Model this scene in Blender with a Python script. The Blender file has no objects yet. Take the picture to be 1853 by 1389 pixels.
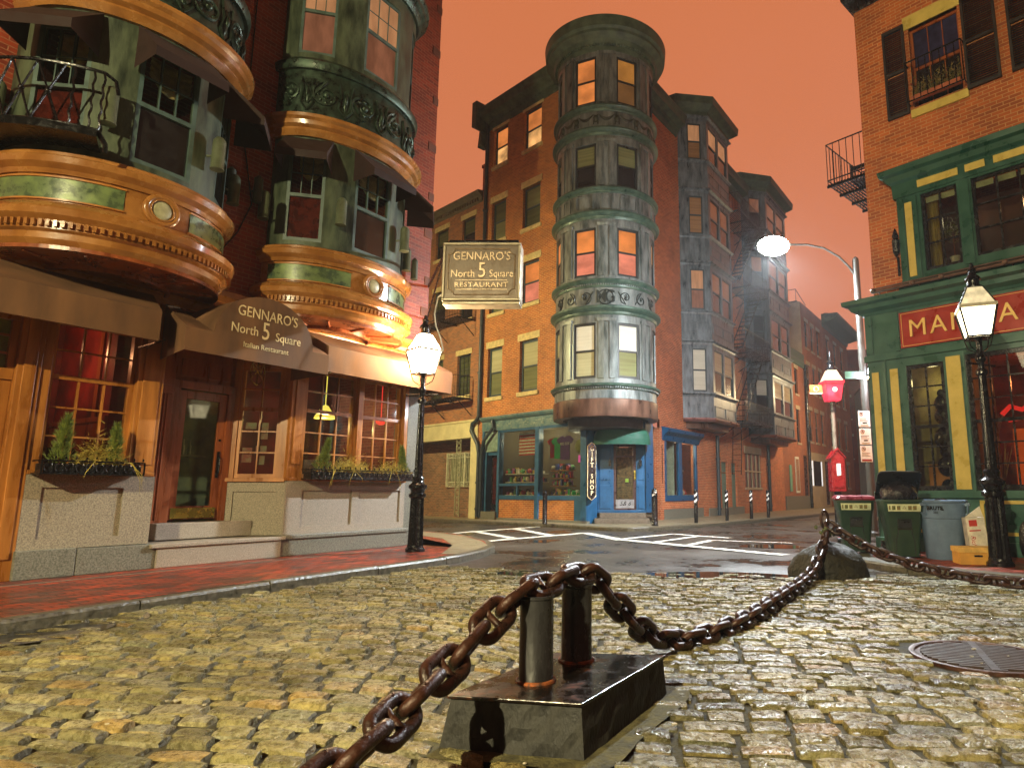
import bpy, math, random
from mathutils import Vector, Matrix
random.seed(7)
HAZE = .0009
R_ = math.radians
sc = bpy.context.scene
COL = sc.collection

# ---------------------------------------------------------------- camera
cam_d = bpy.data.cameras.new('camera'); cam = bpy.data.objects.new('camera', cam_d); COL.objects.link(cam)
PITCH = math.atan(196/1171)
cam.location = (0, 0, 1.25); cam.rotation_euler = (R_(90)+PITCH, 0, 0)
cam_d.sensor_width = 36; cam_d.lens = 36*1171/1853
cam_d.shift_x = (926.5-1090)/1853; cam_d.shift_y = (694-694.5)/1853
cam_d.clip_start = .05; cam_d.clip_end = 900
sc.camera = cam
# ---------------------------------------------------------------- night sky lit by the town
w = bpy.data.worlds.new('World'); sc.world = w; w.use_nodes = True
nt = w.node_tree; bg = nt.nodes['Background']
tc = nt.nodes.new('ShaderNodeTexCoord'); sep = nt.nodes.new('ShaderNodeSeparateXYZ'); nt.links.new(tc.outputs['Generated'], sep.inputs[0])
nz = nt.nodes.new('ShaderNodeTexNoise'); nz.inputs['Scale'].default_value = 2.4; nz.inputs['Detail'].default_value = 5
nt.links.new(tc.outputs['Generated'], nz.inputs['Vector'])
ma = nt.nodes.new('ShaderNodeMath'); ma.operation = 'MULTIPLY_ADD'; ma.inputs[1].default_value = .55
nt.links.new(nz.outputs['Fac'], ma.inputs[0]); nt.links.new(sep.outputs['Z'], ma.inputs[2])
rp = nt.nodes.new('ShaderNodeValToRGB'); cr = rp.color_ramp
cr.elements[0].position = .2; cr.elements[0].color = (.44, .145, .105, 1)
cr.elements[1].position = .95; cr.elements[1].color = (.60, .175, .068, 1)
e = cr.elements.new(.38); e.color = (.60, .20, .125, 1)
e = cr.elements.new(.62); e.color = (.61, .19, .09, 1)
nt.links.new(ma.outputs[0], rp.inputs[0])
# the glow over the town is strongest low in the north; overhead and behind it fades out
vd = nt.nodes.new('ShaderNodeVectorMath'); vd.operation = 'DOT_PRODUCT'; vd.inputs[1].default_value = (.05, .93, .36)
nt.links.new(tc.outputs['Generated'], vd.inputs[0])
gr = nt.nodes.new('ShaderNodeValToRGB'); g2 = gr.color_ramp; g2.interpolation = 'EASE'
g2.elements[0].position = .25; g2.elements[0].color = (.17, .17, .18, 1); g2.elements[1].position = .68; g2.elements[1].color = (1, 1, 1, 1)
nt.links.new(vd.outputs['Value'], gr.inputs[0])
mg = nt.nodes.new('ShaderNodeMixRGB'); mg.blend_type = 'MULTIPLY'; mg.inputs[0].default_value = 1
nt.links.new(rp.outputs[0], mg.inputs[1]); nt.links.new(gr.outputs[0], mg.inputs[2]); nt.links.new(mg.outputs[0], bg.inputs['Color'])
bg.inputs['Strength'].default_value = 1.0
vs = sc.view_settings; vs.view_transform = 'Standard'; vs.look = 'None'; vs.exposure = .12; vs.gamma = 1
sc.render.engine = 'CYCLES'
try:
    sc.cycles.use_denoising = True; sc.cycles.denoiser = 'OPENIMAGEDENOISE'
    sc.cycles.use_light_tree = True; sc.cycles.max_bounces = 6; sc.cycles.transparent_max_bounces = 10
    sc.cycles.sample_clamp_indirect = 4; sc.cycles.caustics_reflective = False; sc.cycles.caustics_refractive = False
except Exception: pass

# ---------------------------------------------------------------- helpers
def frame(ox, oy, dx, dy, oz=0):
    l = math.hypot(dx, dy); dx /= l; dy /= l
    return Matrix(((dx, -dy, 0, ox), (dy, dx, 0, oy), (0, 0, 1, oz), (0, 0, 0, 1)))
I4 = Matrix.Identity(4)
APART = {'quoins': ('quoin', .3), 'turret_pilasters': ('turret_pilaster', .3), 'bay_mouldings': ('bay_moulding', .1), 'bay_panels': ('bay_panel', .1), 'bracket': ('bracket', .3), 'carriage_lantern': ('carriage_lantern', .3), 'cornice': ('cornice', .4), 'granite_base': ('granite_base', .2), 'handle': ('handle', .4), 'wheel': ('wheel', .3), 'wall_flood_lamp': ('wall_flood_lamp', .3), 'awning_arms': ('awning_arm', .3), 'wooden_front': ('wooden_front', .4), 'souvenirs': ('souvenir', 0), 'chairs_and_tables': ('dining_furniture', .3)}
class MB:
    def __init__(s, F=I4): s.v = []; s.f = []; s.uv = []; s.F = F
    def add(s, pts, faces):
        F = s.F; b = len(s.v); P = [Vector(p) for p in pts]
        s.v.extend([F @ p for p in P])
        for fc in faces:
            s.f.append([b+i for i in fc])
            n = Vector((0, 0, 0)); q = [P[i] for i in fc]
            for i in range(len(q)):
                a, c = q[i], q[(i+1) % len(q)]
                n.x += (a.y-c.y)*(a.z+c.z); n.y += (a.z-c.z)*(a.x+c.x); n.z += (a.x-c.x)*(a.y+c.y)
            if abs(n.z) > .8*n.length: s.uv.extend([(p.x, p.y) for p in q])
            else:
                t = Vector((-n.y, n.x, 0)); t = t.normalized() if t.length > 1e-9 else Vector((1, 0, 0))
                s.uv.extend([(p.dot(t), p.z) for p in q])
        return s
    def box(s, x0, x1, y0, y1, z0, z1, taper=0):
        t = taper
        s.add([(x0, y0, z0), (x1, y0, z0), (x1, y1, z0), (x0, y1, z0), (x0+t, y0+t, z1), (x1-t, y0+t, z1), (x1-t, y1-t, z1), (x0+t, y1-t, z1)],
              [(3, 2, 1, 0), (4, 5, 6, 7), (0, 1, 5, 4), (1, 2, 6, 5), (2, 3, 7, 6), (3, 0, 4, 7)]); return s
    def prism(s, poly, y0, y1):      # poly in (x,z), counter-clockwise seen from -y
        n = len(poly)
        s.add([(x, y0, z) for x, z in poly]+[(x, y1, z) for x, z in poly],
              [tuple(range(n)), tuple(range(2*n-1, n-1, -1))]+[(i, i+n, (i+1) % n+n, (i+1) % n) for i in range(n)]); return s
    def slab(s, poly, z0, z1):       # poly in (x,y), counter-clockwise seen from above
        n = len(poly)
        s.add([(x, y, z1) for x, y in poly]+[(x, y, z0) for x, y in poly],
              [tuple(range(n)), tuple(range(2*n-1, n-1, -1))]+[(i, i+n, (i+1) % n+n, (i+1) % n) for i in range(n)]); return s
    def tube(s, pts, r, n=8, closed=False, cap=True):
        P = [Vector(p) for p in pts]; m = len(P); rs = r if isinstance(r, (list, tuple)) else [r]*m
        vs_ = []; prev = None
        for i, p in enumerate(P):
            a = P[(i-1) % m] if (closed or i) else p; b = P[(i+1) % m] if (closed or i < m-1) else p
            t = (b-a).normalized() if (b-a).length > 1e-9 else Vector((0, 0, 1))
            if prev is None:
                u = t.orthogonal().normalized()
            else:
                u = prev-t*prev.dot(t); u = u.normalized() if u.length > 1e-6 else t.orthogonal().normalized()
            prev = u; w_ = t.cross(u)
            for k in range(n):
                an = 2*math.pi*k/n; vs_.append(p+(u*math.cos(an)+w_*math.sin(an))*rs[i])
        fs = []
        for i in range(m if closed else m-1):
            j = (i+1) % m
            for k in range(n): fs.append((i*n+k, i*n+(k+1) % n, j*n+(k+1) % n, j*n+k))
        if cap and not closed: fs.append(tuple(range(n-1, -1, -1))); fs.append(tuple((m-1)*n+k for k in range(n)))
        s.add(vs_, fs); return s
    def lathe(s, prof, n=24, c=(0, 0), flute=0):
        vs_ = []
        for r, z in prof:
            for k in range(n):
                an = 2*math.pi*k/n; rr = r*(1-(flute if k % 2 else 0)); vs_.append((c[0]+rr*math.cos(an), c[1]+rr*math.sin(an), z))
        fs = []; m = len(prof)
        for i in range(m-1):
            for k in range(n): fs.append((i*n+k, i*n+(k+1) % n, (i+1)*n+(k+1) % n, (i+1)*n+k))
        fs.append(tuple(range(n-1, -1, -1))); fs.append(tuple((m-1)*n+k for k in range(n)))
        s.add(vs_, fs); return s
    def sweep(s, path, prof, closed=False):   # path (x,y), outward on the right; prof (out,z)
        m = len(path); k = len(prof); vs_ = []
        for i in range(m):
            a = path[(i-1) % m] if (closed or i) else None; p = path[i]; b = path[(i+1) % m] if (closed or i < m-1) else None
            def nn(q, r):
                dx, dy = r[0]-q[0], r[1]-q[1]; l = math.hypot(dx, dy) or 1; return (dy/l, -dx/l)
            n1 = nn(a, p) if a else None; n2 = nn(p, b) if b else None
            if n1 and n2:
                sx, sy = n1[0]+n2[0], n1[1]+n2[1]; d = max(.3, 1+n1[0]*n2[0]+n1[1]*n2[1]); nx, ny = sx/d, sy/d
            else: nx, ny = n1 or n2
            for o, z in prof: vs_.append((p[0]+nx*o, p[1]+ny*o, z))
        fs = []
        for i in range(m if closed else m-1):
            j = (i+1) % m
            for q in range(k): r = (q+1) % k; fs.append((i*k+q, j*k+q, j*k+r, i*k+r))
        if not closed: fs.append(tuple(range(k-1, -1, -1))); fs.append(tuple((m-1)*k+q for q in range(k)))
        s.add(vs_, fs); return s
    def wall(s, x0, x1, z0, z1, holes, y=0, d=.25):
        xs = sorted({x0, x1, *[h[0] for h in holes], *[h[1] for h in holes]}); zs = sorted({z0, z1, *[h[2] for h in holes], *[h[3] for h in holes]})
        xs = [x for x in xs if x0 <= x <= x1]; zs = [z for z in zs if z0 <= z <= z1]
        for i in range(len(xs)-1):
            for j in range(len(zs)-1):
                cx, cz = (xs[i]+xs[i+1])/2, (zs[j]+zs[j+1])/2
                if any(h[0] < cx < h[1] and h[2] < cz < h[3] for h in holes): continue
                s.add([(xs[i], y, zs[j]), (xs[i+1], y, zs[j]), (xs[i+1], y, zs[j+1]), (xs[i], y, zs[j+1])], [(0, 1, 2, 3)])
        for a, b, c, e in holes:
            s.add([(a, y, c), (b, y, c), (b, y, e), (a, y, e), (a, y+d, c), (b, y+d, c), (b, y+d, e), (a, y+d, e)],
                  [(0, 4, 5, 1), (1, 5, 6, 2), (2, 6, 7, 3), (3, 7, 4, 0)])
        return s
    def ball(s, c, r, n=12, m=8, sq=(1, 1, 1), jit=0):
        vs_ = []; fs = []
        for i in range(m+1):
            ph = math.pi*i/m
            for k in range(n):
                th = 2*math.pi*k/n; j = 1+random.uniform(-jit, jit)
                vs_.append((c[0]+r*sq[0]*math.sin(ph)*math.cos(th)*j, c[1]+r*sq[1]*math.sin(ph)*math.sin(th)*j, c[2]+r*sq[2]*math.cos(ph)*j))
        for i in range(m):
            for k in range(n): fs.append((i*n+k, (i+1)*n+k, (i+1)*n+(k+1) % n, i*n+(k+1) % n))
        s.add(vs_, fs); return s
    def pieces(s, near):      # loose shapes that stand apart, each as a mesh builder of its own
        par = list(range(len(s.v)))
        def find(i):
            while par[i] != i: par[i] = par[par[i]]; i = par[i]
            return i
        for f in s.f:
            a = find(f[0])
            for i in f[1:]: par[find(i)] = a
        isl = {}
        for i, p in enumerate(s.v): isl.setdefault(find(i), []).append(p)
        ks = list(isl); bx = {k: ([min(p[c] for p in isl[k]) for c in range(3)], [max(p[c] for p in isl[k]) for c in range(3)]) for k in ks}; cl = {k: k for k in ks}
        def cf(k):
            while cl[k] != k: k = cl[k]
            return k
        sz = {k: max(bx[k][1][c]-bx[k][0][c] for c in range(3)) for k in ks}
        if near:
            for i, a in enumerate(ks):
                for b in ks[i+1:]:
                    gap = max(max(bx[a][0][c]-bx[b][1][c], bx[b][0][c]-bx[a][1][c], 0) for c in range(3))
                    if gap < near*max(sz[a], sz[b]): cl[cf(a)] = cf(b)
        out = {}; k0 = 0
        for f in s.f:
            g_ = cf(find(f[0])); m_, mp = out.setdefault(g_, (MB(), {})); nf = []
            for i in f:
                if i not in mp: mp[i] = len(m_.v); m_.v.append(s.v[i])
                nf.append(mp[i])
            m_.f.append(nf); m_.uv.extend(s.uv[k0:k0+len(f)]); k0 += len(f)
        return [m_ for m_, _ in out.values()]
    def build(s, name, mat, parent=None, smooth=0, bevel=0, label=None):
        if parent is not None and name in APART:
            nm, near = APART[name]; ps = s.pieces(near)
            if len(ps) > 1 and len(ps) < 100:
                for q_ in ps: r = q_.build(nm+' ', mat, parent, smooth, bevel, label); r.name = nm
                return r
        me = bpy.data.meshes.new(name)
        if parent is None:
            xs = [p.x for p in s.v]; ys = [p.y for p in s.v]
            loc = Vector(((min(xs)+max(xs))/2, (min(ys)+max(ys))/2, min(p.z for p in s.v)))
        else:
            loc = parent['_o'] if '_o' in parent else (0, 0, 0); loc = Vector(loc)
        me.from_pydata([tuple(p-loc) for p in s.v], [], s.f)
        ul = me.uv_layers.new(name='UVMap'); flat = [c for q in s.uv for c in q]
        ul.data.foreach_set('uv', flat)
        me.materials.append(mat)
        if smooth:
            me.shade_smooth()
            me.set_sharp_from_angle(angle=R_(smooth))
        o = bpy.data.objects.new(name, me); COL.objects.link(o); o['_o'] = tuple(loc)
        if parent is None: o.location = loc
        else: o.parent = parent
        if bevel:
            bv = o.modifiers.new('bevel', 'BEVEL'); bv.width = bevel; bv.segments = 2; bv.limit_method = 'ANGLE'; bv.angle_limit = R_(40)
        if label: o['label'] = label
        return o
def tag(o, label, cat, group=None):
    o['label'] = label; o['category'] = cat
    if group: o['group'] = group
    return o
def struct(o): o['kind'] = 'structure'; return o
def thing(name, label, cat, loc, group=None):
    o = bpy.data.objects.new(name, None); COL.objects.link(o); o.location = loc; o['_o'] = tuple(loc); o.empty_display_size = .2
    return tag(o, label, cat, group)
def copy_tree(o, parent=None):
    c = o.copy(); COL.objects.link(c)
    if parent is not None: c.parent = parent
    for ch in [x for x in bpy.data.objects if x.parent == o]: copy_tree(ch, c)
    return c
def copy_thing(o, label, loc, rz=None):
    c = copy_tree(o); c['label'] = label; c.location = loc
    if rz is not None: c.rotation_euler.z = rz
    return c
def light(name, parent, loc, power, color, size=.1, typ='POINT', rot=None, spot=None):
    l = bpy.data.lights.new(name, typ); l.energy = power; l.color = color
    if typ == 'AREA': l.size = size
    else: l.shadow_soft_size = size
    if typ == 'SPOT': l.spot_size = R_(spot or 150); l.spot_blend = .6
    o = bpy.data.objects.new(name, l); COL.objects.link(o)
    off = Vector(parent['_o']) if parent is not None else Vector((0, 0, 0))
    o.location = Vector(loc)-off
    if rot: o.rotation_euler = rot
    if parent is not None: o.parent = parent
    return o
def text_mesh(body, size, depth, F, x, z, y, mat, parent, name='lettering', align='CENTER', xs=1., bold=0., shear=0., spacing=1.):
    cu = bpy.data.curves.new('t', 'FONT'); cu.body = body; cu.size = size; cu.align_x = align; cu.align_y = 'CENTER'
    cu.extrude = depth/2; cu.offset = bold; cu.shear = shear; cu.space_character = spacing; cu.resolution_u = 3
    ob = bpy.data.objects.new('t', cu); COL.objects.link(ob)
    dg = bpy.context.evaluated_depsgraph_get(); me = bpy.data.meshes.new_from_object(ob.evaluated_get(dg))
    bpy.data.objects.remove(ob)
    M = F @ Matrix.Translation((x, y, z)) @ Matrix.Rotation(R_(90), 4, 'X') @ Matrix.Diagonal((xs, 1, 1, 1))
    if parent is not None: M = Matrix.Translation(-Vector(parent['_o'])) @ M
    me.transform(M); me.materials.clear(); me.materials.append(mat); me.name = name
    o = bpy.data.objects.new(name, me); COL.objects.link(o); o['_o'] = tuple(parent['_o']) if parent is not None else (0, 0, 0)
    if parent is not None: o.parent = parent
    return o

# ---------------------------------------------------------------- materials
def nodes(name):
    m = bpy.data.materials.new(name); m.use_nodes = True; t = m.node_tree
    return m, t, t.nodes['Principled BSDF']
def N(t, ty, **kw):
    n = t.nodes.new('ShaderNode'+ty)
    for k, v in kw.items():
        if k in n.inputs: n.inputs[k].default_value = v
        else: setattr(n, k, v)
    return n
def ramp(t, fac, stops):
    r = t.nodes.new('ShaderNodeValToRGB'); c = r.color_ramp
    c.elements[0].position = stops[0][0]; c.elements[0].color = (*stops[0][1], 1)
    c.elements[1].position = stops[-1][0]; c.elements[1].color = (*stops[-1][1], 1)
    for p, q in stops[1:-1]:
        e = c.elements.new(p); e.color = (*q, 1)
    t.links.new(fac, r.inputs[0]); return r.outputs[0]
def mat(name, col, rough=.6, metal=0, var=.25, scale=6, bump=.15, coat=0, bscale=40, stretch=None, rvar=.15, emis=0, col2=None, bd=.02):
    m, t, p = nodes(name)
    tc = N(t, 'TexCoord'); vec = tc.outputs['Object']
    if stretch:
        mp = N(t, 'Mapping'); mp.inputs['Scale'].default_value = stretch; t.links.new(vec, mp.inputs[0]); vec = mp.outputs[0]
    n1 = N(t, 'TexNoise', Scale=scale, Detail=6., Roughness=.6); t.links.new(vec, n1.inputs['Vector'])
    c2 = col2 or tuple(min(1, c*(1+var)) for c in col); c1 = col if col2 else tuple(c*(1-var) for c in col)
    o = ramp(t, n1.outputs['Fac'], [(.34, c1), (.66, c2)])
    t.links.new(o, p.inputs['Base Color'])
    mr = N(t, 'MapRange'); mr.inputs['From Min'].default_value = .3; mr.inputs['From Max'].default_value = .7
    mr.inputs['To Min'].default_value = max(.03, rough-rvar); mr.inputs['To Max'].default_value = min(1, rough+rvar)
    t.links.new(n1.outputs['Fac'], mr.inputs[0]); t.links.new(mr.outputs[0], p.inputs['Roughness'])
    p.inputs['Metallic'].default_value = metal
    if coat: p.inputs['Coat Weight'].default_value = coat; p.inputs['Coat Roughness'].default_value = .12
    if bump:
        n2 = N(t, 'TexNoise', Scale=float(bscale), Detail=4.); t.links.new(vec, n2.inputs['Vector'])
        b = N(t, 'Bump', Strength=bump, Distance=bd); t.links.new(n2.outputs['Fac'], b.inputs['Height']); t.links.new(b.outputs[0], p.inputs['Normal'])
    return m
def brick(name, c1, c2, mort, bw=.215, rh=.075, ms=.007, rough=.75, off=.5, wet=False, bump=.5, dirt=.35):
    m, t, p = nodes(name); uv = N(t, 'UVMap')
    nd = N(t, 'TexNoise', Scale=1.3, Detail=3.); t.links.new(uv.outputs[0], nd.inputs['Vector'])
    b = N(t, 'TexBrick'); b.offset = off
    b.inputs['Color1'].default_value = (*c1, 1); b.inputs['Color2'].default_value = (*c2, 1); b.inputs['Mortar'].default_value = (*mort, 1)
    b.inputs['Scale'].default_value = 1; b.inputs['Mortar Size'].default_value = ms; b.inputs['Mortar Smooth'].default_value = .3
    b.inputs['Brick Width'].default_value = bw; b.inputs['Row Height'].default_value = rh; b.inputs['Bias'].default_value = -.1
    t.links.new(uv.outputs[0], b.inputs['Vector'])
    n2 = N(t, 'TexNoise', Scale=.7, Detail=6., Roughness=.7); t.links.new(uv.outputs[0], n2.inputs['Vector'])
    mx = N(t, 'MixRGB', blend_type='MULTIPLY'); mx.inputs[0].default_value = 1
    o = ramp(t, n2.outputs['Fac'], [(.3, (1-dirt,)*3), (.7, (1.15, 1.15, 1.15))])
    t.links.new(b.outputs['Color'], mx.inputs[1]); t.links.new(o, mx.inputs[2]); t.links.new(mx.outputs[0], p.inputs['Base Color'])
    n3 = N(t, 'TexNoise', Scale=60., Detail=3.); t.links.new(uv.outputs[0], n3.inputs['Vector'])
    ad = N(t, 'Math', operation='MULTIPLY_ADD'); ad.inputs[1].default_value = -1.; t.links.new(b.outputs['Fac'], ad.inputs[0])
    sc_ = N(t, 'Math', operation='MULTIPLY'); sc_.inputs[1].default_value = .35; t.links.new(n3.outputs['Fac'], sc_.inputs[0]); t.links.new(sc_.outputs[0], ad.inputs[2])
    bp = N(t, 'Bump', Strength=bump, Distance=.008); t.links.new(ad.outputs[0], bp.inputs['Height']); t.links.new(bp.outputs[0], p.inputs['Normal'])
    if wet:
        o2 = ramp(t, n2.outputs['Fac'], [(.38, (.28,)*3), (.6, (.65,)*3)]); t.links.new(o2, p.inputs['Roughness'])
    else: p.inputs['Roughness'].default_value = rough
    return m
def emit(name, col, s, var=0, scale=2, stretch=None):
    m, t, p = nodes(name); p.inputs['Base Color'].default_value = (*[min(.8, c)*.2 for c in col], 1)
    p.inputs['Roughness'].default_value = .3
    if var:
        tc = N(t, 'TexCoord'); n = N(t, 'TexNoise', Scale=float(scale), Detail=3.); mp = N(t, 'Mapping'); mp.inputs['Scale'].default_value = stretch or (1, 1, 1); t.links.new(tc.outputs['Object'], mp.inputs[0]); t.links.new(mp.outputs[0], n.inputs['Vector'])
        o = ramp(t, n.outputs['Fac'], [(.35, tuple(c*(1-var) for c in col)), (.65, col)]); t.links.new(o, p.inputs['Emission Color'])
    else: p.inputs['Emission Color'].default_value = (*col, 1)
    p.inputs['Emission Strength'].default_value = s
    return m
def glass(name, tint=(.8, .85, .8), refl=.12):
    m = bpy.data.materials.new(name); m.use_nodes = True; t = m.node_tree
    for n in list(t.nodes):
        if n.type == 'BSDF_PRINCIPLED': t.nodes.remove(n)
    out = [n for n in t.nodes if n.type == 'OUTPUT_MATERIAL'][0]
    tr = N(t, 'BsdfTransparent'); tr.inputs[0].default_value = (*tint, 1); gl = N(t, 'BsdfGlossy'); gl.inputs['Roughness'].default_value = .03
    lw = N(t, 'LayerWeight'); lw.inputs[0].default_value = .5; pw = N(t, 'Math', operation='POWER'); pw.inputs[1].default_value = 4.; t.links.new(lw.outputs['Facing'], pw.inputs[0])
    ad = N(t, 'Math', operation='MULTIPLY_ADD'); ad.inputs[1].default_value = .45; ad.inputs[2].default_value = refl*.35; ad.use_clamp = True
    mx = N(t, 'MixShader'); t.links.new(pw.outputs[0], ad.inputs[0]); t.links.new(ad.outputs[0], mx.inputs[0])
    t.links.new(tr.outputs[0], mx.inputs[1]); t.links.new(gl.outputs[0], mx.inputs[2]); t.links.new(mx.outputs[0], out.inputs[0])
    return m
BR_L = brick('brick_red', (.34, .048, .014), (.17, .024, .01), (.34, .12, .06), rough=.55, ms=.009)
BR_C = brick('brick_orange', (.50, .145, .022), (.30, .075, .014), (.55, .36, .13), ms=.009, dirt=.35)
BR_CR = brick('brick_street_side', (.55, .125, .035), (.34, .07, .02), (.58, .34, .18), ms=.009, dirt=.35)
BR_CM = brick('brick_brown_mixed', (.42, .15, .05), (.22, .10, .05), (.34, .24, .13), dirt=.3)
BR_CG = brick('brick_rough_tan', (.34, .15, .07), (.14, .08, .05), (.30, .22, .12), bw=.24, rh=.08, ms=.014, dirt=.4)
BR_R = brick('brick_right', (.48, .11, .018), (.26, .055, .012), (.50, .24, .09), ms=.009, dirt=.35)
BR_D = brick('brick_dull', (.38, .11, .045), (.28, .085, .04), (.33, .16, .09), ms=.008, dirt=.35)
BR_SOLD = brick('brick_soldier', (.46, .14, .04), (.34, .10, .03), (.34, .21, .12), bw=.075, rh=.21, off=0)
PAV = brick('paving_brick', (.42, .052, .014), (.06, .026, .018), (.03, .020, .013), bw=.23, rh=.12, ms=.011, wet=True, bump=1., dirt=.6)
WOOD = mat('wood_orange', (.22, .075, .012), .34, var=.35, scale=5, stretch=(1, 1, .14), coat=.4, bscale=30, bump=.08, col2=(.48, .19, .035))
WOODR = mat('wood_red', (.15, .035, .010), .33, var=.3, scale=5, stretch=(1, 1, .12), coat=.4, bscale=30, bump=.06, col2=(.36, .095, .022))
WOODB = mat('wood_bay', (.26, .10, .02), .27, var=.3, scale=2.5, coat=.6, bscale=25, bump=.06, col2=(.43, .19, .045))
WOODG = mat('wood_gold_mould', (.40, .16, .03), .3, scale=3, coat=.5, bump=.04)
VERD = mat('verdigris_copper', (.016, .028, .018), .5, metal=.25, scale=5, col2=(.10, .13, .075), stretch=(1, 1, .3), bump=.15)
VERDP = mat('verdigris_panel', (.03, .055, .045), .3, metal=.1, scale=4.5, col2=(.19, .27, .09), stretch=(1, 1, 1.), bump=.05)
VERDD = mat('dark_bronze_relief', (.012, .018, .012), .35, metal=.5, scale=7, col2=(.05, .09, .06), bump=.3)
SASHG = mat('sash_grey_green', (.07, .115, .10), .45, scale=5, bump=.04)
DISC = mat('porthole_disc', (.38, .36, .20), .35, scale=7, var=.3, bump=.05)
GRAN = mat('granite', (.25, .215, .155), .6, scale=60, var=.45, bump=.15, bscale=90)
GRANW = mat('granite_pale', (.29, .25, .20), .6, scale=70, var=.35, bump=.1, bscale=90)
GRAND = mat('granite_damp', (.15, .15, .12), .45, scale=50, var=.5, bump=.2, bscale=80)
CURBM = mat('kerb_stone', (.085, .076, .052), .42, scale=14, var=.55, bump=.5, bscale=22, bd=.02)
AWN = mat('awning_canvas_brown', (.15, .072, .030), .8, scale=2.2, var=.35, stretch=(1, 1, .25), bump=.1, bscale=120)
AWND = mat('awning_dark', (.022, .007, .005), .8, scale=3, bump=.1, bscale=120)
CREAM = mat('cream_lettering', (.75, .62, .36), .5, bump=0)
BLACKI = mat('black_iron', (.007, .007, .008), .22, metal=.3, scale=12, var=.4, bump=.15, bscale=60)
RUSTI = mat('rusty_chain_iron', (.008, .005, .004), .38, metal=.2, scale=11, col2=(.060, .019, .009), bump=.7, bscale=75, bd=.006, rvar=.2)
BLUEP = mat('blue_paint', (.02, .085, .17), .4, scale=3, var=.25, bump=.08)
BLUEB = mat('bright_blue_paint', (.006, .070, .17), .38, scale=3, var=.2, bump=.06)
BLUEV = mat('weathered_blue_fascia', (.045, .12, .15), .5, scale=5, col2=(.15, .22, .20), bump=.2, bscale=18)
COPB = mat('aged_copper_blue_grey', (.05, .066, .064), .42, metal=.25, scale=5, col2=(.20, .225, .22), stretch=(1, 1, .25), bump=.12)
COPG = mat('green_copper_mould', (.022, .055, .042), .42, metal=.2, scale=5, col2=(.07, .12, .09), bump=.1)
COPR = mat('brown_copper_band', (.05, .026, .018), .38, metal=.3, scale=3, col2=(.16, .085, .055), bump=.05, stretch=(1, 1, .3))
CORN = mat('cornice_green', (.03, .055, .038), .55, scale=3, col2=(.09, .13, .085), stretch=(1, 1, 1), bump=.08)
BAYM = mat('bay_grey_metal', (.06, .085, .105), .38, metal=.3, scale=5, col2=(.19, .235, .27), stretch=(1, 1, .25), bump=.12)
BAYK = mat('bay_copper_trim', (.22, .09, .08), .35, metal=.4, scale=3)
LINT = mat('lintel_stone_yellow', (.55, .45, .20), .7, scale=6, var=.2, bump=.15)
CREAMW = mat('cream_render', (.55, .50, .27), .7, scale=2, var=.15, bump=.05)
WFR = mat('dark_window_frame', (.018, .022, .022), .4, bump=.05)
WFB = mat('bluegrey_window_frame', (.03, .05, .06), .45, bump=.05)
WHITEF = mat('white_grille', (.6, .6, .42), .5, bump=.05)
RGRN = mat('green_paint', (.015, .070, .050), .33, scale=3, var=.2, bump=.05, bscale=15)
RGRN2 = mat('green_paint_teal', (.034, .100, .078), .35, scale=3, var=.2, bump=.05, bscale=15)
RYEL = mat('yellow_paint', (.52, .40, .10), .35, scale=4, var=.12, bump=.04)
RRED = mat('sign_red', (.30, .02, .008), .35, scale=4, var=.15, bump=.03)
GOLDL = mat('gold_leaf', (.75, .50, .15), .45, bump=.0, var=.1)
SHUT = mat('black_shutter', (.015, .011, .010), .5, bump=.05)
REDP = mat('red_enamel', (.17, .004, .006), .28, scale=5, var=.2, bump=.04)
GREYP = mat('weathered_pole', (.022, .018, .013), .55, metal=.0, bump=.08)
BINM = mat('bin_green_plastic', (.012, .035, .022), .42, scale=4, col2=(.022, .055, .032), bump=.08, bscale=90)
BINL = mat('bin_black_lid', (.012, .013, .015), .35, bump=.06)
BINR = mat('bin_red_lid', (.16, .01, .02), .3, bump=.06, var=.5)
CANM = mat('grey_blue_plastic', (.13, .20, .32), .42, scale=5, var=.15, bump=.06)
BAGM = mat('black_plastic_bag', (.014, .013, .018), .22, bump=.5, bscale=14, bd=.06)
CARD = mat('cardboard_orange', (.60, .30, .05), .7, scale=5, var=.15, bump=.05)
CARDW = mat('white_card', (.62, .58, .50), .6, bump=.03)
WHITE = mat('white_paint', (.62, .61, .55), .5, var=.15, bump=.05)
WHLINE = mat('road_marking_white', (.72, .72, .66), .45, scale=14, var=.25, bump=.2, bscale=80)
BRASS = mat('brass_plate', (.50, .38, .07), .25, metal=.8, bump=.02, var=.08)
LEAF = mat('conifer_green', (.05, .085, .012), .55, scale=22, col2=(.22, .27, .04), bump=0)
LEAFY = mat('yellow_evergreen', (.25, .22, .03), .55, scale=22, col2=(.62, .46, .07), bump=0)
BLACKP = mat('black_paint', (.01, .01, .011), .25, scale=10, var=.4, bump=.1)
STONEBK = mat('black_painted_stone', (.007, .007, .007), .62, scale=13, col2=(.034, .033, .029), bump=.5, bscale=60, bd=.012, stretch=(1, 1, .5))
STONEBK.node_tree.nodes['Principled BSDF'].inputs['Specular IOR Level'].default_value = .25
BOULD = mat('dark_boulder', (.007, .007, .005), .72, scale=6, col2=(.03, .026, .014), bump=.9, bscale=14, bd=.05)
ROOFM = mat('roof_dark', (.04, .035, .03), .8)
RENDC = mat('cream_stucco', (.42, .33, .22), .8, scale=2, var=.15, bump=.1)
GL = glass('shop_glass', (.78, .8, .74), .11)
GLD = glass('dark_glass', (.8, .78, .72), .16)
P_DARK = mat('pane_dark', (.012, .012, .012), .06, var=.5, rvar=.03, bump=.015, bscale=3, coat=.3)
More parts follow.
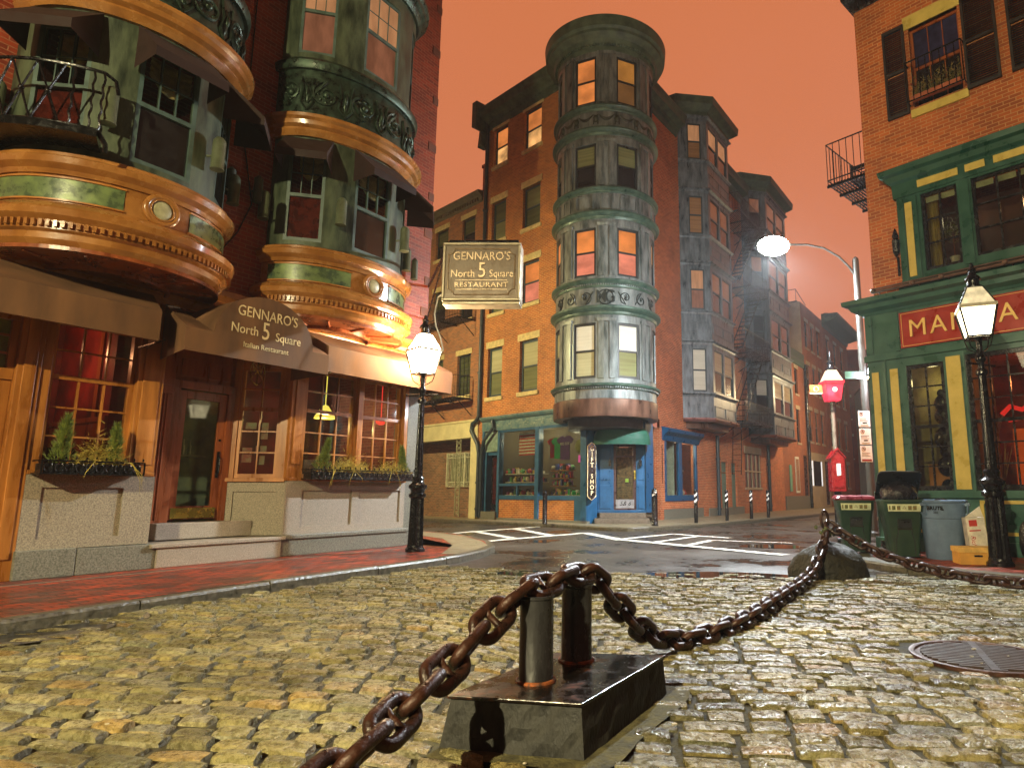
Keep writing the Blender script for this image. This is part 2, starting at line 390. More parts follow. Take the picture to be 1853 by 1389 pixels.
P_DKRED = mat('pane_dark_red', (.05, .008, .005), .06, var=.6, rvar=.03, bump=.015, bscale=3, coat=.3)
P_BLGRN = mat('pane_blind_green', (.15, .165, .075), .12, var=.2, rvar=.05, scale=1.2, bump=.35, bscale=9, bd=.004, stretch=(.4, .4, 9), coat=.4)
P_BLGRN2 = mat('pane_blind_dark_green', (.07, .085, .035), .1, var=.3, rvar=.05, scale=1.2, bump=.35, bscale=9, bd=.004, stretch=(.4, .4, 9), coat=.4)
P_BLCR = mat('pane_blind_cream', (.42, .42, .26), .15, var=.12, rvar=.05, scale=1.2, bump=.35, bscale=9, bd=.004, stretch=(.4, .4, 9), coat=.4)
P_BLWH = mat('pane_blind_white', (.62, .63, .55), .15, var=.08, rvar=.05, scale=1.2, bump=.35, bscale=9, bd=.004, stretch=(.4, .4, 9), coat=.4)
P_BLTAN = mat('pane_blind_tan', (.30, .17, .08), .15, var=.15, rvar=.05, scale=1.2, bump=.35, bscale=9, bd=.004, stretch=(.4, .4, 9), coat=.4)
P_ORG = emit('pane_lit_orange', (.85, .26, .06), .8, .5, 1.1, (1, 1, 1.6))
P_ORGB = emit('pane_lit_bright', (1., .50, .16), 1.0, .65, 1.7, (1, 1, 1.3))
P_PINK = emit('pane_lit_pink', (.75, .22, .13), .85, .5, 1.3, (1, 1, 1.6))
P_AMB = emit('pane_lit_amber', (.42, .17, .03), .8, .35, 2)
P_AMBD = emit('pane_lit_dim', (.16, .07, .02), .8, .4, 2)
P_CURT = emit('pane_lit_shade', (.46, .21, .09), .8, .35, 2.5, (2.5, 2.5, .6))
P_CURTD = emit('pane_lit_shade_dim', (.24, .09, .045), .75, .5, 3, (2, 2, .6))

def window(F, x0, x1, z0, z1, parent, fm, up, lo, rec=.14, cols=1, ru=1, rl=1, fw=.05, mid=.5, name='window', label=None, mw=.018, dep=.07):
    f = MB(F); y0 = rec; y1 = rec+dep
    f.box(x0, x0+fw, y0, y1, z0, z1); f.box(x1-fw, x1, y0, y1, z0, z1); f.box(x0+fw, x1-fw, y0, y1, z0, z0+fw*1.3); f.box(x0+fw, x1-fw, y0, y1, z1-fw, z1)
    zm = z0+(z1-z0)*mid
    if lo is not None: f.box(x0+fw, x1-fw, y0, y1, zm-.035, zm+.03)
    a, b = x0+fw, x1-fw
    def grid(za, zb, c, r):
        for i in range(1, c):
            x = a+(b-a)*i/c; f.box(x-mw/2, x+mw/2, y0+.012, y1-.003, za, zb)
        for j in range(1, r):
            z = za+(zb-za)*j/r; f.box(a, b, y0+.016, y1-.006, z-mw/2, z+mw/2)
    if lo is not None:
        grid(zm+.025, z1-fw, cols if ru else 1, max(ru, 1)); grid(z0+fw*1.3, zm-.025, cols if rl else 1, max(rl, 1))
    else: grid(z0+fw*1.3, z1-fw, cols, ru)
    o = f.build(name, fm, parent, label=label)
    if lo is None:
        MB(F).box(a, b, y0+.035, y0+.045, z0+fw*1.3, z1-fw).build('pane', up, o)
    else:
        MB(F).box(a, b, y0+.030, y0+.036, zm+.025, z1-fw).build('pane', up, o)
        MB(F).box(a, b, y0+.042, y0+.048, z0+fw*1.3, zm-.025).build('pane', lo, o)
    return o
# ================================================================ GROUND
def asphalt():
    m, t, p = nodes('wet_asphalt'); tc = N(t, 'TexCoord'); v = tc.outputs['Object']
    n1 = N(t, 'TexNoise', Scale=.55, Detail=6., Roughness=.65); t.links.new(v, n1.inputs['Vector'])
    n2 = N(t, 'TexNoise', Scale=70., Detail=4.); t.links.new(v, n2.inputs['Vector'])
    n3 = N(t, 'TexVoronoi', Scale=90.); t.links.new(v, n3.inputs['Vector'])
    a = ramp(t, n1.outputs['Fac'], [(.38, (.014, .013, .012)), (.5, (.040, .035, .029)), (.68, (.068, .058, .047))])
    b = ramp(t, n2.outputs['Fac'], [(.3, (.5, .5, .5)), (.7, (1.5, 1.5, 1.5))])
    mx = N(t, 'MixRGB', blend_type='MULTIPLY'); mx.inputs[0].default_value = 1; t.links.new(a, mx.inputs[1]); t.links.new(b, mx.inputs[2]); t.links.new(mx.outputs[0], p.inputs['Base Color'])
    r = ramp(t, n1.outputs['Fac'], [(.40, (.10,)*3), (.47, (.34,)*3), (.7, (.55,)*3)]); t.links.new(r, p.inputs['Roughness'])
    wv = N(t, 'Math', operation='MULTIPLY'); rb = ramp(t, n1.outputs['Fac'], [(.38, (.05,)*3), (.5, (1,)*3)]); t.links.new(rb, wv.inputs[0]); t.links.new(n3.outputs['Distance'], wv.inputs[1])
    bp = N(t, 'Bump', Strength=.6, Distance=.006); t.links.new(wv.outputs[0], bp.inputs['Height']); t.links.new(bp.outputs[0], p.inputs['Normal'])
    return m
ASPH = asphalt()
def cobmat():
    m, t, p = nodes('cobble_stone'); g = N(t, 'NewGeometry'); tc = N(t, 'TexCoord'); v = tc.outputs['Object']
    base = ramp(t, g.outputs['Random Per Island'], [(0, (.095, .085, .045)), (.25, (.18, .16, .08)), (.45, (.24, .195, .085)), (.6, (.14, .14, .09)), (.74, (.30, .26, .15)), (.88, (.165, .16, .13)), (.96, (.28, .19, .07)), (1, (.21, .20, .15))])
    n1 = N(t, 'TexNoise', Scale=22., Detail=7., Roughness=.7); t.links.new(v, n1.inputs['Vector'])
    n4 = N(t, 'TexNoise', Scale=.9, Detail=4.); t.links.new(v, n4.inputs['Vector'])
    b = ramp(t, n1.outputs['Fac'], [(.28, (.32, .30, .22)), (.5, (1, 1, .93)), (.74, (1.7, 1.65, 1.45))])
    mx = N(t, 'MixRGB', blend_type='MULTIPLY'); mx.inputs[0].default_value = 1; t.links.new(base, mx.inputs[1]); t.links.new(b, mx.inputs[2])
    c = ramp(t, n4.outputs['Fac'], [(.36, (.55, .53, .40)), (.5, (.95, .94, .85)), (.64, (1.3, 1.3, 1.2))])
    mx2 = N(t, 'MixRGB', blend_type='MULTIPLY'); mx2.inputs[0].default_value = 1; t.links.new(mx.outputs[0], mx2.inputs[1]); t.links.new(c, mx2.inputs[2]); t.links.new(mx2.outputs[0], p.inputs['Base Color'])
    r = ramp(t, n1.outputs['Fac'], [(.35, (.16,)*3), (.65, (.42,)*3)]); t.links.new(r, p.inputs['Roughness'])
    n3 = N(t, 'TexNoise', Scale=110., Detail=5.); t.links.new(v, n3.inputs['Vector'])
    n5 = N(t, 'TexNoise', Scale=22., Detail=4.); t.links.new(v, n5.inputs['Vector'])
    ad = N(t, 'Math', operation='MULTIPLY_ADD'); ad.inputs[1].default_value = 2.2; t.links.new(n5.outputs['Fac'], ad.inputs[0]); t.links.new(n3.outputs['Fac'], ad.inputs[2])
    bp = N(t, 'Bump', Strength=.9, Distance=.014); t.links.new(ad.outputs[0], bp.inputs['Height']); t.links.new(bp.outputs[0], p.inputs['Normal'])
    return m
COB = cobmat()
MORT = mat('mossy_joint_sand', (.012, .011, .005), .9, scale=9, col2=(.055, .046, .015), rvar=.08, bump=.9, bscale=50, bd=.02)
WATER = mat('puddle_water', (.012, .012, .01), .04, rvar=.02, var=.3, bump=0)
g = MB(); g.add([(-150, -60, 0), (150, -60, 0), (150, 260, 0), (-150, 260, 0)], [(0, 1, 2, 3)])
struct(g.build('asphalt_road', ASPH))
# joint bed under the setts
KERB = [(-8.6, -.9), (-7.6, 1.2), (-6.45, 3.6), (-5.31, 6.0), (-4.40, 8.13), (-3.03, 10.95), (-2.55, 12.0), (-2.30, 13.1), (-2.29, 14.2), (-2.59, 15.5), (-3.31, 17.2), (-4.22, 18.6), (-5.12, 19.4), (-9, 21.8), (-18, 27)]
cobpoly = [(-8.4, -.5), (9, -.5), (9, 7.2), (5.62, 8.96), (4.46, 10.2), (3.1, 9.75), (1.6, 10.15), (.2, 10.4), (-1.2, 10.7), (-2.6, 11.35), (-3.03, 10.95), (-4.4, 8.13), (-5.31, 6.0), (-6.45, 3.6), (-7.6, 1.2)]
def inside(x, y, poly):
    c = False; n = len(poly)
    for i in range(n):
        x1, y1 = poly[i]; x2, y2 = poly[i-1]
        if (y1 > y) != (y2 > y) and x < (x2-x1)*(y-y1)/(y2-y1)+x1: c = not c
    return c
mb = MB(); mb.slab(cobpoly, -.05, .006); struct(mb.build('cobble_joint_bed', MORT))
BLK = [(-.78, 3.46), (-.06, 3.27), (.40, 4.24), (-.31, 4.45)]
MHC = (2.88, 5.17); MHR = .50
def warp(s, t):
    if s > -.4: y = t-.13*s
    else: q = -s-.4; y = t+.052+.42*q-.055*q*q+.05*math.sin(q*1.7)
    return s+.06*math.sin(t*1.3), y+.05*math.sin(s*2.1+t)
rng = random.Random(11)
mb = MB(); t_ = -2.5; cnt = 0
U = [-1, -.93, -.5, 0, .5, .93, 1]
while t_ < 13:
    rowh = rng.uniform(.125, .175) if True else .15
    s_ = -9+rng.random()*.3
    while s_ < 9.2:
        wd = rng.uniform(.20, .38); sc_, tc_ = s_+wd/2, t_+rowh/2
        cx, cy = warp(sc_, tc_); s0 = s_; s_ += wd
        if cy < 1.9 or abs(cx) > 1.0*cy+1.2 or not inside(cx, cy, cobpoly): continue
        if math.hypot(cx-MHC[0], cy-MHC[1]) < MHR+.06: continue
        if inside(cx, cy, [(-.84, 3.38), (-.03, 3.2), (.46, 4.26), (-.34, 4.45)]): continue
        if math.hypot(cx-3.4, cy-10.05) < .6: continue
        hx = wd/2-.006-rng.random()*.012; hy = rowh/2-.006-rng.random()*.009; h0 = .042+rng.uniform(-.015, .012); tx = rng.uniform(-.05, .05); ty = rng.uniform(-.10, .10)
        a1 = rng.uniform(-.06, .06); k = [rng.uniform(.85, 1.08) for _ in range(4)]
        near = cy < 6.5
        UU = U if near else [-1, -.88, 0, .88, 1]; n = len(UU); vv = []
        for v in UU:
            for u in UU:
                q = (1-abs(u)**14)*(1-abs(v)**10); r = 1-.07*(abs(u)**6)*(abs(v)**6)
                kk = (k[0] if u < 0 else k[1]); kj = (k[2] if v < 0 else k[3])
                x = u*hx*r*(kj*.5+.5); y = v*hy*r*(kk*.6+.4)
                p = warp(sc_+x*math.cos(a1)-y*math.sin(a1), tc_+x*math.sin(a1)+y*math.cos(a1))
                z = -.006+(h0+tx*u*hx+ty*v*hy+rng.uniform(-.0022, .0022))*(q**.36) if q > 0 else -.012
                vv.append((p[0], p[1], z))
        mb.add(vv, [(j*n+i, j*n+i+1, (j+1)*n+i+1, (j+1)*n+i) for j in range(n-1) for i in range(n-1)]); cnt += 1
    t_ += rowh
struct(mb.build('cobblestone_paving', COB, smooth=60))
mb = MB(); rg = random.Random(21)
for k in range(260):
    y = rg.uniform(2.6, 9.5); x = rg.uniform(-.8, .9)*y
    if not inside(x, y, cobpoly) or inside(x, y, [(-.9, 3.3), (0, 3.1), (.55, 4.3), (-.4, 4.6)]): continue
    s = rg.uniform(.006, .02); a = rg.uniform(0, 6.28); pts = [(x+s*rg.uniform(.6, 1.3)*math.cos(a+j*1.5), y+s*rg.uniform(.4, .9)*math.sin(a+j*1.5)) for j in range(4)]
    mb.slab(pts, .038, .043+s*.25)
o = mb.build('litter_and_grit', mat('grit_pale', (.10, .08, .04), .6, scale=30, col2=(.5, .45, .35))); o['kind'] = 'stuff'
# puddles lying on the edge of the setts
def blob(pts, z, name, mt):
    n = len(pts); o = []
    for i in range(n):
        p0, p1, p2, p3 = pts[i-1], pts[i], pts[(i+1) % n], pts[(i+2) % n]
        for k in range(5):
            u = k/5; f = [(-u+2*u*u-u**3)/2, (2-5*u*u+3*u**3)/2, (u+4*u*u-3*u**3)/2, (u**3-u*u)/2]
            o.append(tuple(f[0]*p0[c]+f[1]*p1[c]+f[2]*p2[c]+f[3]*p3[c] for c in (0, 1)))
    m_ = MB(); m_.add([(x, y, z) for x, y in o], [tuple(range(len(o)))]); return struct(m_.build(name, mt))
blob([(.5, 9.95), (1.1, 9.72), (1.9, 9.68), (2.6, 9.4), (2.95, 9.7), (2.6, 10.15), (1.7, 10.42), (.8, 10.3)], .030, 'puddle', WATER)
blob([(-1.6, 10.15), (-.9, 9.9), (-.2, 10.0), (.1, 10.25), (-.5, 10.5), (-1.4, 10.6)], .030, 'puddle', WATER)
blob([(-5.4, 4.9), (-5.0, 5.2), (-4.5, 5.9), (-4.6, 6.4), (-5.0, 6.3), (-5.5, 5.4)], .034, 'puddle', WATER)
blob([(3.2, 15.3), (4.3, 14.9), (4.6, 15.8), (3.6, 16.1)], .005, 'puddle', WATER)
# mortar apron round the anchor stone
blob([(-.90, 3.34), (-.45, 3.2), (0, 3.12), (.22, 3.55), (.52, 4.15), (.46, 4.38), (0, 4.45), (-.4, 4.45), (-.66, 4.0)], .032, 'mortar_apron', mat('apron_mortar', (.03, .027, .010), .9, scale=12, col2=(.10, .088, .030), rvar=.08, bump=.7, bscale=40))
# left pavement
def kerb(path, name, inner=.17, h=.13, seg=1.9):
    m_ = MB(); acc = []
    # resample
    L = [0]
    for a, b in zip(path, path[1:]): L.append(L[-1]+math.hypot(b[0]-a[0], b[1]-a[1]))
    def at(d):
        for i in range(len(path)-1):
            if d <= L[i+1]+1e-9:
                u = (d-L[i])/(L[i+1]-L[i]); return (path[i][0]*(1-u)+path[i+1][0]*u, path[i][1]*(1-u)+path[i+1][1]*u)
        return path[-1]
    d = 0
    while d < L[-1]-.2:
        e = min(L[-1], d+seg*random.uniform(.8, 1.2)); n = max(2, int((e-d)/.18)); z = h+random.uniform(-.006, .008)
        pts = [at(d+.008+(e-d-.016)*i/n) for i in range(n+1)]
        m_.sweep(pts, [(0, -.05), (.0, z-.03), (-.02, z), (-inner, z), (-inner, -.05)]); d = e
    return struct(m_.build(name, CURBM))
kerb(KERB, 'kerb')
inn = []
for i, (x, y) in enumerate(KERB):
    a = KERB[max(0, i-1)]; b = KERB[min(len(KERB)-1, i+1)]; dx, dy = b[0]-a[0], b[1]-a[1]; l = math.hypot(dx, dy); inn.append((x-dy/l*.165, y+dx/l*.165))
FL = frame(-7.59, 8.61, .509, .861)
def W(F, x, y=0): p = F @ Vector((x, y, 0)); return (p.x, p.y)
mb = MB(FL); inl = [tuple((FL.inverted() @ Vector((x, y, 0)))[:2]) for x, y in inn]
mb.slab(inl+[(14, 12), (7, 3), (-9, 3)], -.05, .13)
struct(mb.build('brick_sidewalk', PAV))
mb = MB(FL); mb.slab([(-5, -.62), (6.6, -.62), (6.6, -.56), (-5, -.56)], .131, .134); struct(mb.build('paving_strip', GRAND))
CON = mat('concrete_pavement', (.16, .14, .09), .45, scale=3, col2=(.25, .21, .13), bump=.2, rvar=.2)
mb = MB(); mb.slab([(-2.95, 12.2), (-2.5, 12.25), (-2.45, 14.2), (-2.8, 15.4), (-3.5, 17.0), (-4.4, 18.3), (-5.3, 19.1), (-9, 21.3), (-9.4, 20.8), (-5.4, 18.2), (-3.9, 16.2), (-3.2, 14.2)], .131, .136); struct(mb.build('concrete_corner', CON))
# pavement round the corner building
CK = [(-26, 45), (-10.3, 31.4), (-7.6, 28.7), (-3.7, 25.29), (-2.0, 23.9), (-.6, 22.4), (.2, 21.6), (.9, 21.2), (1.6, 21.5), (2.4, 22.5), (3.39, 23.72), (5.63, 26.8), (10.52, 33.2), (22, 50), (60, 108)]
kerb(CK[::1], 'kerb', seg=2.4)
inn = []
for i, (x, y) in enumerate(CK):
    a = CK[max(0, i-1)]; b = CK[min(len(CK)-1, i+1)]; dx, dy = b[0]-a[0], b[1]-a[1]; l = math.hypot(dx, dy); inn.append((x-dy/l*.165, y+dx/l*.165))
mb = MB(); mb.slab(inn+[(58, 112), (-30, 112)], -.05, .13); struct(mb.build('pavement', CON))
# pavement in front of the right building
RK = [(40, 65), (20, 36), (9.3, 19.5), (6.4, 15.2), (5.3, 13.4), (4.6, 12.2), (4.38, 11.3), (4.55, 10.55), (5.1, 9.8), (5.69, 9.06), (9.5, 4.2), (14, -2)]
RK = [(4.38+(x-4.38), y) for x, y in RK]
kerb(RK, 'kerb', inner=.30, h=.12)
inn = []
for i, (x, y) in enumerate(RK):
    a = RK[max(0, i-1)]; b = RK[min(len(RK)-1, i+1)]; dx, dy = b[0]-a[0], b[1]-a[1]; l = math.hypot(dx, dy); inn.append((x-dy/l*.295, y+dx/l*.295))
mb = MB(); mb.slab(inn+[(24, -2), (60, 40)], -.05, .12); struct(mb.build('brick_sidewalk', PAV))
# crossing lines
mb = MB()
def stripe(a, b, wd, z=.004):
    dx, dy = b[0]-a[0], b[1]-a[1]; l = math.hypot(dx, dy); n = max(2, int(l/.25)); ox, oy = -dy/l*wd/2, dx/l*wd/2; L1 = []; R1 = []
    for i in range(n+1):
        u = i/n; j1, j2 = random.uniform(.9, 1.06), random.uniform(.9, 1.06); x, y = a[0]+dx*u, a[1]+dy*u
        L1.append((x+ox*j1, y+oy*j1, z)); R1.append((x-ox*j2, y-oy*j2, z))
    mb.add(R1+L1, [(i, i+1, n+1+i+1, n+1+i) for i in range(n)])
for k, (a, b, wd) in enumerate([((-5.17, 19.5), (-2.28, 24.3), .30), ((-5.1, 19.4), (-3.1, 16.99), .30), ((-3.1, 16.99), (-.53, 20.51), .28), ((-4.2, 21.5), (-2.46, 18.2), .30), ((-3.05, 22.9), (-1.51, 19.4), .30),
        ((-.53, 20.51), (.5, 17.5), .34), ((.46, 17.75), (2.14, 19.99), .22), ((2.14, 19.9), (3.5, 18.2), .26), ((1.36, 16.78), (2.69, 18.85), .2), ((2.1, 15.9), (2.9, 17.4), .22), ((2.9, 17.3), (4.68, 16.4), .2), ((.46, 17.59), (3.65, 13.3), .32)]):
    stripe(a, b, wd, .004+.0012*k)
struct(mb.build('crossing_lines', WHLINE))

# ================================================================ CORNER BUILDING
AX, AY = .066, 23.26
FCL = frame(AX, AY, .736, -.677)      # x = -u along the left front
FCR = frame(AX, AY, .534, .845)       # street side
TC = (.12, 24.0); TR = 1.9
cb = thing('corner_building', 'tall brick corner building with round copper turret above the blue gift shop', 'building', (AX, AY+1, 0))
BOT = 4.05
# left front
zs_ = [(5.3, 7.47), (9.05, 10.9), (12.42, 14.3), (16.08, 17.95)]
holes = []
for (a, b) in zs_: holes += [(-6.95, -5.95, a, b), (-4.79, -3.66, a, b)]
mb = MB(FCL); mb.wall(-7.45, -.6, 4.3, 18.9, holes, d=.28)
mb.add([(-7.45, 0, 4.3), (-7.45, 9, 4.3), (-7.45, 9, 19.2), (-7.45, 0, 19.2)], [(3, 2, 1, 0)])
mb.box(-7.45, -7.05, 0.0, .4, .2, 4.3)
mb.build('wall', BR_C, cb)
pan = {0: [(P_BLGRN, P_BLGRN2), (P_BLCR, P_BLGRN)], 1: [(P_BLGRN, P_BLGRN), (P_ORG, P_PINK)], 2: [(P_BLGRN2, P_BLGRN), (P_BLGRN, P_BLGRN2)], 3: [(P_ORG, P_ORGB), (P_ORG, P_ORGB)]}
pan[0] = [(P_BLCR, P_BLGRN), (P_BLCR, P_BLGRN)]
for i, (a, b) in enumerate(zs_):
    for j, (xa, xb) in enumerate([(-6.95, -5.95), (-4.79, -3.66)]):
        window(FCL, xa, xb, a, b, cb, WFB, pan[i][j][0], pan[i][j][1], rec=.13, fw=.09)
        m_ = MB(FCL); m_.box(xa-.12, xb+.12, -.03, .10, b, b+.30); m_.build('lintel', LINT, cb, bevel=.01)
        m_ = MB(FCL); m_.box(xa-.1, xb+.1, -.07, .13, a-.17, a); m_.build('sill', LINT, cb, bevel=.01)
# street side wall
CRW = 21.4
b2z = [(5.4, 7.5), (9.0, 10.9), (12.6, 14.4), (16.3, 18.0)]
hcr = [(12.35, 13.15, .35, 2.75), (11.0, 11.85, .35, 2.75), (14.35, 17.0, 1.5, 3.35)]
for a, b in b2z: hcr += [(12.1, 13.1, a, b)]
mb = MB(FCR); mb.wall(4.35, CRW, .13, 18.9, hcr+[(4.75, 8.05, 1.0, 3.4)], d=.3)
mb.wall(0.9, 4.35, BOT+.2, 18.9, []); mb.box(4.34, 4.60, -.02, .3, .131, 3.9)
mb.add([(CRW, 0, .13), (CRW, 8, .13), (CRW, 8, 19), (CRW, 0, 19)], [(0, 1, 2, 3)])
mb.build('wall', BR_CR, cb)
for a, b in b2z: window(FCR, 12.1, 13.1, a, b, cb, WFB, P_DARK, P_DARK, rec=.12, fw=.08)
m_ = MB(FCR); m_.box(4.62, 8.6, -.05, 0, .13, .55); m_.box(9.3, 14, -.04, 0, .13, .5); m_.build('stone_base', GRAND, cb)
for (a, b) in [(12.35, 13.15), (11.0, 11.85)]:
    m_ = MB(FCR); m_.box(a, b, .12, .18, .35, 2.2); m_.box(a, b, .12, .16, 2.25, 2.75)
    for q in range(2): m_.box(a+.12, b-.12, .105, .12, .5+q*.85, 1.2+q*.85)
    m_.build('door', mat('pale_green_door', (.12, .22, .17), .5), cb)
m_ = MB(FCR); m_.box(14.35, 17.0, .10, .14, 1.5, 3.35)
m_.build('window', P_DARK, cb)
m_ = MB(FCR)
for k in range(5): m_.box(14.35+k*.6625-.03, 14.35+k*.6625+.03, .04, .1, 1.5, 3.35)
m_.box(14.3, 17.05, -.05, .1, 3.35, 3.75); m_.box(14.3, 17.05, -.06, .1, 1.38, 1.5); m_.box(14.3, 17.05, -.01, .1, 2.35, 2.42); m_.build('window_frame', RENDC, cb)
# roofs and cornice of both fronts
cprof = [(0, 18.05), (.06, 18.1), (.08, 18.3), (.18, 18.35), (.22, 18.45), (.50, 18.55), (.52, 18.75), (.60, 18.92), (.60, 18.98), (-.3, 18.98), (-.3, 18.05)]
m_ = MB(FCL); m_.sweep([(-7.4, 0), (-.9, 0)], cprof)
for k in range(26): m_.box(-7.3+k*.25, -7.18+k*.25, -.17, 0, 18.31, 18.43)
m_.build('cornice', CORN, cb)
m_ = MB(FCL); m_.prism([(-7.75, 18.1), (-7.4, 17.9), (-7.4, 19.35), (-7.75, 19.35)], -.75, .3); m_.box(-7.72, -7.42, -.4, 0, 17.2, 18.1, taper=.05); m_.build('cornice_end_bracket', CORN, cb, bevel=.03)
m_ = MB(FCR); m_.sweep([(.9, 0), (6.5, 0)], cprof); m_.sweep([(11.2, 0), (15.2, 0)], cprof); m_.sweep([(20.6, 0), (CRW, 0)], cprof); m_.build('cornice', CORN, cb)
m_ = MB(); q = [W(FCL, -7.4, .1), W(FCL, -.5, .1), W(FCR, .9, .1), W(FCR, CRW, .1), W(FCR, CRW, 8), W(FCL, -7.4, 9)]
m_.slab(q, 18.9, 19.1); m_.build('roof', ROOFM, cb)
# ---- turret
tur = {}
def arc(a0, a1, r=TR, n=None):
    n = n or max(2, int((a1-a0)/5)); return [(TC[0]+r*math.sin(R_(a0+(a1-a0)*i/n)), TC[1]-r*math.cos(R_(a0+(a1-a0)*i/n))) for i in range(n+1)]
A0, A1 = -125, 125
def tf(an, r=TR): return frame(TC[0]+r*math.sin(R_(an)), TC[1]-r*math.cos(R_(an)), math.cos(R_(an)), math.sin(R_(an)))
tz = [(5.16, 7.14), (8.86, 10.69), (12.29, 13.97), (15.60, 17.54)]
wang = [-76, -24, 26, 78]; HW = 13.2
zprev = 4.45
allm = MB(); gm = MB(); pil = MB()
bounds = [(4.95, 7.62), (8.55, 11.0), (12.05, 14.35), (15.45, 17.78)]
for (a, b), (c, d) in zip(tz, bounds):
    allm.sweep(arc(A0, A1), [(0, c), (0, a), (-.2, a), (-.2, c)]); allm.sweep(arc(A0, A1), [(0, b), (0, d), (-.2, d), (-.2, b)])
    edges = [A0]+[x for q in wang for x in (q-HW, q+HW)]+[A1]
    for i in range(0, len(edges), 2):
        allm.sweep(arc(edges[i], edges[i+1]), [(0, a), (0, b), (-.2, b), (-.2, a)])
        if 0 < i < len(edges)-2:
            mid = (edges[i]+edges[i+1])/2; wdg = (edges[i+1]-edges[i])/2
            for s1 in ((edges[i]+3, edges[i]+9), (edges[i+1]-9, edges[i+1]-3)):
                pil.sweep(arc(*s1), [(.0, a), (.045, a), (.045, b+.05), (0, b+.05)])
            pil.sweep(arc(edges[i]+1.5, edges[i+1]-1.5), [(0, b+.05), (.06, b+.05), (.08, b+.16), (0, b+.16)])
allm.build('turret_wall', COPB, cb, smooth=35); pil.build('turret_pilasters', COPB, cb, smooth=35)
tp = {0: [(P_BLCR, P_DARK), (P_BLWH, P_BLCR), (P_BLWH, P_BLGRN), (P_BLGRN, P_BLGRN2)], 1: [(P_ORG, P_AMBD), (P_ORG, P_PINK), (P_ORG, P_PINK), (P_AMB, P_DARK)],
      2: [(P_BLGRN, P_DARK), (P_BLGRN, P_DARK), (P_BLGRN, P_DARK), (P_DARK, P_DARK)], 3: [(P_BLGRN, P_DARK), (P_ORG, P_ORG), (P_AMB, P_AMBD), (P_DARK, P_DARK)]}
rch = TR*math.cos(R_(HW)); wx = TR*math.sin(R_(HW))
for i, (a, b) in enumerate(tz):
    for j, an in enumerate(wang):
        F = tf(an, rch); window(F, -wx, wx, a, b, cb, WFR, tp[i][j][0], tp[i][j][1], rec=.04, fw=.08)
def ring(prof, name, m__, a0=A0, a1=A1):
    q = MB(); q.sweep(arc(a0, a1, n=60), prof); return q.build(name, m__, cb, smooth=30)
ring([(-.3, 3.83), (.03, 3.83), (.05, 3.87), (.05, 4.42), (.02, 4.45), (-.3, 4.45)], 'turret_base_band', COPR)
ring([(-.3, 4.45), (0, 4.45), (0, 4.80), (-.3, 4.80)], 'turret_panel_band', COPB)
for zz, nm in [(4.78, 'm')]:
    ring([(-.3, zz), (.03, zz), (.05, zz+.06), (.14, zz+.1), (.16, zz+.17), (.10, zz+.2), (-.3, zz+.2)], 'turret_moulding', COPG)
q = MB()
for k in range(100):
    an = A0+k*2.5; F = tf(an, TR); q.F = F; q.box(-.02, .02, -.09, 0, 4.80, 4.86)
    q.box(-.02, .02, -.09, 0, 8.50, 8.56)
for k in range(-5, 6): q.F = tf(k*19+5, TR); q.box(-.008, .008, -.012, 0, 4.46, 4.78)
q.build('turret_dentils', COPB, cb)
def mould(z, h=.26, o=.17): ring([(-.25, z), (.02, z), (.05, z+h*.15), (.06, z+h*.35), (o*.8, z+h*.55), (o, z+h*.7), (o, z+h*.92), (o*.8, z+h), (-.25, z+h)], 'turret_moulding', COPG)
mould(7.42, .32, .2); mould(8.42, .30, .17); mould(11.0, .28, .2); mould(12.0, .2, .17); mould(14.28, .28, .2); mould(15.25, .22, .17)
ring([(-.3, 7.72), (.0, 7.72), (0, 8.44), (-.3, 8.44)], 'turret_frieze', COPB)
ring([(-.3, 11.27), (.0, 11.27), (0, 12.02), (-.3, 12.02)], 'turret_panel_band', COPB)
ring([(-.3, 14.55), (.0, 14.55), (0, 15.27), (-.3, 15.27)], 'turret_frieze', COPB)
q = MB()      # raised panel frames
for k in range(-4, 5):
    q.F = tf(k*25+1, TR-.012)
    ww = .34 if k % 2 else .2
    for zz in ((11.40, 11.92),):
        for b_ in ((-ww, ww, zz[0], zz[0]+.03), (-ww, ww, zz[1]-.03, zz[1]), (-ww, -ww+.03, zz[0]+.03, zz[1]-.03), (ww-.03, ww, zz[0]+.03, zz[1]-.03)): q.box(b_[0], b_[1], -.035, .05, b_[2], b_[3])
q.build('turret_panel_frames', COPB, cb)
def cylpt(an, z, o=.02): r = TR+o; return (TC[0]+r*math.sin(R_(an)), TC[1]-r*math.cos(R_(an)), z)
RELD = mat('relief_dark_copper', (.018, .026, .025), .4, metal=.3)
q = MB()
K = 180/(math.pi*TR)
def spiral(ca, cz, r0, turns, dirn, st, o=.02, th=.02, tail=None):
    pts = []; n = int(turns*18)
    for i in range(n+1):
        u = i/n; an = st+dirn*2*math.pi*turns*u; r = r0*(1-u*.78); pts.append(cylpt(ca+r*math.cos(an)*K, cz+r*math.sin(an), o))
    if tail: pts = [cylpt(ca+tx*K, cz+tz_, o) for tx, tz_ in tail]+pts
    q.tube(pts, th, 5)
for sd in (-1, 1):
    for k, ca in enumerate([22, 42, 62]):
        spiral(sd*ca, 8.07, .25, 1.2, sd*(1 if k % 2 else -1), math.pi/2*(1 if k % 2 else -1), tail=[(-sd*.28, -.2*(1 if k % 2 else -1)+.0)])
        q.ball(cylpt(sd*ca, 8.07, .0), .05, 8, 5)
q.tube([cylpt(8*math.cos(t), 8.07+.27*math.sin(t)) for t in [i*math.pi/12 for i in range(24)]], .02, 5, closed=True)
q.build('turret_scroll_relief', RELD, cb, smooth=50)
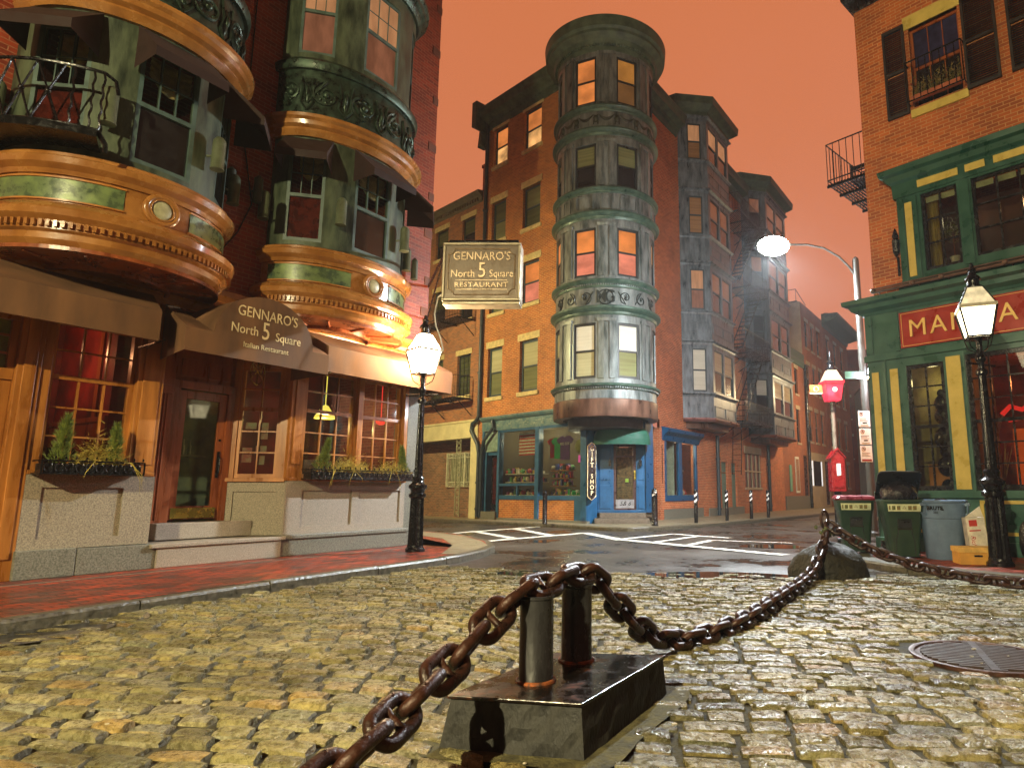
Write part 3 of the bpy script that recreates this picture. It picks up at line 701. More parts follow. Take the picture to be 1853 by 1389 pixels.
for an, tx, szz in [(-4.6, 'M', .66), (4.8, 'G', .66), (-22, '8', .30), (22, '9', .30), (-62, '1', .30), (62, '5', .30)]:
    text_mesh(tx, szz, .03, tf(an, TR+.012), 0, 8.07, 0, RELD, cb, name='turret_monogram', bold=.004, xs=.8)
q = MB()      # swags on the upper frieze
for k in range(-3, 4):
    ca = k*24+1
    for rr in (.0, .03, .06):
        q.tube([cylpt(ca-9+18*i/12, 15.12-(.17+rr)*math.sin(math.pi*i/12), .01) for i in range(13)], [.012+.018*math.sin(math.pi*i/12) for i in range(13)], 5)
    q.ball(cylpt(ca+12, 14.95, .0), .11, 9, 6, (1, 1, 1.3)); q.tube([cylpt(ca+10, 15.1), cylpt(ca+9.6, 14.72)], .022, 5); q.tube([cylpt(ca+14, 15.1), cylpt(ca+14.4, 14.72)], .022, 5)
q.build('turret_swag_relief', mat('swag_dark', (.03, .035, .022), .5, metal=.2), cb, smooth=50)
ring([(-.25, 17.72), (.0, 17.72), (.03, 17.78), (.05, 17.92), (.14, 17.98), (.2, 18.12), (.42, 18.26), (.42, 18.38), (.52, 18.44), (.56, 18.84), (.5, 18.9), (-.4, 18.95)], 'turret_cornice', CORN, -140, 140)
q = MB()
for k in range(80): q.F = tf(-140+k*3.5, TR); q.box(-.025, .025, -.14, 0, 17.90, 17.98)
q.build('turret_cornice_dentils', CORN, cb)
q = MB(); q.lathe([(2.3, 18.86), (2.0, 18.96), (.3, 19.0), (.02, 19.0)], 40, TC); q.build('turret_roof', ROOFM, cb, smooth=30)
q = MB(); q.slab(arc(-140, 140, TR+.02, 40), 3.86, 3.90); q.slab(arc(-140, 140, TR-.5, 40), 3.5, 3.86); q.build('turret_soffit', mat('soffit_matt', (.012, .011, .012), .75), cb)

# ---- street bays
def bay(F, x0, x1, d, ch, zl, base, top, name_, pans, hidefe=False):
    path = [(x0, 0), (x0+ch, -d), (x1-ch*.2, -d), (x1, 0)]
    mb_ = MB(F); tr = MB(F); pn = MB(F)
    segs = [(path[i], path[i+1]) for i in range(3)]
    fr = []
    for (ax, ay), (bx, by) in segs:
        p = F @ Vector((ax, ay, 0)); dv = (F.to_3x3() @ Vector((bx-ax, by-ay, 0))); fr.append((frame(p.x, p.y, dv.x, dv.y), math.hypot(bx-ax, by-ay)))
    wins = [[(.33, .80)], [(.08, .47), (.53, .92)], [(.3, .7)]]
    for si, (G, l) in enumerate(fr):
        hs = []
        for (a, b) in zl:
            for (u0, u1) in wins[si]: hs.append((u0*l, u1*l, a, b))
        q_ = MB(G); q_.wall(0, l, base+.75, top, hs, d=.1); mb_.v += q_.v; off = len(mb_.v)-len(q_.v); mb_.f += [[i+off for i in f] for f in q_.f]; mb_.uv += q_.uv
        if si < 2:
            for li, (a, b) in enumerate(zl):
                for wi, (u0, u1) in enumerate(wins[si]):
                    up, lo = pans[li][min(len(pans[li])-1, si+wi)]
                    window(G, u0*l, u1*l, a, b, cb, WFB, up, lo, rec=.03, fw=.06)
        # flat panels below each window row
        for a in [base+.12]+[z[1]+.75 for z in zl[:-1]]:
            for (u0, u1) in wins[si]:
                ws, we = u0*l-.08, u1*l+.08; c, e_ = a, a+.5
                q_ = MB(G)
                for bb in ((ws, we, c, c+.035), (ws, we, e_-.035, e_), (ws, ws+.035, c+.035, e_-.035), (we-.035, we, c+.035, e_-.035)): q_.box(bb[0], bb[1], -.03, .03, bb[2], bb[3])
                off = len(pn.v); pn.v += q_.v; pn.f += [[i+off for i in f] for f in q_.f]; pn.uv += q_.uv
    # fix: lower body below first windows
    mb_.sweep(path, [(0, base), (0, base+.75), (-.1, base+.75), (-.1, base)])
    mb_.build('bay_wall', BAYM, cb); pn.build('bay_panels', BAYM, cb)
    for a, b in zl:
        for z_, h_, o_ in ((a-.22, .16, .12), (b+.18, .2, .16)):
            tr.sweep(path, [(-.05, z_), (.03, z_), (.05, z_+h_*.4), (o_, z_+h_*.7), (o_, z_+h_), (-.05, z_+h_)])
    tr.build('bay_mouldings', BAYM, cb)
    q_ = MB(F); q_.sweep(path, [(-.1, base-.12), (.02, base-.12), (.12, base-.02), (.12, base+.04), (-.1, base+.04)]); q_.build('bay_base_trim', BAYK, cb)
    q_ = MB(F); q_.slab([(x, y) for x, y in path], base-.11, base-.05); q_.slab([(x0+.3, 0), (x0+ch+.15, -d*.65), (x1-ch*.3, -d*.65), (x1-.2, 0)], base-.4, base-.112); q_.build('bay_soffit', COPR, cb)
    q_ = MB(F); q_.sweep([(x0-.0, .3)]+path+[(x1, .3)], [(-.1, top-.1), (.05, top-.1), (.1, top+.1), (.22, top+.16), (.46, top+.34), (.5, top+.7), (.42, top+.76), (-.1, top+.76)]); q_.slab([(x, y) for x, y in path], top+.6, top+.75); q_.build('bay_cornice', CORN, cb)
S1 = [[(P_BLWH, P_BLWH), (P_BLCR, P_BLGRN2), (P_BLCR, P_BLGRN2)], [(P_BLTAN, P_PINK), (P_BLTAN, P_DARK), (P_BLTAN, P_DARK)], [(P_BLTAN, P_BLTAN), (P_BLTAN, P_DARK), (P_BLTAN, P_DARK)], [(P_CURT, P_BLTAN), (P_CURT, P_DARK), (P_CURT, P_DARK)]]
S1[1][0] = (P_CURT, P_CURTD)
bay(FCR, 6.67, 10.6, 1.1, .95, [(5.75, 7.75), (9.6, 11.55), (13.3, 15.2), (17.1, 18.95)], 4.5, 19.45, 'bay', S1)
S2 = [[(P_BLWH, P_DARK), (P_BLCR, P_DARK), (P_BLCR, P_DARK)], [(P_DARK, P_DARK)], [(P_CURTD, P_DARK)], [(P_CURTD, P_DARK)]]
bay(FCR, 15.2, 20.6, 1.1, 1.2, [(5.7, 7.6), (9.45, 11.35), (13.05, 14.95), (16.75, 18.6)], 4.4, 19.15, 'bay', S2)
# ---- downpipes
def pipe(F, x, y, z0, z1, r, par, m__=COPB, label=None):
    q_ = MB(F); q_.tube([(x, y, z0), (x, y, z1)], r, 10)
    z = z0+.3
    while z < z1: q_.tube([(x, y, z-.04), (x, y, z+.04)], r*1.35, 10); z += 2.4
    return q_.build('downpipe', m__, par, smooth=40, label=label)
PIPEM = mat('pipe_blue_grey', (.03, .045, .055), .4, metal=.2, bump=.05)
q = MB(FCL); q.tube([(-7.32, -.12, 18.4), (-7.32, -.12, 4.55), (-7.4, -.16, 4.35), (-7.72, -.16, 4.2), (-7.78, -.16, 3.9), (-7.3, -.16, 3.3), (-7.22, -.14, 2.9), (-7.22, -.14, .2)], .085, 10)
q.tube([(-6.3, -.16, 4.25), (-6.2, -.18, 3.95), (-6.85, -.18, 3.4), (-7.02, -.14, 2.9), (-7.02, -.14, .2)], .07, 10)
for z in (1.6, .5, 10, 14, 6.4): q.tube([(-7.22 if z < 3 else -7.32, -.13, z), (-7.22 if z < 3 else -7.32, -.13, z+.09)], .12, 10)
q.build('downpipe', PIPEM, cb, smooth=40)
for x in (10.35, 18.2): pipe(FCR, x, -.1, .15, 4.0, .09, cb, PIPEM)

# ---- gift shop front (left side)
SX0, SX1 = -7.15, -.85
q = MB(FCL); q.sweep([(SX0, 0), (SX1+.2, 0)], [(0, 3.82), (.05, 3.82), (.06, 4.22), (.16, 4.28), (.22, 4.36), (.22, 4.42), (0, 4.46)]); q.build('shop_fascia', BLUEV, cb)
q = MB(FCL)
for k in range(70):
    x = random.uniform(-6.9, -1.2); zz = random.uniform(3.9, 4.15); q.box(x, x+random.uniform(.02, .16), -.068, -.058, zz, zz+random.uniform(.01, .08))
q.build('peeling_paint', mat('pale_peeling', (.20, .26, .22), .6), cb)
q = MB(FCL)
for a, b in ((-6.05, -5.92), (-3.68, -3.45), (-1.15, -.85), (-7.12, -6.98)): q.box(a, b, -.05, .2, .2, 3.82)
for a, b in ((-5.92, -3.68), (-3.45, -1.15)):
    q.box(a, b, -.03, .12, .95, 1.12); q.box(a, b, -.02, .12, 3.72, 3.82)
q.box(-5.92, -3.68, -.03, .1, 1.50, 1.60); q.box(-4.82, -4.74, -.02, .08, 1.12, 1.50)
q.box(-1.5, -1.15, -.02, .1, .2, .95)
q.build('shop_front_frame', BLUEP, cb, bevel=.008)
q = MB(FCL); q.box(-5.92, -3.68, 0, .15, .22, .95); q.box(-3.45, -1.5, 0, .15, .22, .95); q.build('shop_stall_riser', BR_SOLD if False else BR_C, cb)
q = MB(FCL); q.box(-7.2, -.8, -.06, .2, .13, .22); q.build('stone_base', GRAND, cb)
for a, b, c, d in ((-5.92, -3.68, 1.60, 3.72), (-5.92, -4.82, 1.12, 1.50), (-4.74, -3.68, 1.12, 1.50), (-3.45, -1.15, 1.12, 3.72)):
    q = MB(FCL); q.box(a, b, .04, .05, c, d); q.build('shop_window_pane', GL, cb)
q = MB(FCL); q.box(-6.98, -6.05, .02, .06, 2.95, 3.78); q.build('transom_panel', mat('painted_glass', (.17, .25, .20), .5, scale=5, var=.35), cb)
q = MB(FCL); q.box(-6.98, -6.85, .02, .3, .45, 2.95); q.box(-6.15, -6.05, .02, .3, .45, 2.95); q.box(-6.85, -6.15, .1, .3, 2.80, 2.95); q.build('side_door_frame', BLUEP, cb)
q = MB(FCL); q.box(-6.85, -6.75, .3, .36, .5, 2.8); q.box(-6.25, -6.15, .3, .36, .5, 2.8); q.box(-6.75, -6.25, .3, .36, .5, .75); q.box(-6.75, -6.25, .3, .36, 2.7, 2.8); dd = q.build('side_door', BLACKP, cb)
q = MB(FCL); q.box(-6.75, -6.25, .32, .34, .75, 2.7); q.build('pane', P_DKRED, dd)
q = MB(FCL); q.box(-7.0, -6.0, -.15, .4, .13, .45); q.build('side_door_step', GRAND, cb)
# corner post and entrance under the turret
q = MB(); p1 = W(FCL, -.85, 0)
q.F = I4; ex = 1.86; ey = 25.0
DY = 24.35
q.slab([(-.56, 23.8), (-.20, 24.05), (-.20, 24.5), (-.56, 24.4)], .13, 3.86)
q.slab([(1.62, DY-.05), (1.95, 24.95), (1.95, 25.3), (1.62, DY+.2)], .5, 3.86)
q.box(-.2, .42, DY+.05, DY+.2, .5, 3.86); q.box(1.26, 1.62, DY+.05, DY+.2, .5, 3.86); q.box(.42, 1.26, DY+.05, DY+.2, 3.05, 3.86)
for a, b in ((-.1, .3), (1.33, 1.55)):
    q.box(a, b, DY+.02, DY+.05, .65, 1.5); q.box(a, b, DY+.02, DY+.05, 1.7, 2.9)
q.box(-.22, 1.65, DY-.02, DY+.05, .5, .6)
q.build('entrance_surround', BLUEB, cb, bevel=.01)
q = MB(); q.box(.42, .52, DY+.1, DY+.16, .52, 3.05); q.box(1.16, 1.26, DY+.1, DY+.16, .52, 3.05); q.box(.52, 1.16, DY+.1, DY+.16, .52, .68); q.box(.52, 1.16, DY+.1, DY+.16, 2.93, 3.05); q.box(.52, 1.16, DY+.1, DY+.16, 2.55, 2.6); dr = q.build('shop_door', mat('door_dark_brown', (.05, .02, .02), .35), cb)
q = MB(); q.box(.52, 1.16, DY+.12, DY+.13, .98, 2.55); q.box(.52, 1.16, DY+.12, DY+.13, 2.6, 2.93); q.build('pane', GL, dr)
q = MB(); q.box(.50, 1.18, DY+.085, DY+.1, .66, .98); q.build('kick_plate', mat('steel_plate', (.25, .25, .27), .4, metal=.4), dr)
text_mesh('5& 6', .22, .005, I4, .84, .83, DY+.082, BLACKP, dr, shear=.4)
q = MB(); q.box(.56, 1.12, DY+.14, DY+.15, 1.0, 2.9); q.build('gate_panel', mat('door_posters', (.03, .015, .01), .6, scale=9, col2=(.30, .16, .07), bump=0), dr)
q = MB()
for k in range(14): q.box(.53, 1.15, DY+.134, DY+.139, 1.0+k*.06, 1.012+k*.06)
q.build('louvres', mat('pale_louvre', (.22, .18, .13), .5), dr)
q = MB(); q.box(.86, .98, DY+.108, DY+.112, 1.62, 1.75); q.build('sticker', emit('green_sticker', (.35, .55, .06), .5), dr)
q = MB(); q.box(1.18, 1.24, DY+.04, DY+.1, 1.7, 2.05); q.build('handle', BRASS, dr)
q = MB(); q.box(-.28, 1.7, 23.75, DY+.1, .13, .32); q.box(-.1, 1.6, 24.0, DY+.1, .32, .5); q.build('entrance_steps', mat('brownstone_steps', (.11, .085, .06), .6, scale=14, var=.4), cb, bevel=.012)
q = MB(); q.box(-.2, 1.62, DY+.1, DY+1.5, .5, .52); q.build('entrance_floor', GRAND, cb)
# green hood awning
gh = MB(); ax, ay = .72, 24.2
nseg = 24; vv = []; 
for j in range(9):
    ph = R_(90*j/8)
    for i in range(nseg+1):
        th = math.pi*i/nseg; r = 1.06*math.cos(ph) if j < 8 else .001
        vv.append((ax-r*math.cos(th), ay-.95*math.cos(ph)*math.sin(th)**.6*1.0 if math.sin(th) > 0 else ay, 3.13+.78*math.sin(ph)))
gh.add(vv, [(j*(nseg+1)+i, j*(nseg+1)+i+1, (j+1)*(nseg+1)+i+1, (j+1)*(nseg+1)+i) for j in range(8) for i in range(nseg)])
pth = [(ax-1.06*math.cos(math.pi*i/nseg), ay-.95*(max(0, math.sin(math.pi*i/nseg))**.6)) for i in range(nseg+1)]
gh.sweep(pth, [(0, 2.95), (.01, 2.95), (.01, 3.14), (0, 3.14)])
gh.build('entrance_awning', mat('green_canvas', (.004, .06, .035), .7, var=.15, bump=.05), cb, smooth=40)
q = MB()
for sx in (.28, 1.42):
    q.box(sx-.05, sx+.05, DY-.12, DY-.02, 2.2, 2.42); q.tube([(sx, DY+.05, 2.5), (sx, DY-.07, 2.5), (sx, DY-.07, 2.42)], .015, 6)
q.build('carriage_lantern', BLACKP, cb)
# street-side shop window
q = MB(FCR); q.box(4.75, 4.9, -.02, .12, 1.0, 3.4); q.box(7.9, 8.05, -.02, .12, 1.0, 3.4); q.box(6.1, 6.4, -.03, .12, 1.12, 3.4); q.box(4.75, 8.05, -.04, .14, .88, 1.12)
q.build('shop_window_frame', BLUEB, cb)
q = MB(FCR); q.sweep([(4.5, 0), (8.2, 0)], [(0, 3.4), (.05, 3.4), (.12, 3.6), (.32, 3.75), (.34, 3.9), (0, 3.98)]); q.build('window_hood', BLUEB, cb)
q = MB(FCR); q.box(4.9, 6.1, .03, .04, 1.12, 3.4); q.box(6.4, 7.9, .03, .04, 1.12, 3.4); q.build('shop_window_pane', GL, cb)
# ---- shop interior (one room, lit)
ir = MB(); FI = FCL
ic = [W(FCL, -6.0, 2.6), W(FCL, -6.0, .25), W(FCL, -1.2, .25), (-.3, 24.7), (1.9, 25.6), W(FCR, 4.7, .35), W(FCR, 8.1, .35), W(FCR, 8.1, 3.5)]
ir.slab(ic, .3, .32)
ir.build('shop_floor', mat('shop_floor_boards', (.2, .14, .08), .5), cb)
ir = MB(); ir.slab(ic, 3.9, 3.92); ir.build('shop_ceiling', mat('shop_ceiling', (.12, .10, .06), .8), cb)
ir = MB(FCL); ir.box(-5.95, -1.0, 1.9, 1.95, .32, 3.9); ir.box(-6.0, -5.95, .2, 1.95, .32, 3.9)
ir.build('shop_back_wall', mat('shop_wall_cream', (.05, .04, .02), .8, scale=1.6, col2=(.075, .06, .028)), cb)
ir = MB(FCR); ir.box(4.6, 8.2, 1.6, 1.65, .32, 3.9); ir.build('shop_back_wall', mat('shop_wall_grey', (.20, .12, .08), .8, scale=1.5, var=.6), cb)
ir = MB(FCR); ir.box(6.0, 6.08, .2, 1.5, .9, 3.4); ir.build('shop_partition', WHITE, cb)
light('shop_lamp', cb, (*W(FCL, -4.6, .9), 3.5), 110, (1, .88, .6), .15)
light('shop_lamp', cb, (*W(FCL, -2.3, .9), 3.5), 110, (1, .88, .6), .15)
light('shop_lamp', cb, (*W(FCR, 7.0, .8), 3.2), 90, (1, .9, .7), .12)
# ================================================================ RESTAURANT (left)
rb = thing('restaurant_building', 'dark red brick building with wooden restaurant front and two curved copper bay windows', 'building', (-5.6, 12, 0))
BAYS = [(.62, 1.46, 1.28), (4.41, 1.55, 1.11)]
q = MB(FL); q.wall(-5, 6.94, 4.4, 17, [], 0)
q.add([(6.94, 0, .13), (6.94, 8.5, .13), (6.94, 8.5, 17), (6.94, 0, 17), (-5, 8.5, .13), (-5, 8.5, 17)], [(0, 1, 2, 3), (1, 4, 5, 2)])
q.build('wall', BR_L, rb)
q = MB(FL); q.box(-5, 6.94, 0, 8.5, 17, 17.1); q.build('roof', ROOFM, rb)
q = MB(FL)
for k, z in enumerate([5.25, 6.0, 7.15, 8.1, 9.35, 10.6, 11.9, 13.1]): q.box(6.78 if k % 2 else 6.7, 6.955, -.015, .3, z, z+.2)
q.build('quoins', mat('brown_stone', (.15, .05, .025), .7), rb, bevel=.01)
# plinths
def panel_plinth(F, x0, x1, z0, z1, panels, y=0, d=.5, m__=GRAN):
    q = MB(F)
    hs = [(a, b, z0+.13, z1-.17) for a, b in panels]
    q.wall(x0, x1, z0, z1, hs, y=y-.06, d=.03)
    for h in hs: q.add([(h[0], y-.03, h[2]), (h[1], y-.03, h[2]), (h[1], y-.03, h[3]), (h[0], y-.03, h[3])], [(0, 1, 2, 3)])
    q.add([(x0, y-.06, z0), (x0, y+d, z0), (x0, y+d, z1), (x0, y-.06, z1), (x1, y-.06, z0), (x1, y+d, z0), (x1, y+d, z1), (x1, y-.06, z1)], [(0, 3, 2, 1), (4, 5, 6, 7), (3, 7, 6, 2)])
    return q.build('stone_plinth', m__, rb)
panel_plinth(FL, -.02, 1.52, .5, 1.48, [(.16, 1.12)])
panel_plinth(FL, 3.68, 6.45, .5, 1.45, [(4.0, 5.1), (5.26, 6.32)], m__=GRANW)
q = MB(FL); q.box(-.04, .62, -.12, .5, .13, .50); q.box(.628, 1.62, -.11, .5, .13, .49); q.box(3.62, 6.5, -.10, .5, .13, .42); q.box(3.6, 6.52, -.13, .5, .422, .497)
q.build('granite_base', GRAND, rb, bevel=.012)
q = MB(FL); q.box(6.45, 6.90, -.05, .4, .13, 1.6); q.box(6.47, 6.89, -.03, .4, 1.602, 4.2); q.build('stone_corner_pier', GRAND, rb, bevel=.01)
q = MB(FL); q.box(1.62, 3.62, -.14, .5, .13, .42); q.box(1.52, 3.68, -.17, .9, .422, .485); q.box(1.8, 3.35, .35, .9, .502, .76); q.build('entrance_steps', GRANW, rb, bevel=.012)
# wooden front: pilasters, friezes
q = MB(FL)
q.box(-.28, -.02, -.06, .3, .13, 4.2); q.box(-.22, -.08, -.085, -.06, .4, 3.9)
q.box(-.02, .10, -.03, .25, 1.48, 4.2)
q.box(1.14, 1.50, -.05, .3, 1.48, 4.2); q.box(1.2, 1.44, -.075, -.05, 1.65, 3.9)
q.box(3.66, 3.98, -.05, .3, 1.45, 4.2); q.box(3.73, 3.90, -.075, -.05, 1.75, 3.9)
q.box(5.14, 5.27, -.04, .25, 1.45, 4.2); q.box(6.36, 6.46, -.04, .25, 1.45, 4.2)
q.box(-.02, 1.14, -.03, .25, 3.62, 4.2); q.box(3.98, 6.36, -.03, .25, 3.55, 4.2)
q.box(-.02, 1.5, -.07, .2, 1.482, 1.54); q.box(3.66, 6.46, -.07, .2, 1.452, 1.51)
q.build('wooden_front', WOOD, rb, bevel=.008)
q = MB(FL); q.sweep([(-5, 0), (6.98, 0)], [(0, 4.15), (.06, 4.15), (.08, 4.27), (.12, 4.30), (.12, 4.38), (.22, 4.46), (.24, 4.55), (0, 4.6)])
k = -4.5
while k < 6.9: q.box(k, k+.05, -.125, -.08, 4.29, 4.37); k += .10
q.build('dentil_cornice', WOODG, rb)
# left door and transom
q = MB(FL); q.box(-2.2, -.28, .02, .2, 2.70, 2.85); q.box(-2.2, -1.2, .0, .25, .13, 4.2); q.box(-.48, -.28, .05, .2, .13, 2.7); q.box(-2.2, -.28, .02, .2, 3.5, 4.2); q.box(-.36, -.28, .03, .2, 2.85, 3.5); q.box(-.52, -.36, .06, .12, .5, 2.6, 0)
q.box(-1.2, -.48, .08, .16, .2, .95); q.build('side_door_frame', WOOD, rb, bevel=.008)
q = MB(FL); q.box(-1.2, -.48, .12, .13, .95, 2.7); q.build('side_door_pane', P_DARK, rb)
q = MB(FL); q.box(-1.2, -.36, .10, .11, 2.85, 3.5); q.build('transom_pane', mat('green_glass', (.16, .19, .05), .1, scale=3, var=.5, bump=.01, coat=.3), rb)
q = MB(FL); q.box(-1.2, -.36, .07, .10, 3.28, 3.31); q.box(-1.2, -.36, .07, .10, 3.04, 3.07); q.build('transom_bars', WOOD, rb)
# multi-pane windows
def wwin(F, x0, x1, z0, z1, cols, rl, ru, rec=.06, mid=.62, fm=WOOD, fw=.055):
    return window(F, x0, x1, z0, z1, rb, fm, GL, GL, rec=rec, cols=cols, ru=ru, rl=rl, fw=fw, mid=mid, mw=.024, dep=.06)
wwin(FL, .10, 1.14, 1.54, 3.62, 3, 3, 2)
wwin(FL, 3.98, 5.14, 1.51, 3.55, 3, 3, 2)
wwin(FL, 5.27, 6.36, 1.51, 3.55, 3, 3, 2)
# entrance recess: chamfered sidelight wall, door, ceiling
c0 = FL @ Vector((3.68, 0, 0)); c1 = FL @ Vector((3.02, .72, 0)); FCH = frame(c1.x, c1.y, c0.x-c1.x, c0.y-c1.y); LC = math.hypot(.66, .72)
panel_plinth(FCH, 0, LC, .5, 1.43, [(.14, LC-.14)], y=.06)
q = MB(FCH); q.box(0, .12, 0, .15, 1.43, 4.1); q.box(LC-.16, LC, 0, .15, 1.43, 4.1); q.box(.12, LC-.16, .0, .15, 3.5, 4.1); q.box(0, LC, -.05, .1, 1.432, 1.5); q.build('wooden_front', WOOD, rb, bevel=.006)
wwin(FCH, .12, LC-.16, 1.5, 3.5, 2, 3, 2, rec=.03)
q = MB(FCH)
for (x, z, w_, h_) in ((.2, 1.78, .16, .26), (.42, 1.95, .18, .13), (.44, 1.74, .14, .16), (.22, 2.38, .18, .12), (.43, 2.2, .17, .3)): q.box(x, x+w_, .105, .11, z, z+h_)
q.build('posters', mat('posters_mixed', (.35, .03, .02), .5, scale=5, col2=(.30, .33, .22), bump=0), rb)
DYL = .72
q = MB(FL)
q.box(1.5, 1.98, DYL-.1, DYL+.2, .5, 4.1); q.box(1.98, 2.12, DYL-.03, DYL+.1, .76, 3.0); q.box(2.92, 3.04, DYL-.04, DYL+.1, .76, 3.0); q.box(1.98, 3.04, DYL-.05, DYL+.15, 2.98, 3.12); q.box(1.98, 3.04, DYL, DYL+.15, 3.12, 4.1)
q.box(2.1, 2.5, DYL-.02, DYL, 3.2, 3.5); q.box(2.55, 2.95, DYL-.02, DYL, 3.2, 3.5)
for k in range(3): q.box(1.78+.05*k, 1.80+.05*k, DYL-.12, DYL-.1, .8, 2.85)
q.box(1.70, 1.95, DYL-.13, DYL-.1, 2.85, 3.0); q.box(1.70, 1.95, DYL-.13, DYL-.1, .6, .8)
q.build('entrance_panelling', WOODR, rb, bevel=.006)
q = MB(FL); q.box(2.12, 2.24, DYL, DYL+.06, .80, 2.96); q.box(2.80, 2.92, DYL, DYL+.06, .80, 2.96); q.box(2.24, 2.80, DYL, DYL+.06, .80, 1.02); q.box(2.24, 2.80, DYL, DYL+.06, 2.82, 2.96); dl = q.build('front_door', WOODR, rb, bevel=.006)
q = MB(FL); q.box(2.24, 2.80, DYL+.025, DYL+.03, 1.02, 2.82); q.build('pane', GL, dl)
q = MB(FL); q.box(2.16, 2.88, DYL-.012, DYL, .82, .99); q.build('kick_plate', BRASS, dl)
q = MB(FL); q.box(2.83, 2.87, DYL-.02, DYL, 1.5, 1.95); q.tube([(2.85, DYL-.02, 1.88), (2.85, DYL-.07, 1.84), (2.85, DYL-.07, 1.6), (2.85, DYL-.02, 1.55)], .012, 6); q.ball((2.85, DYL-.01, 2.15), .022, 8, 5); q.build('handle', BLACKI, dl)
q = MB(FL); q.box(1.5, 3.7, 0.05, .9, 4.0, 4.05); q.build('entrance_ceiling', WOODR, rb)
q = MB(FL)
for s_ in (-1, 1):
    q.tube([(2.85+s_*x, -.25, z) for x, z in ((0, 3.05), (.09, 3.12), (.13, 3.3), (.10, 3.45), (.02, 3.38), (.06, 3.28), (.11, 3.5), (.16, 3.62))], .008, 5); q.tube([(2.85+s_*.12, -.25, 3.15), (2.85-s_*.05, -.25, 3.35)], .006, 5)
q.tube([(2.85, -.25, 3.05), (2.85, -.25, 4.0)], .008, 5); q.build('wire_ornament', BRASS, rb)
q = MB(FL); q.box(1.42, 1.50, .0, .9, .5, 4.1); q.build('entrance_jamb', WOODR, rb)
# interior of the dining room
q = MB(FL); q.box(-2.2, 6.9, 2.9, 2.95, .2, 4.2); q.build('dining_room_wall', mat('room_brick_red', (.05, .008, .006), .7, scale=1.4, col2=(.26, .025, .02)), rb)
q = MB(FL); q.box(-2.2, 6.9, .3, 2.9, .3, .34); q.build('dining_room_floor', WOODR, rb)
q = MB(FL); q.box(-2.2, 6.9, .3, 2.9, 4.14, 4.2); q.build('dining_room_ceiling', mat('room_ceiling', (.12, .07, .04), .8), rb)
q = MB(FL); q.box(1.2, 1.3, .9, 2.9, .34, 4.14); q.build('dining_room_partition', mat('partition_reflected_red', (.03, .004, .003), .5, scale=1.6, col2=(.30, .02, .015)), rb)  # red tone put in for brick reflections in the window glass
q = MB(FL); q.box(1.17, 1.2, .9, 2.9, .34, 2.35); q.box(1.15, 1.2, .9, 2.9, 2.35, 2.43); q.box(1.17, 1.2, 1.3, 1.42, 2.43, 4.1); q.build('wainscot', WOODR, rb)
q = MB(FL); q.box(3.3, 3.42, 1.3, 2.9, .34, 4.14); q.box(2.6, 3.3, 1.45, 1.5, .34, 4.14)
q.build('dining_room_partition', mat('partition_olive', (.05, .045, .02), .6, scale=1.8, col2=(.24, .22, .07)), rb)
q = MB(FL)
for x in (.25, .7, 4.3, 4.9, 5.6, 6.1):
    q.box(x-.18, x+.18, 1.0, 1.05, 1.0, 1.9); q.box(x-.18, x+.18, .65, 1.0, 1.0, 1.06)
for x in (.5, 4.6, 5.9): q.box(x-.4, x+.4, .5, 1.2, 1.42, 1.46)
q.build('chairs_and_tables', mat('dark_wood_furniture', (.05, .02, .01), .4), rb)
q = MB(FL)
for sx in (2.3, 2.42, 2.55, 2.66): q.lathe([(.02, 1.9), (.028, 1.92), (.028, 2.05), (.012, 2.1), (.012, 2.18)], 8, (sx, 1.3))
q.box(2.1, 2.9, 1.2, 1.4, 1.86, 1.9); q.build('bottle_shelf', mat('bottles_pale', (.30, .28, .16), .3), rb)
q = MB(FL); q.lathe([(.02, 3.02), (.06, 3.0), (.2, 2.78), (.21, 2.74)], 16, (4.95, .75)); q.tube([(4.95, .75, 3.02), (4.95, .75, 4.14)], .01, 5); lp = q.build('pendant_lamp', emit('yellow_shade', (1, .75, .12), 1.6), rb)
q = MB(FL); q.ball((6.18, .5, 2.78), .10, 12, 8, (1.2, 1, .8)); q.tube([(6.18, .5, 2.85), (6.18, .5, 4.14)], .01, 5); q.build('red_lantern', emit('red_lantern_glow', (1, .04, .03), 1.4), rb)
light('dining_lamp', rb, (*W(FL, 4.95, .8), 2.6), 60, (1, .75, .3), .1)
light('dining_lamp', rb, (*W(FL, .3, 1.6), 3.5), 45, (1, .4, .2), .15)
light('dining_lamp', rb, (*W(FL, 2.5, 1.0), 3.9), 16, (1, .8, .3), .1)
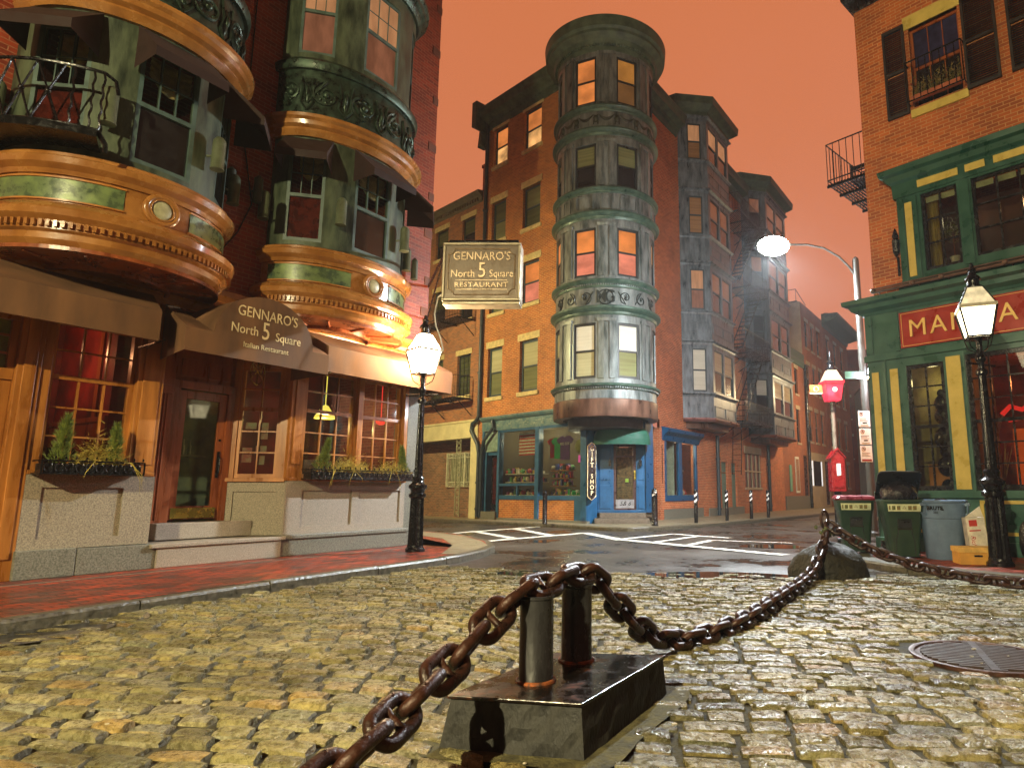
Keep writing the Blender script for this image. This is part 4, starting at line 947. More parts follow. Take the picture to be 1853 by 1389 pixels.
# bay windows
def ell(uc, a, b, t0=0, t1=180, n=40): return [(uc-a*math.cos(R_(t0+(t1-t0)*i/n)), -b*math.sin(R_(t0+(t1-t0)*i/n))) for i in range(n+1)]
def eframe(uc, a, b, t0, t1):
    p, r = ell(uc, a, b, t0, t1, 1); A = FL @ Vector((p[0], p[1], 0)); B = FL @ Vector((r[0], r[1], 0)); return frame(A.x, A.y, B.x-A.x, B.y-A.y), math.hypot(p[0]-r[0], p[1]-r[1])
WT = [(20, 51), (74, 107), (129, 160)]
for bi, (uc, a, b) in enumerate(BAYS):
    def sw(prof, nm, m__, t0=0, t1=180, s=0, n=40):
        q = MB(FL); q.sweep(ell(uc, a+s, b+s, t0, t1, n), prof); return q.build(nm, m__, rb, smooth=30)
    # orange bottom drum
    sw([(-.4, 4.34), (-.05, 4.34), (.02, 4.42), (.03, 4.50), (.08, 4.53), (.08, 4.64), (.15, 4.70), (.17, 4.78), (.10, 4.86), (.03, 4.90), (0, 4.92), (-.4, 4.92)], 'bay_base_moulding', WOODB)
    sw([(-.3, 4.92), (-.03, 4.92), (-.03, 5.30), (-.3, 5.30)], 'bay_base_drum', WOODB)
    sw([(-.3, 5.30), (0, 5.30), (.02, 5.36), (.09, 5.42), (.11, 5.50), (.05, 5.54), (.05, 5.58), (-.02, 5.62), (-.3, 5.62)], 'bay_base_top', WOODB)
    q = MB(FL); nd = 60
    for k in range(nd):
        F_, l_ = eframe(uc, a+.08, b+.08, 180*k/nd, 180*(k+.5)/nd); q.F = F_; q.box(0, l_, -.05, .05, 4.55, 4.63)
    q.build('bay_dentils', WOODB, rb)
    q = MB(FL); q.slab(ell(uc, a-.02, b-.02), 4.30, 4.35); q.build('bay_soffit', WOODR, rb)
    q = MB(FL)
    for t in (30, 60, 90, 120, 150):
        p_ = ell(uc, a-.1, b-.1, t, t, 1)[0]; p0 = ell(uc, .5*a, .5*b, t, t, 1)[0]; q.tube([(p0[0], p0[1], 4.30), (p_[0], p_[1], 4.30)], .03, 5)
    q.sweep(ell(uc, a*.5, b*.5), [(0, 4.24), (.05, 4.24), (.05, 4.31), (0, 4.31)]); q.build('soffit_ribs', WOODR, rb)
    for t0, t1 in ((6, 58), (60, 0), (76, 110), (128, 172)) if False else ((10, 74), (108, 172)):
        sw([(-.035, 4.97), (-.018, 4.97), (-.018, 5.25), (-.035, 5.25)], 'verdigris_panel', VERDP, t0, t1, 0, 24)
        q = MB(FL)
        for zz in (4.945, 5.25): q.sweep(ell(uc, a, b, t0-.5, t1+.5, 24), [(-.03, zz), (.0, zz), (.0, zz+.022), (-.03, zz+.022)])
        q.build('panel_bead', WOODG, rb, smooth=30)
    for tt in (91,):
        F_, l_ = eframe(uc, a, b, tt-5, tt+5); q = MB(F_)
        cx = l_/2
        q.tube([(cx+.20*math.cos(s), -.02, 5.11+.19*math.sin(s)) for s in [i*math.pi/16 for i in range(32)]], .045, 8, closed=True)
        q.tube([(cx+.152*math.cos(s), -.05, 5.11+.147*math.sin(s)) for s in [i*math.pi/16 for i in range(32)]], .014, 8, closed=True); q.build('roundel_ring', WOODB, rb, smooth=50)
        q = MB(F_); q.ball((cx, -.02, 5.11), .148, 20, 8, (1, .3, 1)); q.build('roundel_disc', DISC, rb, smooth=60)
    for ti, (zb, zt, wz0, wz1) in enumerate([(5.62, 7.72, 5.72, 7.5), (9.35, 11.6, 9.45, 11.3), (13.2, 15.5, 13.4, 15.2)]):
        q = MB(FL); edges = [0]+[x for w_ in WT for x in w_]+[180]
        for i in range(0, len(edges), 2): q.sweep(ell(uc, a-.08, b-.08, edges[i], edges[i+1], 8), [(0, zb), (0, zt), (-.12, zt), (-.12, zb)])
        q.sweep(ell(uc, a-.08, b-.08), [(0, wz1), (0, zt-.001), (-.11, zt-.001), (-.11, wz1)]); q.sweep(ell(uc, a-.08, b-.08), [(0, zb+.001), (0, wz0), (-.11, wz0), (-.11, zb+.001)])
        q.build('bay_wall', VERD, rb, smooth=30)
        for wi, (t0, t1) in enumerate(WT):
            F_, l_ = eframe(uc, a-.08, b-.08, t0, t1)
            up = lo = None
            if ti == 0:
                if wi == 0: lo = P_DKRED
                window(F_, 0, l_, wz0, wz1, rb, SASHG, GLD, P_DKRED if wi == 0 else P_DARK, rec=.0, cols=3, ru=2, rl=0, fw=.055, mid=.5, mw=.016)
                q = MB(F_)     # swag curtain behind the upper sash
                nx, nz_ = 22, 10; vv = []
                for j in range(nz_+1):
                    for i in range(nx+1):
                        u = i/nx; v = j/nz_; sag = (.30+.22*math.sin(math.pi*u))*v
                        vv.append((.16+(l_-.22)*u, .12+.02*math.sin(v*math.pi*7+math.sin(math.pi*u)*1.5), wz1-.05-sag))
                q.add(vv, [(j*(nx+1)+i, (j+1)*(nx+1)+i, (j+1)*(nx+1)+i+1, j*(nx+1)+i+1) for j in range(nz_) for i in range(nx)])
                q.build('swag_curtain', mat('swag_cream', (.80, .72, .42), .8, bump=0), rb, smooth=60)
                q = MB(F_)     # small window awning
                y0, y1, za, zb2 = -.04, -.62, 7.70, 7.18
                q.add([(-.1, y0, za), (l_+.1, y0, za), (l_+.1, y1, zb2), (-.1, y1, zb2)], [(0, 3, 2, 1)]); q.add([(-.1, y1, zb2), (l_+.1, y1, zb2), (l_+.1, y1, zb2-.14), (-.1, y1, zb2-.14)], [(0, 3, 2, 1)])
                for xx in (-.1, l_+.1): q.add([(xx, y0, za), (xx, y1, zb2), (xx, y1, zb2-.14), (xx, y0, zb2-.14)], [(0, 1, 2, 3)])
                q.build('window_awning', AWND, rb)
            else:
                window(F_, 0, l_, wz0, wz1, rb, SASHG, P_CURT if bi or ti > 1 else P_CURTD, P_CURTD, rec=.0, cols=3, ru=2, rl=0, fw=.05, mid=.5, mw=.014)
        # flood lamps: short cylinders between the windows
        if ti == 0:
            for t in (6, 63, 118, 170):
                p_ = ell(uc, a+.1, b+.1, t, t, 1)[0]; q = MB(FL); c = (p_[0], p_[1])
                q.lathe([(.001, 6.60), (.05, 6.59), (.088, 6.54), (.092, 6.5), (.092, 6.10), (.098, 6.09), (.098, 6.07), (.075, 6.07)], 14, c); pb = ell(uc, a-.1, b-.1, t, t, 1)[0]; q.tube([(pb[0], pb[1], 6.3), (c[0], c[1], 6.3)], .02, 6)
                q.build('wall_flood_lamp', mat('lamp_housing_green', (.10, .12, .07), .4), rb, smooth=40)
    for z0 in (7.72, 11.6):
        sw([(-.3, z0), (-.02, z0), (.02, z0+.05), (.05, z0+.1), (.05, z0+.13), (.12, z0+.17), (.14, z0+.24), (.19, z0+.28), (.20, z0+.34), (.10, z0+.38), (-.3, z0+.40)], 'bay_cornice', WOODB if z0 < 9 else VERDD)
        z1 = z0+.40
        sw([(-.3, z1), (-.04, z1), (-.04, z1+.95), (-.3, z1+.95)], 'bay_relief_frieze', VERDD)
        sw([(-.3, z1+.95), (.02, z1+.95), (.05, z1+1.0), (.06, z1+1.1), (.0, z1+1.18), (-.3, z1+1.22)], 'bay_sill_moulding', VERDD)
        q = MB(FL); zc = z1+.48
        def ep(t, z, o=.0): r = ell(uc, a-.04+o, b-.04+o, t, t, 1)[0]; return (r[0], r[1], z)
        for k in range(6):
            tc_ = 18+k*29; r0 = .27; d_ = 1 if k % 2 else -1; pts = []
            for i in range(40):
                u = i/39; an = math.pi/2*d_+d_*2*math.pi*1.35*u; r = r0*(1-u*.8); pts.append(ep(tc_+math.degrees(r*math.cos(an)/1.3), zc+r*math.sin(an), .015))
            q.tube([ep(tc_-14, zc-.2*d_, .01)]+pts, [.03]+[.034*(1-.5*i/39) for i in range(40)], 5)
            q.ball(ep(tc_, zc, 0), .07, 8, 5)
            for s_ in range(8):
                an = s_*math.pi/4; q.ball(ep(tc_+math.degrees(.14*math.cos(an)/1.3), zc+.14*math.sin(an), -.01), .035, 6, 4)
            q.ball(ep(tc_+14.5, zc, -.02), .11, 8, 8, (.6, .6, 2.2)); q.ball(ep(tc_+14.5, zc+.02, .03), .06, 8, 6, (.7, .7, 1.8))
            for s_ in (-1, 1): q.tube([ep(tc_+14.5+s_*5, zc+.3, .02), ep(tc_+14.5+s_*3.3, zc+.05, .03), ep(tc_+14.5+s_*5, zc-.2, .02), ep(tc_+14.5, zc-.36, .02)], .02, 5)
        q.build('scroll_relief', VERDD, rb, smooth=50)
q = MB(FL)
for (x, z) in ((2.12, 6.25), (2.6, 6.3), (6.3, 5.95)): q.lathe([(.02, z+.5), (.075, z+.44), (.078, z), (.05, z)], 12, (x, -.18)); q.tube([(x, 0, z+.25), (x, -.18, z+.25)], .02, 6)
q.build('wall_flood_lamp', mat('lamp_housing_dark', (.05, .06, .035), .45), rb, smooth=40)
q = MB(FL); q.tube([(2.35, -.02, 12), (2.36, -.02, 9), (2.34, -.03, 7.5), (2.6, -.03, 6.3), (2.4, -.03, 5.7), (2.1, -.03, 5.2), (1.9, -.03, 4.7)], .012, 5); q.build('wall_cable', BLACKI, rb)
# curved balcony rail on the first bay
q = MB(FL); uc, a, b = BAYS[0]; al = ell(uc, a+.42, b+.38, -8, 62, 22)
q.tube([(x, y, 6.62) for x, y in al]+[(al[-1][0]+.12, al[-1][1]-.02, 6.56), (al[-1][0]+.17, al[-1][1], 6.4)], .022, 6); q.tube([(x, y, 5.82) for x, y in al], .016, 6)
for i in range(0, 18, 3):
    p_, r_ = al[i], al[i+3]; q.tube([(p_[0], p_[1], 5.82), (r_[0], r_[1], 6.62)], .013, 5); q.tube([(p_[0], p_[1], 6.62), (r_[0], r_[1], 5.82)], .013, 5); mx_ = ((p_[0]+r_[0])/2, (p_[1]+r_[1])/2); q.ball((mx_[0], mx_[1], 6.22), .035, 8, 5)
for i in (19, 21, 22): q.tube([(al[i][0]+.01*math.sin(k_*1.5), al[i][1]+.01*math.cos(k_*1.5), 5.82+k_*.05) for k_ in range(17)], .014, 5)
q.sweep(al, [(-.5, 5.72), (.05, 5.70), (.08, 5.78), (.0, 5.82), (-.5, 5.80)]); q.tube([(al[-1][0], al[-1][1], 5.8), (al[-1][0]+.1, al[-1][1], 5.66), (al[-1][0]+.12, al[-1][1]+.05, 5.58)], .03, 6)
q.build('iron_balcony', BLACKI, rb, smooth=40)
# ---- canvas awnings
def awning(x0, x1, y1, zt, zf, zb, lhip, rhip, m__=AWN, ns=1):
    q = MB(FL); A = [(x0, 0, zt), (x1, 0, zt), (x1-rhip, -y1, zf), (x0+lhip, -y1, zf)]
    nx, ny = 24, 6; vv = []
    for j in range(ny+1):
        v = j/ny
        for i in range(nx+1):
            u = i/nx; xl = A[0][0]*(1-v)+A[3][0]*v; xr = A[1][0]*(1-v)+A[2][0]*v
            vv.append((xl+(xr-xl)*u, -y1*v, zt+(zf-zt)*v-.035*math.sin(math.pi*v)*abs(math.sin(u*math.pi*3))))
    q.add(vv, [(j*(nx+1)+i, (j+1)*(nx+1)+i, (j+1)*(nx+1)+i+1, j*(nx+1)+i+1) for j in range(ny) for i in range(nx)])
    xa, xb = A[3][0], A[2][0]
    q.add([(xa, -y1, zf), (xb, -y1, zf), (xb, -y1+.015, zb), (xa, -y1+.015, zb)], [(0, 3, 2, 1)])
    q.add([(xb, -y1, zf), (x1, 0, zt), (x1, 0, zb), (xb, -y1, zb)], [(0, 3, 2, 1)]); q.add([(xa, -y1, zf), (x0, 0, zt), (x0, 0, zb), (xa, -y1, zb)], [(0, 1, 2, 3)])
    q.tube([(xa, -y1+.02, zb), (xb, -y1+.02, zb)], .012, 6)
    return q.build('canvas_awning', m__, rb, smooth=30)
awning(-4, 1.22, .92, 4.28, 3.80, 3.38, 0, .25)
awning(3.72, 6.98, .92, 4.28, 3.84, 3.38, .0, .12)
q = MB(FL); q.tube([(6.8, -.05, 3.4), (6.8, -.9, 3.5)], .015, 6); q.tube([(3.9, -.05, 3.4), (3.9, -.9, 3.4)], .015, 6); q.tube([(1.1, -.05, 3.4), (1.05, -.9, 3.4)], .015, 6); q.build('awning_arms', BLACKI, rb)
# entrance awning with barrel vault
q = MB(FL); y1 = 1.18; xc, r_ = 2.40, .82; nb = 20
arcp = [(xc-r_*math.cos(math.pi*i/nb), 3.60+.72*math.sin(math.pi*i/nb)) for i in range(nb+1)]
poly = [(1.18, 3.26), (3.55, 3.26), (3.55, 3.60)]+arcp[::-1]+[(1.18, 3.60)]
q.prism(poly, -y1, -y1+.015)
q.add([(x, -y1, z) for x, z in arcp]+[(x, -.05, z) for x, z in arcp], [(i, i+1, nb+1+i+1, nb+1+i) for i in range(nb)])
q.add([(1.18, -y1, 3.60), (arcp[0][0], -y1, 3.60), (arcp[0][0], -.05, 4.15), (1.4, -.05, 4.15)], [(0, 1, 2, 3)])
q.add([(arcp[-1][0], -y1, 3.60), (3.55, -y1, 3.60), (3.6, -.05, 4.15), (arcp[-1][0], -.05, 4.15)], [(0, 1, 2, 3)])
for xx, xw in ((1.18, 1.4), (3.55, 3.6)): q.add([(xx, -y1, 3.26), (xx, -y1, 3.60), (xw, -.05, 4.15), (xw, -.05, 3.26)], [(0, 1, 2, 3)])
ea = q.build('entrance_awning', AWN, rb, smooth=30)
FA = FL
text_mesh("GENNARO'S", .235, .006, FL, xc, 4.02, -y1-.006, CREAM, ea, xs=.78)
text_mesh("North", .21, .006, FL, xc-.37, 3.735, -y1-.006, CREAM, ea, xs=.82)
text_mesh("Square", .20, .006, FL, xc+.36, 3.71, -y1-.006, CREAM, ea, xs=.82)
text_mesh("5", .40, .006, FL, xc-.03, 3.76, -y1-.008, CREAM, ea, xs=.72)
text_mesh("Italian Restaurant", .12, .006, FL, xc, 3.50, -y1-.006, CREAM, ea, xs=.9)
# ---- projecting sign
sg = thing('hanging_sign', "framed bronze box sign reading Gennaro's 5 North Square Restaurant, hung from the brick corner", 'sign', (-1.85, 9.5, 4.0))
# wall bracket reaches back to the restaurant corner
FS = frame(-1.85, 9.5, 1, 0)
SW = Vector((-2.55, 12.3, 0))
P0 = Vector((-4.0, 14.2, 0))
SY = 11.6; FS = frame(-2.26, SY, 1, .0); k_ = SY/9.5
sg.location = (-2.26, SY, 4.6); sg['_o'] = (-2.26, SY, 4.6)
x0, x1, z0, z1 = -.73, .73, 4.75, 5.88
q = MB(FS)
q.box(x0+.02, x1-.02, .0, .34, z0+.03, z1-.03); q.build('sign_box', mat('sign_bronze', (.12, .085, .055), .4, metal=.3, scale=6, bump=.05), sg, bevel=.01)
q = MB(FS)
for b_ in ((x0, x1, z0, z0+.05), (x0, x1, z1-.05, z1), (x0, x0+.05, z0+.05, z1-.05), (x1-.05, x1, z0+.05, z1-.05)): q.box(b_[0], b_[1], -.035, .37, b_[2], b_[3])
q.box(x0+.01, x1-.01, .02, .36, z0-.06, z0); q.build('sign_frame', mat('sign_frame_pale', (.42, .36, .25), .4, metal=.2, bump=.04), sg, bevel=.012)
q = MB(FS); c = .11
zz0, zz1, xx0, xx1 = z0+.12, z1-.12, x0+.11, x1-.11; pts = []
for cx, cz, a0 in ((xx0, zz0, 0), (xx1, zz0, 90), (xx1, zz1, 180), (xx0, zz1, 270)):
    seg = [(cx+c*math.cos(R_(a0+90-t)), -.006, cz+c*math.sin(R_(a0+90-t))) for t in range(0, 91, 15)]
    pts += seg
q.tube(pts, .012, 5, closed=True); q.tube([(xx0+.14, -.006, z0+.40), (xx1-.14, -.006, z0+.40)], .007, 4); q.tube([(xx0+.14, -.006, z0+.22), (xx1-.14, -.006, z0+.22)], .007, 4)
BRZ = mat('sign_letter_bronze', (.52, .38, .24), .35, metal=.4, bump=.03); q.build('sign_border', BRZ, sg)
text_mesh("GENNARO'S", .23, .02, FS, 0, z1-.27, -.008, BRZ, sg, xs=.85); text_mesh("North", .20, .02, FS, -.35, z0+.52, -.008, BRZ, sg, xs=.9); text_mesh("Square", .20, .02, FS, .37, z0+.52, -.008, BRZ, sg, xs=.82)
text_mesh("5", .42, .02, FS, .01, z0+.58, -.01, BRZ, sg, xs=.8); text_mesh("RESTAURANT", .13, .02, FS, 0, z0+.305, -.008, BRZ, sg, xs=1.15, spacing=1.12)
q = MB()
cpt = FL @ Vector((6.9, -.02, 0))
for zz in (5.98,): q.tube([(cpt.x, cpt.y, zz), (-2.9, SY+.17, zz), (-1.6, SY+.17, zz)], .03, 8)
for xx in (-2.75, -1.8): q.tube([(xx, SY+.17, 5.98), (xx, SY+.17, 5.86)], .015, 6)
q.tube([(cpt.x, cpt.y, 5.2), (-2.95, SY+.17, 5.96)], .018, 6)
q.build('bracket', BLACKI, sg)
q = MB(); q.tube([(-3.02, SY+.2, 4.95), (-3.12, SY+.25, 4.9), (-3.2, SY+.35, 4.6), (-3.15, SY+.3, 4.35), (-3.05, SY+.3, 4.1), (-3.02, SY+.4, 3.9), (-3.15, SY+.6, 3.75), (-3.4, SY+1.2, 3.75), (cpt.x+.02, cpt.y-.1, 3.9)], .014, 6); q.tube([(-3.02, SY+.2, 4.95), (-2.95, SY+.2, 4.85)], .014, 6); q.build('cable', WHITE, sg)
# ---- window boxes and plants
def wbox(x0, x1, label):
    t = thing('window_box', label, 'planter', tuple(FL @ Vector(((x0+x1)/2, -.2, 1.46))))
    q = MB(FL); q.box(x0+.03, x1-.03, -.34, -.09, 1.50, 1.62); q.build('trough', BLACKP, t)
    q = MB(FL); q.tube([(x0, -.37, 1.49), (x1, -.37, 1.49)], .012, 6); q.tube([(x0, -.37, 1.66), (x1, -.37, 1.66)], .012, 6)
    for y in (-.37, -.09):
        pass
    for xx in (x0, x1): q.tube([(xx, -.08, 1.49), (xx, -.37, 1.49)], .012, 6); q.tube([(xx, -.08, 1.66), (xx, -.37, 1.66)], .012, 6); q.tube([(xx, -.37, 1.49), (xx, -.37, 1.66)], .012, 6)
    x = x0+.07
    while x < x1-.03:
        q.tube([(x+.045*math.cos(s), -.37, 1.575+.06*math.sin(s)) for s in [i*math.pi/5 for i in range(10)]], .008, 5, closed=True)
        q.ball((x+.07, -.37, 1.70), .014, 6, 4, (1, 1, 1.8)); x += .115
    q.box(x0, x1, -.37, -.08, 1.482, 1.492); q.build('iron_rail', BLACKI, t, smooth=50)
    return t
wbox(.02, 1.22, 'black iron window box below the left multi-pane window'); wbox(3.95, 6.42, 'long black iron window box below the paired windows behind the lamp post')
def conifer(x, y, z, h, r, label, m__=LEAF, lean=0):
    c = FL @ Vector((x, y, z)); t = thing('dwarf_conifer', label, 'shrub', tuple(c), 'small conifers in the window boxes')
    q = MB(frame(c.x, c.y, 1, 0, c.z)); q.tube([(0, 0, 0), (lean*.5, 0, h*.5), (lean, 0, h*.95)], [.014, .01, .003], 6); q.build('trunk', WOODR, t)
    q = MB(frame(c.x, c.y, 1, 0, c.z)); rg = random.Random(int(x*100)); an0 = x
    for i in range(1300):
        v = rg.random()**.8; rr = r*(1-v)**.8*rg.uniform(.25, 1.0)*(1+.35*math.sin(an0+v*17)*math.sin(v*9))*(1 if v > .08 else .6); an = rg.uniform(0, 6.283); zc = .03+v*h; bx, by = rr*math.cos(an)+lean*v, rr*math.sin(an)
        l = rg.uniform(.04, .10); up = rg.uniform(.3, 1.2); wv = .007
        dx, dy = math.cos(an), math.sin(an); q.add([(bx-dy*wv, by+dx*wv, zc), (bx+dy*wv, by-dx*wv, zc), (bx+dx*l*.6, by+dy*l*.6, zc+l*up)], [(0, 1, 2)])
        q.add([(bx, by, zc-wv), (bx, by, zc+wv), (bx+dx*l*.5+dy*.01, by+dy*l*.5-dx*.01, zc+l*up)], [(0, 1, 2)])
    q.build('foliage', m__, t)
conifer(.25, -.22, 1.6, .62, .16, 'taller dwarf conifer at the left end of the window box under the left window', lean=.05)
conifer(.88, -.22, 1.6, .55, .12, 'dwarf conifer at the right end of the window box under the left window')
conifer(4.22, -.22, 1.6, .58, .15, 'leaning dwarf conifer at the left end of the long window box', lean=.14)
conifer(6.22, -.22, 1.6, .55, .13, 'dwarf conifer at the right end of the long window box, next to the lamp post', lean=-.05)
def cutting(x0, x1, label, n=500, hang=3, zz=.16):
    c = FL @ Vector(((x0+x1)/2, -.25, 1.62)); q = MB(FL); rg = random.Random(int(x0*77))
    for i in range(n):
        u = rg.random(); x = x0+(x1-x0)*u; y = -.25+rg.gauss(0, .07); z = 1.62+abs(rg.gauss(0, zz))*math.sin(math.pi*min(1, max(0, u)))**.5
        an = rg.uniform(0, 6.28); l = rg.uniform(.04, .10); w_ = .007
        q.add([(x-w_, y, z), (x+w_, y, z), (x+l*math.cos(an), y-abs(l*math.sin(an))*.6, z+l*rg.uniform(-.3, .8))], [(0, 1, 2)])
    for i in range(hang):
        x = x0+(x1-x0)*rg.random(); s = rg.choice((-1, 1))*rg.uniform(.05, .35); d = rg.uniform(.1, .38)
        q.tube([(x, -.28, 1.66), (x+s*.5, -.42, 1.66), (x+s, -.45, 1.6-d*.5), (x+s*1.1, -.44, 1.6-d)], [.005, .005, .004, .0015], 4)
    tag(q.build('evergreen_cuttings', LEAFY, None), label, 'plant', 'evergreen cuttings in the window boxes')
cutting(.38, .98, 'yellowish evergreen cuttings trailing over the left window box', 1500, 4)
cutting(4.4, 5.3, 'bushy yellow evergreen cuttings in the left half of the long window box', 2200, 4, .15)
cutting(5.45, 6.3, 'low yellow-green cuttings in the right half of the long window box', 1500, 2, .11)
# ================================================================ RIGHT BUILDING
FR = frame(5.95, 13.3, .70, -.714)
mb_ = thing('corner_restaurant', 'brick building with green and yellow shopfront under a red sign with gold lettering', 'building', (7.5, 12.5, 0))
q = MB(FR); q.wall(-.16, 7, 5.15, 12.35, [(.98, 1.95, 9.3, 11.15), (3.5, 4.45, 9.3, 11.15), (.9, 1.75, 5.6, 7.34), (1.85, 3.98, 5.6, 7.34), (4.05, 4.9, 5.6, 7.34)], d=.3)
q.add([(-.16, 0, .1), (-.16, 9, .1), (-.16, 9, 12.35), (-.16, 0, 12.35), (7, 9, .1), (7, 9, 12.35)], [(0, 3, 2, 1), (1, 2, 5, 4)]); q.build('wall', BR_R, mb_)
q = MB(FR); q.box(-.16, 7, .31, 9, 12.35, 12.45); q.build('roof', ROOFM, mb_)
q = MB(FR); q.sweep([(-.16, 9), (-.16, 0), (7, 0)], [(0, 12.2), (.05, 12.25), (.08, 12.42), (.2, 12.5), (.22, 12.65), (0, 12.7)])
for k in range(40): q.box(-.1+k*.18, -.02+k*.18, -.1, 0, 12.22, 12.36)
q.build('cornice', BLACKP, mb_)
for x0 in (.98, 3.5):
    window(FR, x0, x0+.97, 9.3, 11.15, mb_, WOODR, mat('pane_dusk_blue', (.02, .022, .06), .1, var=.4, bump=0, coat=.3), P_DARK, rec=.12, cols=3, ru=1, rl=1, fw=.05)
    q = MB(FR); q.box(x0-.1, x0+1.08, -.03, .1, 11.15, 11.45); q.build('lintel', RYEL, mb_, bevel=.01)
    q = MB(FR); q.box(x0-.06, x0+1.05, -.06, .1, 9.06, 9.24); q.build('sill', RYEL, mb_, bevel=.01)
for xs_ in ((.44, .90), (2.02, 2.62), (2.80, 3.42), (4.52, 5.1)):
    q = MB(FR); a, b = xs_
    q.box(a, a+.05, -.07, -.02, 9.2, 11.3); q.box(b-.05, b, -.07, -.02, 9.2, 11.3); q.box(a+.05, b-.05, -.07, -.02, 9.2, 9.28); q.box(a+.05, b-.05, -.07, -.02, 11.22, 11.3); q.box(a+.05, b-.05, -.07, -.02, 10.2, 10.27)
    z = 9.3
    while z < 11.2:
        if not 10.16 < z < 10.27: q.add([(a+.05, -.06, z), (b-.05, -.06, z), (b-.05, -.03, z+.045), (a+.05, -.03, z+.045)], [(0, 1, 2, 3)])
        z += .048
    q.build('shutter', SHUT, mb_)
q = MB(FR); q.tube([(.92, -.02, 9.35), (.92, -.22, 9.35), (2.02, -.22, 9.35), (2.02, -.02, 9.35)], .014, 6); q.tube([(.92, -.02, 10.25), (.92, -.22, 10.25), (2.02, -.22, 10.25), (2.02, -.02, 10.25)], .018, 6)
for k in range(9): x = .92+1.1*k/8; q.tube([(x, -.22, 9.35), (x, -.22, 10.25)], .010, 5)
q.build('window_railing', BLACKI, mb_)
c = FR @ Vector((1.45, -.13, 9.36)); t = thing('window_planter', 'terracotta trough of plants behind the railing of the upper shuttered window', 'planter', tuple(c))
q = MB(FR); q.box(1.0, 1.94, -.19, -.07, 9.37, 9.47); q.build('trough', mat('terracotta', (.34, .09, .04), .7), t)
q = MB(FR); rg = random.Random(5)
for i in range(700):
    x = rg.uniform(1.0, 1.94); h_ = abs(rg.gauss(0, .16))+.02; l = rg.uniform(.03, .07); an = rg.uniform(0, 6.28)
    q.add([(x-.008, -.13, 9.46+h_), (x+.008, -.13+rg.uniform(-.06, .06), 9.46+h_), (x+l*math.cos(an), -.13+l*math.sin(an), 9.47+h_+l)], [(0, 1, 2)])
q.build('leaves', mat('planter_leaves', (.06, .09, .03), .6, col2=(.32, .20, .06), scale=12, bump=0), t)
# green first-floor window
q = MB(FR)
q.wall(.5, 7, 5.42, 7.35, [(.98, 1.66, 5.66, 7.30), (1.92, 3.9, 5.72, 7.30), (4.1, 4.8, 5.72, 7.3)], y=-.12, d=.14)
q.add([(.5, -.12, 5.42), (.5, 0, 5.42), (.5, 0, 7.35), (.5, -.12, 7.35)], [(0, 3, 2, 1)])
q.box(.44, 7, -.2, -.0, 5.34, 5.42); q.box(.5, 7, -.16, -.12, 5.45, 5.55)
q.box(1.70, 1.88, -.15, -.12, 5.6, 7.3); q.box(.60, .64, -.14, -.12, 5.5, 7.3); q.box(.82, .90, -.15, -.12, 5.5, 7.3)
q.build('green_window_surround', RGRN, mb_, bevel=.006)
q = MB(FR); q.sweep([(.46, .0), (.46, -.12), (7, -.12)], [(-.1, 7.352), (.02, 7.352), (.03, 7.65), (.1, 7.70), (.14, 7.80), (.22, 7.84), (.24, 7.95), (-.1, 8.0)]); q.build('window_hood', RGRN, mb_)
q = MB(FR)
q.box(.66, .80, -.138, -.12, 5.6, 7.2)
for a, b in ((.95, 1.72), (1.85, 2.2), (2.35, 3.6)): q.box(a, b, -.165, -.14, 7.45, 7.60)
q.build('yellow_insets', RYEL, mb_)
window(FR, .98, 1.66, 5.66, 7.30, mb_, BLACKP, GL, None, rec=-.08, cols=2, ru=3, fw=.05, mw=.03)
window(FR, 1.92, 3.9, 5.72, 7.30, mb_, BLACKP, GL, None, rec=-.08, cols=5, ru=3, fw=.05, mw=.03)
window(FR, 4.1, 4.8, 5.72, 7.30, mb_, BLACKP, GL, None, rec=-.08, cols=2, ru=3, fw=.05, mw=.03)
q = MB(FR); q.box(.6, 6.8, 1.2, 1.25, 5.4, 7.4); q.box(.6, 6.8, .05, 1.2, 5.4, 5.44); q.build('upper_room_wall', mat('upper_room', (.06, .022, .015), .8, scale=1.2, var=.7), mb_)
q = MB(FR)
for a, b in ((1.03, 1.24), (1.02, 1.05)):
    n = 14; vv = []
    for j in range(2):
        for i in range(n+1): vv.append((a+(b-a)*i/n, .1+.03*math.sin(i*1.7), 5.7+j*1.55))
    q.add(vv, [(i, i+1, n+2+i, n+1+i) for i in range(n)])
q.build('curtain', mat('curtain_yellow', (.42, .30, .08), .8), mb_)
q = MB(FR)
for a, b in ((1.04, 1.3), (1.34, 1.6), (1.98, 2.28), (2.36, 2.66), (2.74, 3.05)): q.box(a, b, .0, .01, 7.12, 7.24)
q.build('blind_edge', mat('blind_pale', (.45, .45, .3), .6), mb_)
light('room_lamp', mb_, (*W(FR, 1.5, .8), 6.9), 6, (1, .8, .5), .1); light('room_lamp', mb_, (*W(FR, 2.9, .8), 6.9), 8, (1, .5, .25), .1)
